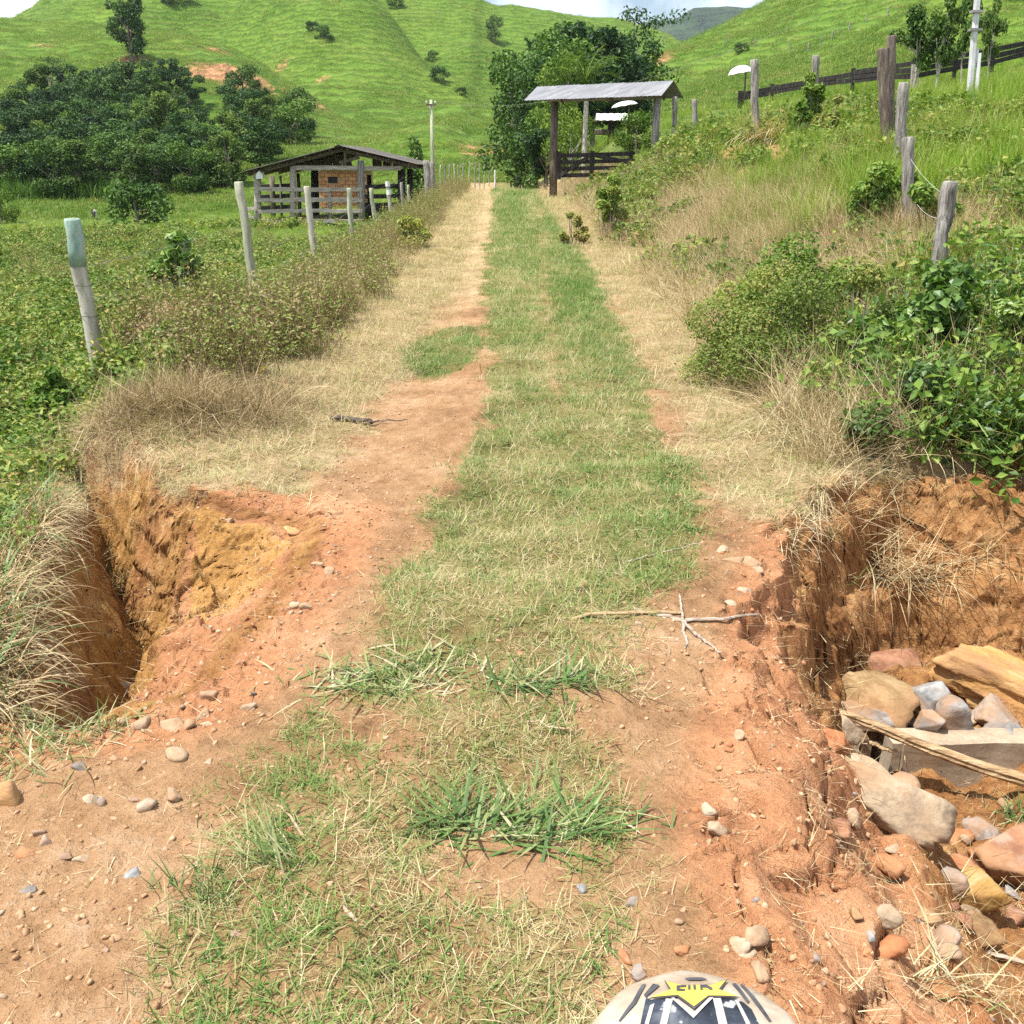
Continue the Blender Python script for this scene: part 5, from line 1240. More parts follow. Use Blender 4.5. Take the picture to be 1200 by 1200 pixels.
tree('shrub', 'small leafy shrub between the trough shelter and the right gate post', 'shrub', 746, 162, 121, 'lbush', 42, 1, .9)
tree('shrub', 'small dark conical tree behind the right corner of the cattle shed', 'tree', 488, 197, 155, 'cone', 55, 1, 1.2)
tree('shrub', 'rounded dark bush on the undercut bank in the left pasture', 'shrub', 163, 268, 206, 'bush', 60, 1, 1.15)
tree('shrub', 'pale leafy bush at the left end of the cane row', 'shrub', 1, 250, 216, 'lbush', 70, 2, .8)
tree('small_tree', 'small dark tree with a pale forked stem in front of the black board fence', 'tree', 1073, 84, 10, 'small', 43, 0, .85)
tree('small_tree', 'small dark tree with two thin stems left of the concrete pole', 'tree', 1099, 90, -6, 'smallb', 42, 2, .62)
tree('small_tree', 'small dark tree mostly behind the concrete pole', 'tree', 1127, 84, -8, 'small', 44, 4, .5)
tree('small_tree', 'narrow leafy tree just right of the concrete pole', 'tree', 1160, 72, 0, 'smallb', 43, 4, .45)
for i, (px, pb, pt, lab) in enumerate(((378, 46, 30, 'dark scrub patch high on the left hill'), (366, 36, 25, 'smaller dark scrub above the dark scrub patch on the left hill'), (516, 96, 78, 'dark scrub on the knoll of the middle hill'), (508, 72, 60, 'small scrub near the top of the knoll'), (464, 8, -6, 'dark bush at the top edge of the middle hill'), (540, 112, 102, 'low scrub right of the knoll foot'), (720, 96, 70, 'dark bush at the top right of the clump, by a clay scar'), (868, 62, 50, 'tiny bush by the distant fence on the right hill'))):
    tree('scrub', lab, 'shrub', px, pb, pt, 'bush', rz=i, wide=1.3)
# palm behind the gate
Y = 43; b = at(684, 196, Y); t = at(687, 101, Y)
pe = empty('palm_tree', (b.x, Y, h1(b.x, Y)), 'young palm with a ringed pale trunk and arching fronds behind the gate', 'palm tree'); zt = t.z - pe.location.z
mb = MB(); zz = np.linspace(-.2, zt, 26); tube(mb, np.stack([.06 * zz / zt, 0 * zz, zz], 1), .11 - .03 * np.linspace(0, 1, 26) + .008 * (np.arange(26) % 2), 10); mb.obj('trunk', M['palebark'], pe, smooth=True)
for k in range(11):
    mb = MB(); a = k * 2.4 + .3; ln = r_.uniform(1.5, 2.1); up0 = r_.uniform(.05, .7); n = 16; t_ = np.linspace(0, 1, n)
    ph = up0 + t_ * r_.uniform(.9, 1.5); dx = np.cumsum(np.sin(ph)) / n * ln; dz = np.cumsum(np.cos(ph)) / n * ln
    P = np.stack([dx * math.cos(a), dx * math.sin(a), zt + dz], 1); tube(mb, P, np.linspace(.03, .006, n), 4, caps=False, tint=.5)
    bb = np.repeat(P[2:], 4, 0); m_ = len(bb); sd = np.tile([1, -1, 1, -1], n - 2); 
    blades(mb, bb + r_.normal(0, .02, bb.shape), a + sd * r_.uniform(.9, 1.3, m_), .5 * np.repeat(np.sin(np.linspace(.35, 2.9, n - 2)), 4), .035, r_.uniform(1.2, 1.6, m_), r_.uniform(.3, .8, m_), 2, tint=r_.uniform(.4, 1, m_))
    mb.obj('frond', M['lighttree'], pe)
# cane row
mb = MB(); n = 3600; u = r_.random(n); px = -20 + 155 * u; bx = np.array([at(p_, 248, 84).x for p_ in (-20, 135)]); xx = bx[0] + (bx[1] - bx[0]) * u; yy = 84 + r_.uniform(0, 5, n)
blades(mb, Z(xx, yy), r_.uniform(0, 6.28, n), r_.uniform(1.0, 1.9, n), .06, np.abs(r_.normal(.15, .12, n)), r_.normal(.8, .4, n), 3, tint=r_.uniform(.1, 1, n))
tag(mb.obj('cane_row', M['cane']), 'strip of tall green cane grass in front of the grove', kind='stuff')

# calf
g = hit(111.5, 258); k = mpp(g)
bm = bpy.data.meshes.new('calf')
sk = [(0, .0, .62, .17), (0, -.25, .64, .17), (0, -.42, .66, .13), (0, -.58, .55, .09), (0, -.74, .38, .075), (0, -.84, .27, .05), (0, .28, .64, .15), (0, .36, .5, .04), (0, .38, .25, .02),
      (-.11, -.26, .35, .05), (-.11, -.28, .02, .035), (.11, -.26, .35, .05), (.11, -.28, .02, .035), (-.11, .2, .4, .06), (-.11, .27, .2, .035), (-.11, .24, .02, .035), (.11, .2, .4, .06), (.11, .27, .2, .035), (.11, .24, .02, .035), (-.12, -.60, .6, .025), (.12, -.60, .6, .025)]
ed = [(0, 1), (1, 2), (2, 3), (3, 4), (4, 5), (0, 6), (6, 7), (7, 8), (1, 9), (9, 10), (1, 11), (11, 12), (6, 13), (13, 14), (14, 15), (6, 16), (16, 17), (17, 18), (3, 19), (3, 20)]
bm.from_pydata([s_[:3] for s_ in sk], ed, []); bm.materials.append(M['hide'])
o = bpy.data.objects.new('calf', bm); C.objects.link(o); o.location = (g.x, g.y, h1(g.x, g.y)); o.rotation_euler.z = .35; o.scale = (12.5 * k / .82,) * 3
md = o.modifiers.new('skin', 'SKIN'); sd = o.modifiers.new('sub', 'SUBSURF'); sd.levels = 1; sd.render_levels = 1
for v, s_ in zip(bm.skin_vertices[0].data, sk): v.radius = (s_[3], s_[3])
bm.skin_vertices[0].data[0].use_root = True
tag(o, 'black and white calf with lowered head grazing in the left pasture', 'calf')

# far forested mountain
x = np.linspace(-700, 900, 160); yb = 1100.0
V = []; Q = []
prof = np.interp(x, [-700, -200, 60, 110, 150, 190, 260, 400, 900], [60, 70, 92, 119, 132, 141, 150, 140, 120]) + 5 * fbm(x / 60, 0 * x, 401, 4)
ny = 24
for j in range(ny):
    f = j / (ny - 1)
    yy = yb - 320 * (1 - f); zz = prof * np.sin(f * math.pi / 2) ** 1.2 + 6 * fbm(x / 22, x * 0 + yy / 22, 403, 3) * f - 20 * (1 - f)
    V.append(np.stack([x, 0 * x + yy, zz], 1))
V = np.concatenate(V); I2 = np.arange(ny * 160).reshape(ny, 160)
Q = np.stack([I2[:-1, :-1], I2[:-1, 1:], I2[1:, 1:], I2[1:, :-1]], -1).reshape(-1, 4)
M['forest'] = surf_mat('far_forest_hazed', [(0.25, (0.010, 0.024, 0.014)), (0.5, (0.022, 0.045, 0.022)), (0.8, (0.045, 0.075, 0.035))], .05, bump=1.0, bdist=8, fine=.25)  # bluish tone puts part of the air's haze into the colour
tag(MB().add(V, Q=Q).obj('mountain', M['forest'], smooth=True), 'distant forested mountain', kind='structure')

# ------------------------------------------------------------------ stones
import bmesh
_ico = {}
def ico(sub):
    if sub not in _ico:
        b = bmesh.new(); bmesh.ops.create_icosphere(b, subdivisions=sub, radius=1.0)
        V = np.array([v.co[:] for v in b.verts]); T = np.array([[v.index for v in f.verts] for f in b.faces]); b.free(); _ico[sub] = (V / np.linalg.norm(V, axis=1)[:, None], T)
    return _ico[sub]
def rock_mesh(seed, dims, mat, sub=4, planes=16, rough=0.05, strata=0.0, flat=0.75):
    r = rngs(seed); V, T = ico(sub)
    n = sphere_dirs(r, planes); d = r.uniform(flat * .72, .86, planes)
    c = V @ n.T; rad = np.min(np.where(c > 0.12, d / np.maximum(c, 0.12), 9), axis=1); rad = np.minimum(rad, 1.3)
    u, v = V[:, 0] + 1.7 * V[:, 2], V[:, 1] - 1.3 * V[:, 2]
    rad = rad * (1 + rough * fbm(u * 2.2 + seed, v * 2.2, seed, 4) + rough * 0.5 * fbm(u * 7, v * 7 + seed, seed + 3, 3))
    P = V * rad[:, None]
    if strata:
        q = 1 + strata * np.sign(np.sin(P[:, 2] * 13 + 1.5 * fbm(u * 1.5, v * 1.5, seed, 2))) * np.hypot(P[:, 0], P[:, 1])[:]
        P[:, :2] *= q[:, None]
    P = P * np.array(dims) / 2
    return MB().add(P, T=T).mesh('rock', mat, smooth=True)
def stone(name, loc, dims, mat, label, seed, rot=(0, 0, 0), cat='rock', group=None, sub=4, **k):
    o = bpy.data.objects.new(name, rock_mesh(seed, dims, M[mat], sub, **k)); C.objects.link(o); o.location = loc; o.rotation_euler = [R(a) for a in rot]
    return tag(o, label, cat, group)
# big stones of the right gully: px, py of the centre, distance, size (m), rotation
big = [
    (1166, 790, 4.62, (.70, .46, .30), (24, 10, -10), 'r_gold', 'large golden layered sandstone block, biggest rock in the right gully', dict(strata=.05, planes=10, flat=.6, rough=.1)),
    (1091, 816, 4.36, (.24, .22, .17), (10, 5, 20), 'r_grey', 'grey granite lump touching the left end of the golden block', {}),
    (1122, 848, 4.14, (.13, .16, .22), (-12, -22, 15), 'r_grey', 'upright grey wedge-shaped stone below the golden block', dict(planes=8, flat=.6)),
    (1091, 846, 4.12, (.11, .12, .13), (0, 20, 50), 'r_grey', 'small pale grey stone left of the upright grey wedge', dict(planes=9)),
    (1168, 840, 4.30, (.30, .26, .10), (12, 8, 0), 'r_grey', 'flat grey slab lying just under the golden block', dict(planes=9, flat=.6)),
    (1176, 864, 4.12, (.30, .22, .13), (0, 5, 30), 'r_grey', 'rounded grey-white rock under the flat slab at the right edge', {}),
    (1020, 822, 4.38, (.46, .34, .30), (8, 6, -8), 'r_brown', 'broad earthy brown boulder behind the split log', dict(planes=10)),
    (1040, 775, 4.80, (.38, .24, .13), (26, 0, -4), 'r_red', 'flat rusty red slab jutting from the back wall of the right gully', dict(planes=8, flat=.55)),
    (952, 768, 4.88, (.13, .12, .26), (-20, 24, 0), 'r_dark', 'dark narrow stone stuck upright in the back wall', dict(planes=9)),
    (1104, 872, 4.02, (.12, .1, .08), (0, 0, 0), 'r_brown', 'small brown stone wedged beside the upright grey wedge', {}),
    (1078, 872, 4.15, (.16, .12, .10), (0, 0, 40), 'r_dark', 'dark stone in the hollow above the culvert block', {}),
    (1008, 950, 3.22, (.13, .24, .12), (22, 0, 42), 'r_tan', 'pale lichened slab end poking out of the red clay', dict(planes=9)),
    (1040, 1012, 2.98, (.20, .18, .16), (0, 10, 25), 'r_pale', 'cream-yellow blocky stone in the middle of the right gully', dict(planes=10, flat=.7)),
    (1024, 1016, 2.92, (.07, .09, .07), (0, 0, 0), 'r_pale', 'small pinkish stone leaning on the cream-yellow block', {}),
    (1010, 1040, 2.80, (.40, .27, .15), (16, 8, -32), 'r_tan', 'wide flat tan slab with grey lichen below the cream block', dict(planes=9, flat=.55)),
    (1178, 1010, 3.0, (.26, .36, .24), (-18, -32, 25), 'r_red', 'large rust-red tilted rock at the right edge', dict(planes=9, flat=.6)),
    (1146, 1032, 2.85, (.10, .09, .08), (0, 0, 0), 'r_tan', 'grey-tan stone left of the rust-red tilted rock', {}),
    (1150, 1076, 2.66, (.18, .15, .14), (10, 12, 30), 'r_ylw', 'bright yellow split rock with a grained side', dict(planes=9)),
    (1106, 1070, 2.66, (.10, .09, .09), (0, 0, 20), 'r_grey', 'pale grey stone left of the yellow split rock', {}),
    (1140, 1098, 2.55, (.21, .12, .11), (0, 8, -6), 'r_brown', 'mossy brown stone in front of the yellow split rock', {}),
    (992, 884, 3.72, (.22, .16, .14), (0, 14, 30), 'r_brown', 'brown half-buried boulder left of the culvert opening', dict(planes=10)),
    (978, 884, 3.95, (.22, .2, .16), (6, 4, -8), 'r_tan', 'rounded pale concrete-like lump at the left of the culvert opening', dict(planes=9)),
    (1038, 930, 3.40, (.26, .2, .10), (0, 0, 10), 'r_clod', 'broken red clay clod below the culvert opening', dict(rough=.3, planes=7, flat=.5)),
    (1060, 945, 3.30, (.12, .1, .08), (0, 0, 0), 'r_clod', 'small red clay clod at the right of the broken one', dict(rough=.3, planes=7, flat=.5)),
    (1004, 985, 3.02, (.16, .12, .08), (0, 0, 0), 'r_clod', 'red clay lump above the cream block', dict(rough=.3, planes=7, flat=.5)),
    (1120, 1030, 2.9, (.12, .12, .08), (0, 0, 0), 'r_clod', 'loose red clay lump beside the grey-tan stone', dict(rough=.3, planes=7, flat=.5)),
    (965, 900, 3.3, (.12, .2, .15), (20, 0, 20), 'r_clod', 'tall red clay lump left of the brown half-buried boulder', dict(rough=.3, planes=7, flat=.5)),
]
for i, (px, py, Y, dm, rot, mt, lab, kw) in enumerate(big):
    p = at(px, py, Y); z = h1(p.x, p.y)
    if i not in (0, 1, 2, 3, 4, 5, 6, 7, 8): p.z = min(max(p.z, z + dm[2] * .26), z + dm[2] * .5)
    stone('rock' if mt != 'r_clod' else 'clay_clod', p, dm, mt, lab, 500 + i, rot, 'rock' if mt != 'r_clod' else 'clay clod', 'rocks in the right gully', sub=5 if i == 0 else 4, **kw)
rr5 = random.Random(77); seen_ = set()
for i in range(44):
    px, py = ((rr5.uniform(985, 1190), rr5.uniform(930, 1120)) if i % 3 else (rr5.uniform(1060, 1195), rr5.uniform(850, 880)))
    p = hit(px, py); s_ = rr5.uniform(.035, .095) * (.6 if px < 1040 else 1); mt = rr5.choice(['r_grey', 'r_brown', 'r_tan', 'r_red', 'r_clod', 'r_tan'])
    import re
    lab = 'small %s rubble stone nearest to the %s' % (dict(r_grey='grey', r_brown='earth-brown', r_tan='tan', r_red='rusty', r_clod='orange clay')[mt], re.split(r' (in|lying|touching|below|behind|at|stuck|wedged|poking|leaning|left|under|jutting|beside|above|with|half)[ ,]', min(big, key=lambda q: (q[0] - px) ** 2 + (q[1] - py) ** 2)[6])[0])
    if lab in seen_: continue
    seen_.add(lab)
    stone('rubble_stone', (p.x, p.y, h1(p.x, p.y) + s_ * .15), (s_ * rr5.uniform(.9, 1.5), s_ * rr5.uniform(.8, 1.2), s_ * rr5.uniform(.5, .9)), mt, lab, 560 + i, (rr5.uniform(-25, 25), rr5.uniform(-25, 25), rr5.uniform(0, 180)), 'stone', 'rubble of the right gully', sub=3, planes=7, flat=.55, rough=.08)
# flat and loose stones of the left side
left = [(150, 812, .20, .12, .07, 'r_tan', 'flat brown-grey slab at the near rim of the left gully'), (145, 847, .055, .05, .035, 'r_pale', 'pale stone left of the pale wedge stone near the gully rim'), (168, 851, .055, .06, .05, 'r_pale', 'pale wedge-shaped stone near the rim of the left gully'),
        (203, 848, .09, .06, .045, 'r_pale', 'largest pale flat stone in the row below the left gully'), (221, 853, .05, .05, .035, 'r_pale', 'pale stone touching the largest flat one'), (238, 840, .05, .045, .035, 'r_pale', 'pale round stone just above the thin pale chip'), (242, 848, .06, .03, .02, 'r_pale', 'thin pale chip in the row below the left gully'),
        (291, 825, .06, .045, .035, 'r_pale', 'pale oval stone right of the row, nearest the grass'), (246, 818, .05, .045, .04, 'r_pale', 'round pale stone set in red clay above the row'), (204, 884, .07, .05, .035, 'r_pale', 'pale slanting stone midway down the bare rut'), (136, 893, .035, .035, .03, 'r_pale', 'small round pale stone below the grassy lump'),
        (96, 906, .065, .03, .035, 'r_dark', 'dark elongated stone by the grassy lump'), (12, 945, .10, .07, .07, 'r_gold', 'chunky tan stone at the left edge of the picture'), (106, 937, .04, .035, .025, 'r_pale', 'small white stone below the dark elongated stone'), (119, 941, .03, .04, .03, 'r_grey', 'small grey stone beside the small white one'),
        (171, 948, .06, .05, .04, 'r_pale', 'pale squarish stone in the middle of the bare rut'), (203, 939, .07, .045, .035, 'r_pale', 'long pale stone right of the squarish one'), (155, 937, .03, .03, .02, 'r_grey', 'tiny grey stone left of the squarish pale one'), (53, 992, .035, .035, .03, 'r_grey', 'small two-toned grey stone low in the bare rut'),
        (96, 1008, .05, .035, .025, 'r_pale', 'pale stone lowest in the bare rut'), (34, 1003, .06, .04, .03, 'r_clod', 'reddish brick-like fragment low on the left'), (46, 978, .05, .02, .02, 'r_dark', 'dark flake low on the left'), (156, 1027, .045, .03, .03, 'r_grey', 'grey stone with a soil shadow at the foot of a low clay step'), (76, 1008, .05, .03, .02, 'r_dark', 'dark flat stone beside the lowest pale stone'),
        (33, 1048, .04, .03, .02, 'r_dark', 'dark stone at the far lower left'), (245, 1022, .04, .03, .02, 'r_clod', 'reddish pebble at the grass edge'), (278, 1106, .05, .03, .02, 'r_dark', 'dark flat pebble among the sparse grass'), (244, 896, .035, .03, .02, 'r_pale', 'small pale stone near the grass edge')]
for i, (px, py, a, b, c, mt, lab) in enumerate(left):
    p = hit(px, py); z = h1(p.x, p.y); dd = mpp(p)
    stone('stone', (p.x, p.y, z + c * .02), (a * 1.0, b * 1.0, c * 1.2), mt, lab, 600 + i, (random.Random(i).uniform(-12, 12), random.Random(i + 9).uniform(-12, 12), random.Random(i + 5).uniform(-40, 40)), 'stone', 'stones on the bare left rut', sub=3, planes=8, rough=.08, flat=.6)
right = [(830, 958, .05, .045, .035, 'r_pale', 'pale stone at the right rut by the broken edge, upper of two'), (837, 981, .06, .05, .04, 'r_pale', 'larger pale stone just below, at the broken edge'), (866, 868, .04, .04, .03, 'r_pale', 'whitish stone set in the right road edge'), (860, 660, .10, .08, .04, 'r_pale', 'pale cracked slab at the corner of the right gully'), (880, 664, .09, .07, .04, 'r_pale', 'pale slab right at the lip of the right gully'),
         (846, 650, .06, .05, .03, 'r_pale', 'small pale slab left of the cracked slab'), (872, 690, .06, .05, .03, 'r_pale', 'pale stone below the cracked slab'), (890, 672, .05, .05, .03, 'r_pale', 'rounded pale stone overhanging the lip'), (856, 706, .07, .05, .03, 'r_pale', 'flat pale stone lowest of the cracked group'), (864, 1118, .05, .04, .03, 'r_pale', 'cream stone left of the wider cream stone near the mudguard'), (880, 1110, .07, .05, .035, 'r_pale', 'wider cream stone near the mudguard'),
         (876, 1122, .035, .03, .02, 'r_pale', 'smallest cream stone of three near the mudguard'), (888, 1150, .04, .05, .03, 'r_pale', 'white stone touching the right side of the mudguard'), (731, 1128, .05, .03, .025, 'r_clod', 'red tile-like fragment left of the mudguard'), (750, 1143, .03, .03, .03, 'r_grey', 'grey pebble left of the mudguard'), (801, 1117, .04, .035, .025, 'r_clod', 'red fragment above the mudguard'),
         (741, 1062, .03, .03, .02, 'r_dark', 'dark pebble in thin grass above the mudguard'), (682, 1043, .028, .025, .02, 'r_grey', 'grey pebble below the big green clump'), (826, 1165, .05, .03, .02, 'r_clod', 'clay chip by the mudguard'), (748, 737, .035, .03, .02, 'r_pale', 'tiny pale stone near the dark stick'), (470, 775, .03, .03, .02, 'r_clod', 'reddish pebble by the bleached grass'), (610, 770, .035, .03, .02, 'r_clod', 'orange pebble above the green clump'),
         (384, 675, .06, .05, .03, 'r_pale', 'pale stone on the gravelly left shoulder'), (372, 662, .05, .04, .03, 'r_pale', 'smaller pale stone on the gravelly left shoulder'), (345, 712, .05, .04, .03, 'r_pale', 'pale stone at the rim of the left gully'), (360, 716, .05, .03, .03, 'r_pale', 'pale flat chip at the rim of the left gully'), (342, 626, .10, .06, .03, 'r_gold', 'ochre flat slab at the head of the left gully'),
         (268, 612, .05, .05, .04, 'r_pale', 'pale stone on top of the ochre hump'), (1000, 962, .05, .06, .05, 'r_pale', 'white stone in red clay under the culvert'), (1065, 950, .04, .04, .035, 'r_pale', 'small white stone right of the red clods'), (1135, 963, .03, .03, .02, 'r_pale', 'white pebble on the gully floor'), (1070, 928, .05, .03, .03, 'r_red', 'reddish stone on the sandy floor before the culvert')]
for i, (px, py, a, b, c, mt, lab) in enumerate(right):
    p = hit(px, py); z = h1(p.x, p.y)
    stone('stone', (p.x, p.y, z + c * .08), (a * 1.0, b * 1.0, c * 1.1), mt, lab, 700 + i, (random.Random(i).uniform(-12, 12), random.Random(i + 9).uniform(-12, 12), random.Random(i + 5).uniform(-40, 40)), 'stone', 'stones along the right side', sub=3, planes=8, rough=.08, flat=.6)
# gravel too small and too many to count
pebs = []
for i in range(5):
    mt = ('r_tan', 'r_dark', 'r_clod', 'r_brown', 'r_pale')[i]; pebs.append(rock_mesh(800 + i, (.022, .018, .013), M[mt], 2, 7, rough=.15, flat=.5))
peb = library('pebble', pebs)
x, y = sample(5200, -2.6, 2.2, 1.3, 7.5, lambda x, y: (1 - road_masks(x, y)[0]) * (0.12 + 0.9 * sm(0.05, 0.4, fbm(x * 1.6, y * 1.6, 901, 3) + 0.45 * np.exp(-(((x + .85) / .3) ** 2 + ((y - 3.9) / .9) ** 2)) + .35 * np.exp(-(((x - .95) / .25) ** 2 + ((y - 3.9) / .7) ** 2)) )))
scatter('gravel', Z(x, y), peb, 5, .35, 1.15, tilt=.5, label='fine gravel and soil crumbs on the bare ground')
cr = library('crumb', [rock_mesh(820 + i, (.028, .024, .015), M['r_clod'], 3, 7, rough=.4, flat=.45) for i in range(3)])
sc2 = library('soil_lump', [rock_mesh(840 + i, (.026, .022, .014), M['r_soil'], 2, 7, rough=.3, flat=.5) for i in range(4)])
x, y = sample(15000, -2.6, 2.0, 1.25, 8.0, lambda x, y: (1 - road_masks(x, y)[0] * .7) * (1 - road_masks(x, y)[4]) * (.25 + .75 * sm(-.1, .35, fbm(x * 2.2, y * 2.2, 907, 4))))
scatter('soil_crumbs', Z(x, y), sc2, 4, .18, .9, tilt=.6, label='loose crumbs of dry soil on the bare track')
x, y = sample(4200, -2.6, 3.8, 1.3, 6.0, lambda x, y: np.clip(road_masks(x, y)[2] * .6 + road_masks(x, y)[4], 0, 1) * sm(-.1, .4, fbm(x * 2, y * 2, 905, 3) + .15) * .8)
scatter('clay_crumbs', Z(x, y), cr, 3, .3, 1.0, tilt=.6, label='crumbs of red clay on the gully edges')

# ------------------------------------------------------------------ culvert, log, sticks
cy_ = 3.98; c0 = at(1058, 893, cy_)
cb = empty('culvert', (0, 0, 0), 'concrete culvert block with a dark square opening at its left end', 'culvert')
zt, zb = at(1058, 872, cy_).z, at(1058, 918, cy_).z - .12
def cblock(x0, x1, y0, y1, z0, z1, seed):
    r = rngs(seed); nx_, nz_ = max(2, int((x1 - x0) / .05)), max(2, int((z1 - z0) / .05)); b = bmesh.new()
    bmesh.ops.create_cube(b, size=1); bmesh.ops.subdivide_edges(b, edges=b.edges[:], cuts=7, use_grid_fill=True)
    V = np.array([v.co[:] for v in b.verts]); F = [[v.index for v in f.verts] for f in b.faces]; b.free()
    P = np.stack([x0 + (V[:, 0] + .5) * (x1 - x0), y0 + (V[:, 1] + .5) * (y1 - y0), z0 + (V[:, 2] + .5) * (z1 - z0)], 1)
    P += .008 * np.stack([fbm(P[:, 0] * 6 + k, P[:, 2] * 6 + P[:, 1] * 4, seed + k, 3) for k in range(3)], 1)
    return MB().add(P, Q=[f for f in F if len(f) == 4], T=[f for f in F if len(f) == 3])
cblock(c0.x, c0.x + 1.6, cy_, cy_ + .14, zb, zt, 1).obj('head_wall', M['concrete'], cb)
xl = at(1023, 893, cy_).x; xr_ = at(1046, 893, cy_).x
cblock(xr_, c0.x - .004, cy_ + .02, cy_ + .5, zb, zt - .005, 2).obj('side_wall', M['concrete'], cb)
cblock(xl - .05, xl, cy_ + .03, cy_ + .5, zb, zt - .02, 3).obj('side_wall', M['concrete'], cb)
cblock(xl - .05, c0.x - .006, cy_ + .12, cy_ + .52, zt - .003, zt + .025, 4).obj('shade_lintel', M['r_dark'], cb)  # added to block the sun, coloured dark as the shade of the hollow
cblock(xl - .1, c0.x, cy_ + .50, cy_ + .55, zb, zt + .02, 5).obj('culvert_shade_panel', M['black'], cb)  # black sheet standing in for the shade inside the culvert
def log(name, P, rad, mat, label, cat, seed, sides=12, rough=.12, group=None, split=None):
    r = rngs(seed); P = np.array(P, float); t = np.linspace(0, 1, 22); q = np.stack([np.interp(t, np.linspace(0, 1, len(P)), P[:, k]) for k in range(3)], 1)
    q[1:-1] += np.cumsum(r.normal(0, .0012, (20, 3)), 0) * 2; rr_ = np.interp(t, np.linspace(0, 1, len(rad)), rad)
    mb = MB(); a = np.linspace(0, 6.2832, sides, endpoint=False); lob = 1 + rough * np.array([fbm(np.array([math.cos(k) * 1.4 + seed]), np.array([math.sin(k) * 1.4]), seed, 2)[0] * 2 + r.normal(0, .4) for k in a])
    T_ = np.gradient(q, axis=0); T_ /= np.linalg.norm(T_, axis=1)[:, None]; V = []
    for i in range(22):
        s_ = np.cross(T_[i], (0, 0, 1)); s_ /= np.linalg.norm(s_); u = np.cross(s_, T_[i]); k = lob * (1 + r.normal(0, rough * .25, sides))
        V.append(q[i] + np.outer(np.cos(a) * k, s_) * rr_[i] + np.outer(np.sin(a) * k, u) * rr_[i] * .8)
    V = np.concatenate(V + [q[:1], q[-1:]]); Q = [(i * sides + k, i * sides + (k + 1) % sides, (i + 1) * sides + (k + 1) % sides, (i + 1) * sides + k) for i in range(21) for k in range(sides)]
    n = 22 * sides; Tt = [(n, (k + 1) % sides, k) for k in range(sides)] + [(n + 1, 21 * sides + k, 21 * sides + (k + 1) % sides) for k in range(sides)]
    mb.add(V, Q=Q, T=Tt); return tag(mb.obj(name, M[mat], smooth=False), label, cat, group)
log('log', [at(958, 826, 4.02), at(1040, 856, 3.92), at(1120, 886, 3.82), at(1235, 924, 3.72)], [.016, .026, .030, .033], 'logwood', 'long split brown log lying across the culvert', 'log', 11, 14, .22)
log('stick', [at(1014, 868, 3.95), at(1032, 875, 3.93), at(1050, 880, 3.92)], [.012, .014, .008], 'logwood', 'short pale stick over the culvert opening', 'stick', 12, 7)
log('root', [at(953, 888, 3.4), at(970, 902, 3.36), at(990, 925, 3.3), at(1004, 945, 3.24)], [.007, .011, .012, .01], 'twig', 'pale root on the red clay leading to the lichened slab', 'root', 13, 7)
log('pole_end', [at(1098, 1103, 2.52), at(1140, 1112, 2.5), at(1215, 1138, 2.46)], [.007, .008, .008], 'twig', 'thin grey-white stick in front of the mossy stone at the lower right', 'stick', 14, 7)
def stick(px, rad, mat, label, seed, lift=.012, branches=()):
    pts = []
    for a, b in px:
        p = hit(a, b); pts.append((p.x, p.y, h1(p.x, p.y) + lift))
    return log('stick', pts, rad, mat, label, 'stick', seed, 6, .1)
stick(((652, 729), (690, 728), (740, 726), (800, 718)), [.005, .007, .0075, .005], 'logwood', 'brown stick lying across the grass of the track', 21)
stick(((742, 718), (800, 727), (850, 728), (893, 728)), [.005, .009, .007, .004], 'twig', 'pale forked branch crossing the right rut', 22)
stick(((800, 732), (822, 752), (846, 774)), [.008, .006, .003], 'twig', 'thin pale side twig below the forked branch', 23)
stick(((796, 700), (800, 745), (802, 764)), [.004, .006, .004], 'twig', 'short upright twig crossing the forked branch', 24)
stick(((388, 492), (412, 497), (436, 500)), [.02, .022, .012], 'darktwig', 'dark thick stick on the dry left verge', 25, .02)
stick(((428, 502), (445, 496), (478, 494)), [.008, .006, .004], 'darktwig', 'thin dark branch curling off the verge stick', 26, .02)
stick(((325, 948), (362, 985), (405, 1008), (468, 1022)), [.003, .004, .004, .003], 'r_pale', 'thin pale runner stem across bare soil left of the big clump', 27, .006)
stick(((404, 1066), (414, 1090), (430, 1100)), [.003, .005, .003], 'r_pale', 'short bent pale stem low on the left of the grass', 28, .006)
stick(((730, 660), (768, 652), (820, 640)), [.003, .003, .002], 'twig', 'thin straw stem lying over the right of the track', 29, .01)
stick(((612, 846), (640, 855), (672, 862)), [.003, .004, .003], 'r_pale', 'pale straw stem under the middle grass clump', 30, .008)
mb = MB(); tube(mb, [at(303, 335, 10.4), at(308, 362, 10.0), at(312, 388, 9.6), at(330, 422, 9.1)], [.006, .016, .014, .006], 7, rngs(3), .1); tube(mb, [at(309, 365, 10.0), at(318, 392, 9.7)], [.008, .004], 6)
tag(mb.obj('dead_branch', M['palebark'], smooth=True), 'bleached dead branch leaning in the browning thicket', 'branch')

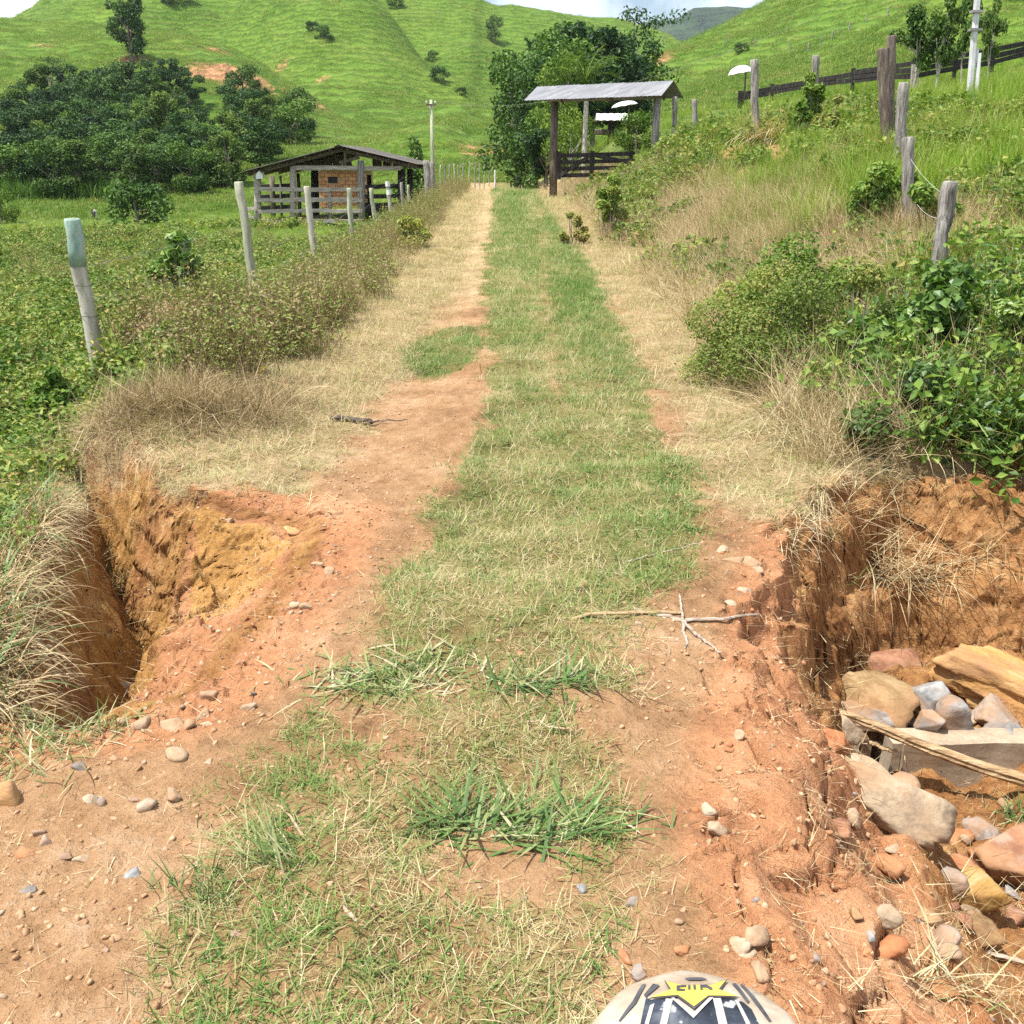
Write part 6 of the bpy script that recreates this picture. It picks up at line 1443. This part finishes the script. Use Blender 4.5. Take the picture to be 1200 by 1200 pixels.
# ------------------------------------------------------------------ shrubs, clumps, plants (each one a thing)
def shrub(name, label, cat, blobs, n, L, mat, seed, w=None, tint=(.05, .95), stems=14, group=None, shell=.6, up=.5, loc=None):
    r = rngs(seed); c = np.mean([b[0] for b in blobs], 0); base = Vector((c[0], c[1], h1(c[0], c[1]))) if loc is None else Vector(loc)
    e = empty(name, base, label, cat, group); B = [(np.array(b[0]) - np.array(base), b[1]) for b in blobs]
    mb = MB(); leaf_cloud(mb, r, n, B, L, w, tint=tint, shell=shell, up=up); mb.obj('foliage', M[mat], e)
    mb = MB()
    for i in range(stems + 10):
        b = B[r.integers(0, len(B))]; q = np.array(b[0]) + r.normal(0, .3, 3) * np.array(b[1]); s_ = np.array([q[0] * .45 + r.normal(0, .08), q[1] * .45 + r.normal(0, .08), -.05])
        m_ = (q + s_) / 2 + r.normal(0, .04, 3); q = q * (1.0 if i < stems else 1.22); tube(mb, [s_, m_, q], [.009, .006, .002], 4, caps=False)
    mb.obj('stem', M['bark'], e)['kind'] = 'stuff'
    return e
def blobset(px, py0, py1, Y, wpx, n, seed, depth=1.0, rs=(.32, .5)):
    """clumps filling a dome seen between pixel rows py1 (top) and py0 (foot), wpx pixels wide"""
    r = rngs(seed); k = mpp(at(px, (py0 + py1) / 2, Y)); zb = at(px, py0, Y).z; zt = at(px, py1, Y).z; hw = wpx * k / 2; x0 = at(px, py0, Y).x; B = []
    for i in range(n):
        a = r.uniform(-1, 1); d = r.uniform(-1, 1); f = math.sqrt(max(0, 1 - .8 * (a * a + d * d) / 1.2)); s_ = r.uniform(*rs) * min(hw, (zt - zb)) * .9
        B.append(((x0 + a * (hw - s_ * .8), Y + d * hw * depth * .8, zb + (zt - zb - s_ * .6) * f * r.uniform(.15, 1.1)), (s_, s_, s_ * .8)))
    return B
shrub('shrub', 'large rounded olive-green shrub with tiny leaves at the foot of the right bank', 'shrub', blobset(893, 460, 300, 7.9, 205, 30, 1, .9, (.30, .44)), 30000, .027, 'olive', 41, .6, stems=50, shell=.72)
shrub('shrub', 'fresh green top shrub behind the large olive one on the right bank', 'shrub', blobset(935, 360, 276, 8.8, 190, 18, 2, .5, (.3, .45)), 8500, .036, 'shrub', 42)
shrub('shrub', 'mixed green and brown bush between the olive shrub and the creeper', 'shrub', blobset(1010, 470, 318, 7.3, 130, 20, 3, .9, (.25, .4)), 10000, .034, 'olive', 43)
shrub('creeper', 'creeper with large heart-shaped leaves below the cracked leaning post', 'creeper', blobset(1095, 470, 318, 7.0, 210, 22, 4, .8, (.25, .4)), 5200, .075, 'vine', 44, .85, tint=(.2, 1))
shrub('creeper', 'dark low creeper mat hanging over the lip of the right gully', 'creeper', blobset(1095, 560, 430, 5.75, 230, 26, 5, .5, (.2, .34)), 10500, .042, 'vine', 45, .7, tint=(0, .6))
shrub('shrub', 'bright green leafy bush filling the right edge', 'shrub', blobset(1200, 530, 300, 6.2, 150, 26, 6, .7, (.22, .36)), 11000, .042, 'vine', 46, .6, tint=(.3, 1))
shrub('shrub', 'light green sprays hanging into the right gully at the edge of the picture', 'shrub', blobset(1180, 605, 500, 5.45, 90, 16, 7, .5, (.2, .35)), 2200, .042, 'vine', 47, .6, tint=(.5, 1))
shrub('shrub', 'dark leafy bush left of the straight pale grey post', 'shrub', blobset(1026, 315, 172, 11.9, 105, 24, 8, .8, (.25, .4)), 8200, .06, 'shrub', 48, tint=(0, .6))
shrub('shrub', 'leafy bush in the gap between the two nearest right-hand posts', 'shrub', blobset(1086, 300, 205, 10.6, 70, 12, 9, .8, (.3, .45)), 3600, .055, 'shrub', 49)
shrub('shrub', 'bright green shrub on the bank below the black gate', 'shrub', blobset(716, 276, 202, 20.5, 44, 18, 10, .9, (.28, .42)), 5200, .075, 'shrub', 50, tint=(.3, .9))
shrub('shrub', 'small yellowing shrub left of the bright green one below the gate', 'shrub', blobset(672, 284, 245, 20, 36, 12, 11, .9, (.25, .4)), 1800, .06, 'olive', 51, tint=(.5, 1))
shrub('sapling', 'tall leafy sapling on the crest of the right bank', 'sapling', blobset(946, 152, 76, 22, 40, 13, 12, .9, (.3, .45)), 1500, .17, 'shrub', 52, .28, tint=(0, .7))
shrub('shrub', 'yellow-green feathery bush right of the tall sapling', 'shrub', blobset(968, 170, 108, 21.2, 44, 11, 13, .9, (.3, .45)), 1500, .12, 'olive', 53, .3, tint=(.3, .8))
shrub('shrub', 'leafy broad plant bright green behind the second left post', 'plant', blobset(205, 335, 262, 12.8, 55, 10, 14, .9, (.3, .45)), 620, .125, 'vine', 54, .85, tint=(.3, 1))
shrub('shrub', 'second broad-leaved plant lower right of the bright green one', 'plant', blobset(226, 345, 300, 12.0, 40, 8, 19, .9, (.3, .45)), 420, .11, 'vine', 59, .85, tint=(.1, .7))
shrub('shrub', 'yellow-green leafy weed clump beside the track before the shed', 'plant', blobset(484, 300, 250, 19, 58, 12, 15, .9, (.3, .45)), 1500, .10, 'shrub', 55, tint=(.5, 1))
shrub('shrub', 'brownish leafy weed bush over the ant-hill mound', 'shrub', blobset(225, 432, 375, 8.8, 130, 16, 16, .7, (.25, .4)), 3400, .05, 'thicket', 56)
shrub('shrub', 'yellow-green moss-like patch behind the head of the left gully', 'plant', blobset(235, 448, 412, 7.7, 100, 12, 17, .7, (.3, .5)), 3600, .028, 'shrub', 57, tint=(.6, 1))
shrub('shrub', 'dark weed in the gap behind the browning bush', 'shrub', blobset(60, 480, 430, 8.2, 60, 10, 18, .8, (.3, .45)), 1500, .06, 'shrub', 58, tint=(0, .6))

def clump(name, label, px, py, n, L, w, tint, seed, spread, lean=(.8, .3), curl=(.6, .4), ang0=None, angs=3.2, mat='clump', seg=5, loc=None, zoff=0):
    r = rngs(seed); p = hit(px, py) if loc is None else Vector(loc); p.z = h1(p.x, p.y) if loc is None else p.z
    b = np.zeros((n, 3)); b[:, 0] = r.normal(0, spread[0], n); b[:, 1] = r.normal(0, spread[1], n)
    b[:, 2] = (H(b[:, 0] + p.x, b[:, 1] + p.y) - p.z if loc is None else 0) + zoff
    a = r.uniform(-math.pi, math.pi, n) if ang0 is None else r.normal(ang0, angs, n)
    mb = MB(); blades(mb, b, a, r.uniform(L[0], L[1], n), r.uniform(w[0], w[1], n), np.clip(np.abs(r.normal(lean[0], lean[1], n)), .05, 1.45), r.normal(curl[0], curl[1], n), seg, tint=np.clip(r.normal(tint[0], tint[1], n), 0, 1))
    e = empty(name, p, label, 'grass clump'); mb.obj('leaves', M[mat], e)
    mb = MB(); k = n // 7
    blades(mb, b[:k], a[:k] + .5, r.uniform(L[0], L[1], k) * .8, w[0] * .35, np.clip(np.abs(r.normal(1.1, .25, k)), 0, 1.5), r.normal(.2, .3, k), 4, tint=r.uniform(.7, 1, k)); mb.obj('dry_stalks', M['clump'], e)
    return e
clump('grass_clump', 'big sprawling green grass clump with broad blades in front of the mudguard', 622, 972, 190, (.05, .21), (.004, .0135), (.32, .24), 61, (.13, .05), (1.3, .2), (.15, .4), .35, 1.1)
clump('grass_clump', 'left wing of broad green blades beside the big sprawling clump', 545, 965, 46, (.09, .2), (.007, .013), (.28, .18), 62, (.06, .04), (1.0, .25), (.4, .3))
clump('grass_clump', 'dark green broad-bladed clump in the middle of the track', 632, 806, 120, (.05, .18), (.004, .012), (.28, .24), 63, (.10, .03), (1.3, .2), (.1, .4), .3, 1.1)
clump('grass_clump', 'bleached pale broad-leaved grass clump on the left of the track', 440, 800, 220, (.04, .16), (.004, .012), (.62, .26), 64, (.15, .06), (1.3, .2), (.2, .4))
clump('grass_clump', 'small bleached clump right of the large bleached one', 500, 778, 110, (.04, .15), (.004, .012), (.62, .22), 65, (.09, .06), (1.3, .2), (.2, .4))
clump('grass_clump', 'bristly dark green tuft growing on the wall of the right gully', 915, 792, 160, (.10, .2), (.003, .006), (.28, .25), 66, (.035, .035), (.7, .35), (.9, .4), loc=at(915, 800, 4.05))
clump('grass_clump', 'slender pale green tuft in the sparse grass at lower left', 330, 1012, 50, (.10, .2), (.003, .006), (.5, .2), 67, (.04, .03), (.9, .3), (.4, .3), 2.6, .5)
clump('grass_clump', 'dense short green tuft at the left margin of the grass', 235, 1045, 90, (.04, .10), (.003, .005), (.2, .15), 68, (.05, .04), (.7, .3), (.5, .3))
clump('grass_clump', 'dry tuft at the bottom right beside the gully slope', 1098, 1150, 40, (.08, .2), (.003, .007), (.8, .15), 69, (.05, .04), (.9, .3), (.4, .4))
clump('grass_clump', 'small grassy tuft on the right edge above the rust-red rock', 1188, 965, 60, (.08, .18), (.004, .007), (.35, .2), 70, (.05, .04), (.6, .3), (.6, .3))
clump('grass_clump', 'straw tuft hanging from the corner of the right gully', 985, 520, 150, (.25, .6), (.004, .008), (.85, .12), 71, (.2, .1), (.9, .35), (.9, .4))
clump('grass_clump', 'loose arching straw stems in front of the creeper', 940, 510, 60, (.3, .8), (.003, .006), (.88, .1), 72, (.3, .12), (.8, .3), (.9, .4))
p = hit(915, 163); p.z = h1(p.x, p.y)
clump('withered_plant', 'drape of silver-grey dead stems slumping down the bank below the tall pale post', 915, 163, 260, (.5, 1.3), (.010, .02), (.75, .2), 81, (.35, .3), (1.0, .3), (.9, .4), -2.3, .5, mat='straw', loc=p)
# long grass pouring over the left side of the gully
r_ = rngs(31); mb = MB()
gy_ = np.linspace(2.7, 6.0, 34); xs_ = np.linspace(-3.4, -1.2, 221)
rimx = np.array([next((xv for xv, sv in zip(xs_, poly_sd(xs_, np.full(221, yv), PIT)) if sv > 0), -1.9 - .2 * max(0, yv - 5)) for yv in gy_])
n = 3200; Yb = r_.uniform(2.75, 5.6, n); u = r_.random(n) ** 1.2; bx = np.interp(Yb, gy_, rimx) - .20 + u * .26 + r_.normal(0, .04, n); bz = np.maximum(H(bx, Yb), -1.1)
blades(mb, np.stack([bx, Yb, bz], 1), r_.normal(-.6, .9, n), r_.uniform(.10, .32, n), r_.uniform(.004, .010, n), np.clip(np.abs(r_.normal(.9, .45, n)), 0, 1.6), r_.normal(1.5, .7, n), 5, tint=np.clip(r_.normal(.2, .25, n), 0, 1), m=1)
n = 700; Yb = r_.uniform(2.75, 5.9, n); bx = np.interp(Yb, gy_, rimx) + .02 - np.abs(r_.normal(0, .4, n))
blades(mb, np.stack([bx, Yb, H(bx, Yb)], 1), r_.uniform(0, 6.28, n), r_.uniform(.14, .42, n), r_.uniform(.006, .012, n), np.abs(r_.normal(.5, .35, n)), r_.normal(1.4, .5, n), 5, tint=np.clip(r_.normal(.28, .22, n), 0, 1))
tag(mb.obj('hanging_grass', [M['clump'], M['straw']]), 'long half-dry grass pouring over the left side of the gully', kind='stuff')
n = 700; mb = MB(); u = r_.random(n); px = 1000 + 190 * u
P = np.array([np.array(at(a, 560 + 90 * r_.random(), 5.55 + .2 * r_.random())) for a in px]); P[:, 2] = np.minimum(P[:, 2], H(P[:, 0], P[:, 1]) + .25)
blades(mb, P, r_.normal(-1.5, .9, n), r_.uniform(.15, .55, n), .0035, np.abs(r_.normal(.9, .4, n)), r_.normal(1.4, .6, n), 5, tint=r_.uniform(.4, 1, n))
tag(mb.obj('dead_brush', M['straw']), 'tangle of dead stems hanging on the back wall of the right gully', kind='stuff')
n = 420; mb = MB(); P = np.array([np.array(at(1060 + 60 * r_.normal(), 655 + 20 * r_.normal(), 5.15)) for _ in range(n)]); P[:, 2] = np.maximum(H(P[:, 0], P[:, 1]), P[:, 2] - .1)
blades(mb, P, r_.uniform(0, 6.28, n), r_.uniform(.15, .5, n), .004, np.abs(r_.normal(1.2, .3, n)), r_.normal(.6, .5, n), 5, tint=r_.uniform(.4, 1, n))
tag(mb.obj('brush_heap', M['straw']), 'heap of dry brush caught on the right gully wall', 'brush')
n = 260; mb = MB(); P = []
for (a, b_, c, d) in ((905, 640, 985, 548), (150, 520, 380, 585)):
    for i in range(n // 2):
        f = r_.random(); P.append(np.array(gp(a + (c - a) * f, b_ + (d - b_) * f) + (-.03,)) + r_.normal(0, .03, 3))
P = np.array(P); m_ = len(P); blades(mb, P, r_.normal(-1.4, .9, m_), r_.uniform(.08, .35, m_), .003, np.abs(r_.normal(1.5, .4, m_)), r_.normal(1.2, .4, m_), 4, tint=r_.uniform(.3, 1, m_))
tag(mb.obj('hanging_roots', M['straw']), 'fine roots dangling from the gully rims', kind='stuff')
for i, (px, py, n_, lab) in enumerate(((40, 868, 150, 'matted dry and green turf on the lump at the left rim'), (105, 852, 110, 'tufty turf on the right end of the grassy lump'), (15, 905, 90, 'ragged turf at the left edge below the grassy lump'))):
    clump('turf_lump', lab, px, py, n_, (.04, .13), (.003, .006), (.6, .25), 74 + i, (.09, .06), (1.0, .4), (.5, .5))
# fallen yellow leaves
for i, (px, py, s_, lab) in enumerate(((137, 430, .10, 'single yellow leaf at the foot of the thick green-topped post'), (308, 443, .05, 'small yellow leaf among the dead stems right of the left gully head'), (1122, 266, .11, 'yellow leaf on the bank right of the cracked post'))):
    p = hit(px, py); mb = MB(); leaves(mb, np.array([[0, 0, .06]]), np.array([[.2, -.8, .5]]), s_ * 1.1, s_ * .7, rngs(i)); tag(mb.obj('yellow_leaf', M['yleaf'] if 'yleaf' in M else M.setdefault('yleaf', leaf_mat('yellow_leaf', [(0, (.6, .42, .03)), (1, (.72, .5, .05))], rnd=.1)), loc=(p.x, p.y, p.z)), lab, 'leaf')

# ------------------------------------------------------------------ motorcycle: front mudguard in view, wheel and fork below it
mc = empty('motorcycle', (at(818, 1170, .635).x, .52, 0), 'white front mudguard of a motorcycle with a yellow star sticker, dusty and scuffed', 'motorcycle')
fz = .985
def fend(u, v):
    """u -1..1 across, v 0 (front tip) .. 1 (towards the rider)"""
    Lf = .46; y = .175 - v * Lf
    hw = .088 * np.minimum(1, (np.clip(v, 0, 1) / .12)) ** .30 + .018 * np.clip(v * 3, 0, 1)
    x = u * hw
    z = fz - .018 - .020 * (u * u) - .012 * np.exp(-v / .03) + .02 * np.sin(np.clip(v * 1.3, 0, 1) * math.pi) - .022 * np.clip(np.abs(u) - .78, 0, 1) / .22
    return np.stack([x, y + 0 * u, z], -1)
nu, nv = 49, 60
U, Vv = np.meshgrid(np.linspace(-1, 1, nu), np.linspace(0.001, 1, nv) ** 1.5, indexing='xy')
top = fend(U, Vv).reshape(-1, 3); bot = top - np.array([0, 0, .004])
I3 = np.arange(nu * nv).reshape(nv, nu); q = np.stack([I3[:-1, :-1], I3[1:, :-1], I3[1:, 1:], I3[:-1, 1:]], -1).reshape(-1, 4)
rim = []
loop = list(I3[0, :]) + list(I3[1:, -1]) + list(I3[-1, -2::-1]) + list(I3[-2:0:-1, 0])
N_ = nu * nv
for a, b in zip(loop, loop[1:] + loop[:1]): rim.append((a, b, b + N_, a + N_))
mg = MB().add(np.concatenate([top, bot]), Q=np.concatenate([q, q[:, ::-1] + N_, np.array(rim)])).obj('mudguard', surf_mat('dusty_white_plastic', [(0.2, (.27, .20, .14)), (0.5, (.43, .37, .29)), (.8, (.50, .46, .39))], 9, rough=.45, bump=.15, spots=[(30, .58, .66, (.40, .30, .22), .5), (60, .62, .68, (.2, .18, .17), .6)]), mc, smooth=True)
mg_mats = dict(blue=surf_mat('scuffed_navy_print', [(.25, (.012, .014, .02)), (.55, (.035, .042, .058)), (.85, (.12, .13, .15))], 25, rough=.4, bump=.1, spots=[(55, .58, .64, (.45, .45, .44), .8)]), yellow=surf_mat('yellow_sticker', [(.2, (.48, .36, .05)), (.8, (.60, .48, .10))], 12, rough=.4, bump=.05, spots=[(50, .64, .70, (.45, .38, .2), .6)]),
               ink=surf_mat('dark_print', [(.2, (.03, .03, .035)), (.8, (.10, .10, .11))], 30, rough=.5, bump=.05), pale=surf_mat('white_print', [(.2, (.36, .33, .29)), (.8, (.48, .45, .40))], 30, rough=.45, bump=.05, spots=[(60, .6, .66, (.25, .24, .24), .7)]))
from mathutils.geometry import delaunay_2d_cdt
def uv_of(px, py):
    """photo pixel -> (u, v) on the mudguard by search"""
    d = ray(px, py); best = None
    P = fend(U, Vv) + np.array(mc.location); t = P[..., 1] / d[1]
    e = (P[..., 0] - d[0] * t) ** 2 + (P[..., 2] - CAM_H - d[2] * t) ** 2
    k = np.unravel_index(np.argmin(e), e.shape); return U[k], Vv[k], P[k]
def decal(poly, mat, lift, name, parent):
    """flat print: a photo outline laid onto the curved plastic as a thin conforming sheet"""
    X = []
    for px, py in poly:
        d = ray(px, py); z = fz - .02
        for _ in range(6):
            t = (z - CAM_H) / d[2]; x, y = d[0] * t - mc.location.x, d[1] * t - mc.location.y
            z = float(fz_at(x, y))
        X.append((x, y))
    X = np.array(X); dense = []
    for a, b in zip(X, np.roll(X, -1, 0)):
        m_ = max(1, int(np.hypot(*(b - a)) / .004))
        for k in range(m_): dense.append(a + (b - a) * k / m_)
    dense = np.array(dense); gx_, gy_ = np.meshgrid(np.arange(X[:, 0].min(), X[:, 0].max(), .005), np.arange(X[:, 1].min(), X[:, 1].max(), .005)); g2 = np.stack([gx_.ravel(), gy_.ravel()], 1)
    if len(g2): g2 = g2[poly_sd(g2[:, 0], g2[:, 1], dense) > .0015]
    pts = np.concatenate([dense, g2]) if len(g2) else dense
    out = delaunay_2d_cdt([Vector(p) for p in pts], [], [list(range(len(dense)))], 1, 1e-6)
    P2 = np.array([v[:] for v in out[0]]); z = fz_at(P2[:, 0], P2[:, 1]) + lift
    Tt = np.array([f for f in out[2] if len(f) == 3]); 
    a = P2[Tt[:, 1]] - P2[Tt[:, 0]]; b = P2[Tt[:, 2]] - P2[Tt[:, 0]]; fl = (a[:, 0] * b[:, 1] - a[:, 1] * b[:, 0]) < 0; Tt[fl] = Tt[fl][:, ::-1]
    return MB().add(np.concatenate([P2, z[:, None]], 1), T=Tt).obj(name, mg_mats[mat], parent, smooth=True)
def fz_at(x, y):
    v = np.clip((.175 - y) / .46, 0.0005, 1); hw = .088 * np.minimum(1, (v / .12)) ** .30 + .018 * np.clip(v * 3, 0, 1); u = np.clip(x / hw, -1, 1)
    return fend(np.asarray(u), np.asarray(v))[..., 2]
Zp = lambda pts: [(680 + a * 280 / 1200, 1100 + b * 280 / 1200) for a, b in pts]
decal(Zp([(330, 300), (360, 315), (480, 310), (560, 385), (650, 305), (800, 310), (860, 360), (920, 480), (960, 560), (250, 560), (300, 440)]), 'blue', .0012, 'navy_panel', mg)
decal(Zp([(430, 310), (465, 312), (425, 480), (405, 560), (370, 560), (392, 470)]), 'pale', .0020, 'white_stripe', mg)
decal(Zp([(665, 308), (705, 308), (745, 470), (760, 560), (715, 560), (700, 470)]), 'pale', .0020, 'white_stripe', mg)
decal(Zp([(470, 306), (565, 385), (650, 303), (668, 306), (568, 410), (455, 308)]), 'pale', .0022, 'white_chevron', mg)
decal(Zp([(350, 345), (372, 335), (335, 470), (310, 560), (285, 560), (320, 450)]), 'pale', .0021, 'white_stripe', mg)
decal(Zp([(775, 318), (790, 318), (850, 430), (890, 560), (868, 560), (828, 430)]), 'pale', .0021, 'white_stripe', mg)
decal(Zp([(420, 222), (520, 246), (655, 243), (742, 216), (704, 268), (806, 310), (645, 306), (570, 366), (486, 303), (335, 316), (448, 270)]), 'ink', .0024, 'star_outline', mg)
decal(Zp([(428, 228), (520, 250), (655, 247), (732, 222), (694, 268), (790, 305), (643, 300), (570, 355), (490, 297), (350, 310), (456, 268)]), 'yellow', .0030, 'yellow_star', mg)
def letter(polys):
    for k in polys: decal(Zp(k), 'ink', .0036, 'star_lettering', mg)
letter([[(482, 252), (530, 250), (532, 259), (498, 261), (500, 268), (526, 270), (524, 279), (482, 278)], [(540, 250), (552, 250), (552, 272), (540, 272)], [(566, 249), (578, 249), (580, 272), (568, 272)],
        [(600, 250), (632, 247), (660, 262), (664, 272), (650, 274), (634, 262), (610, 262), (616, 272), (602, 274)]])
for k in ([(520, 204), (610, 200), (640, 210), (600, 214), (545, 214)], [(310, 235), (330, 232), (280, 330), (200, 420), (190, 420), (262, 320)], [(800, 235), (815, 235), (900, 330), (960, 420), (945, 420), (880, 335)], [(760, 232), (780, 230), (850, 320), (840, 330)], [(365, 232), (400, 240), (330, 300), (318, 290)]):
    decal(Zp(k), 'ink', .0014, 'worn_stripe', mg)
mb = MB(); a = np.linspace(0, 2 * math.pi, 49); r0, r1 = .315, .045
V = []; Q = []
for i in range(48):
    for k in range(10):
        f = k * 2 * math.pi / 10; rad = r0 + r1 * math.cos(f) + (.010 if (i + k // 2) % 2 and math.cos(f) > .4 else 0); V.append((.042 * math.sin(f), rad * math.cos(a[i]), rad * math.sin(a[i])))
for i in range(48):
    for k in range(10): Q.append((i * 10 + k, i * 10 + (k + 1) % 10, ((i + 1) % 48) * 10 + (k + 1) % 10, ((i + 1) % 48) * 10 + k))
mb.add(V, Q=Q); wh = mb.obj('wheel', M['black'], mc, smooth=True, loc=(0, -.02, .36)); wh['label'] = 'knobbly black front wheel'
mb = MB(); P = np.stack([0 * a, .27 * np.cos(a), .27 * np.sin(a)], 1); tube(mb, P, .014, 8, caps=False); mb.obj('rim', M['steel'], wh, smooth=True)
mb = MB(); tube(mb, [(-.05, 0, 0), (.05, 0, 0)], .035, 12); mb.obj('hub', M['steel'], wh, smooth=True)
for i in range(18):
    mb = MB(); b = i * math.pi / 9; tube(mb, [(.03 * (-1) ** i, .03 * math.cos(b), .03 * math.sin(b)), (0, .265 * math.cos(b + .2), .265 * math.sin(b + .2))], .002, 4); mb.obj('spoke', M['steel'], wh)
for s_ in (-1, 1):
    mb = MB(); tube(mb, [(.085 * s_, 0, .36), (.085 * s_, -.12, .7), (.085 * s_, -.21, .93)], [.025, .028, .022], 12); mb.obj('fork_leg', M['steel'], mc, smooth=True)
mb = MB(); box(mb, (0, -.20, .925), (.2, .08, .03)); mb.obj('fork_clamp', M['black'], mc)

# ------------------------------------------------------------------ air
hz, hn, hl, ho = nt('valley_air')
pv = hn.new('ShaderNodeVolumePrincipled'); pv.inputs['Color'].default_value = (0.80, 0.88, 1.0, 1); pv.inputs['Density'].default_value = 0.0001; pv.inputs['Anisotropy'].default_value = 0.2
hl.new(pv.outputs[0], ho.inputs['Volume'])
mb = MB(); box(mb, (0, 560, 85), (2600, 1300, 200)); hb = tag(mb.obj('haze', hz), 'thin blue daylight haze filling the valley', kind='stuff')
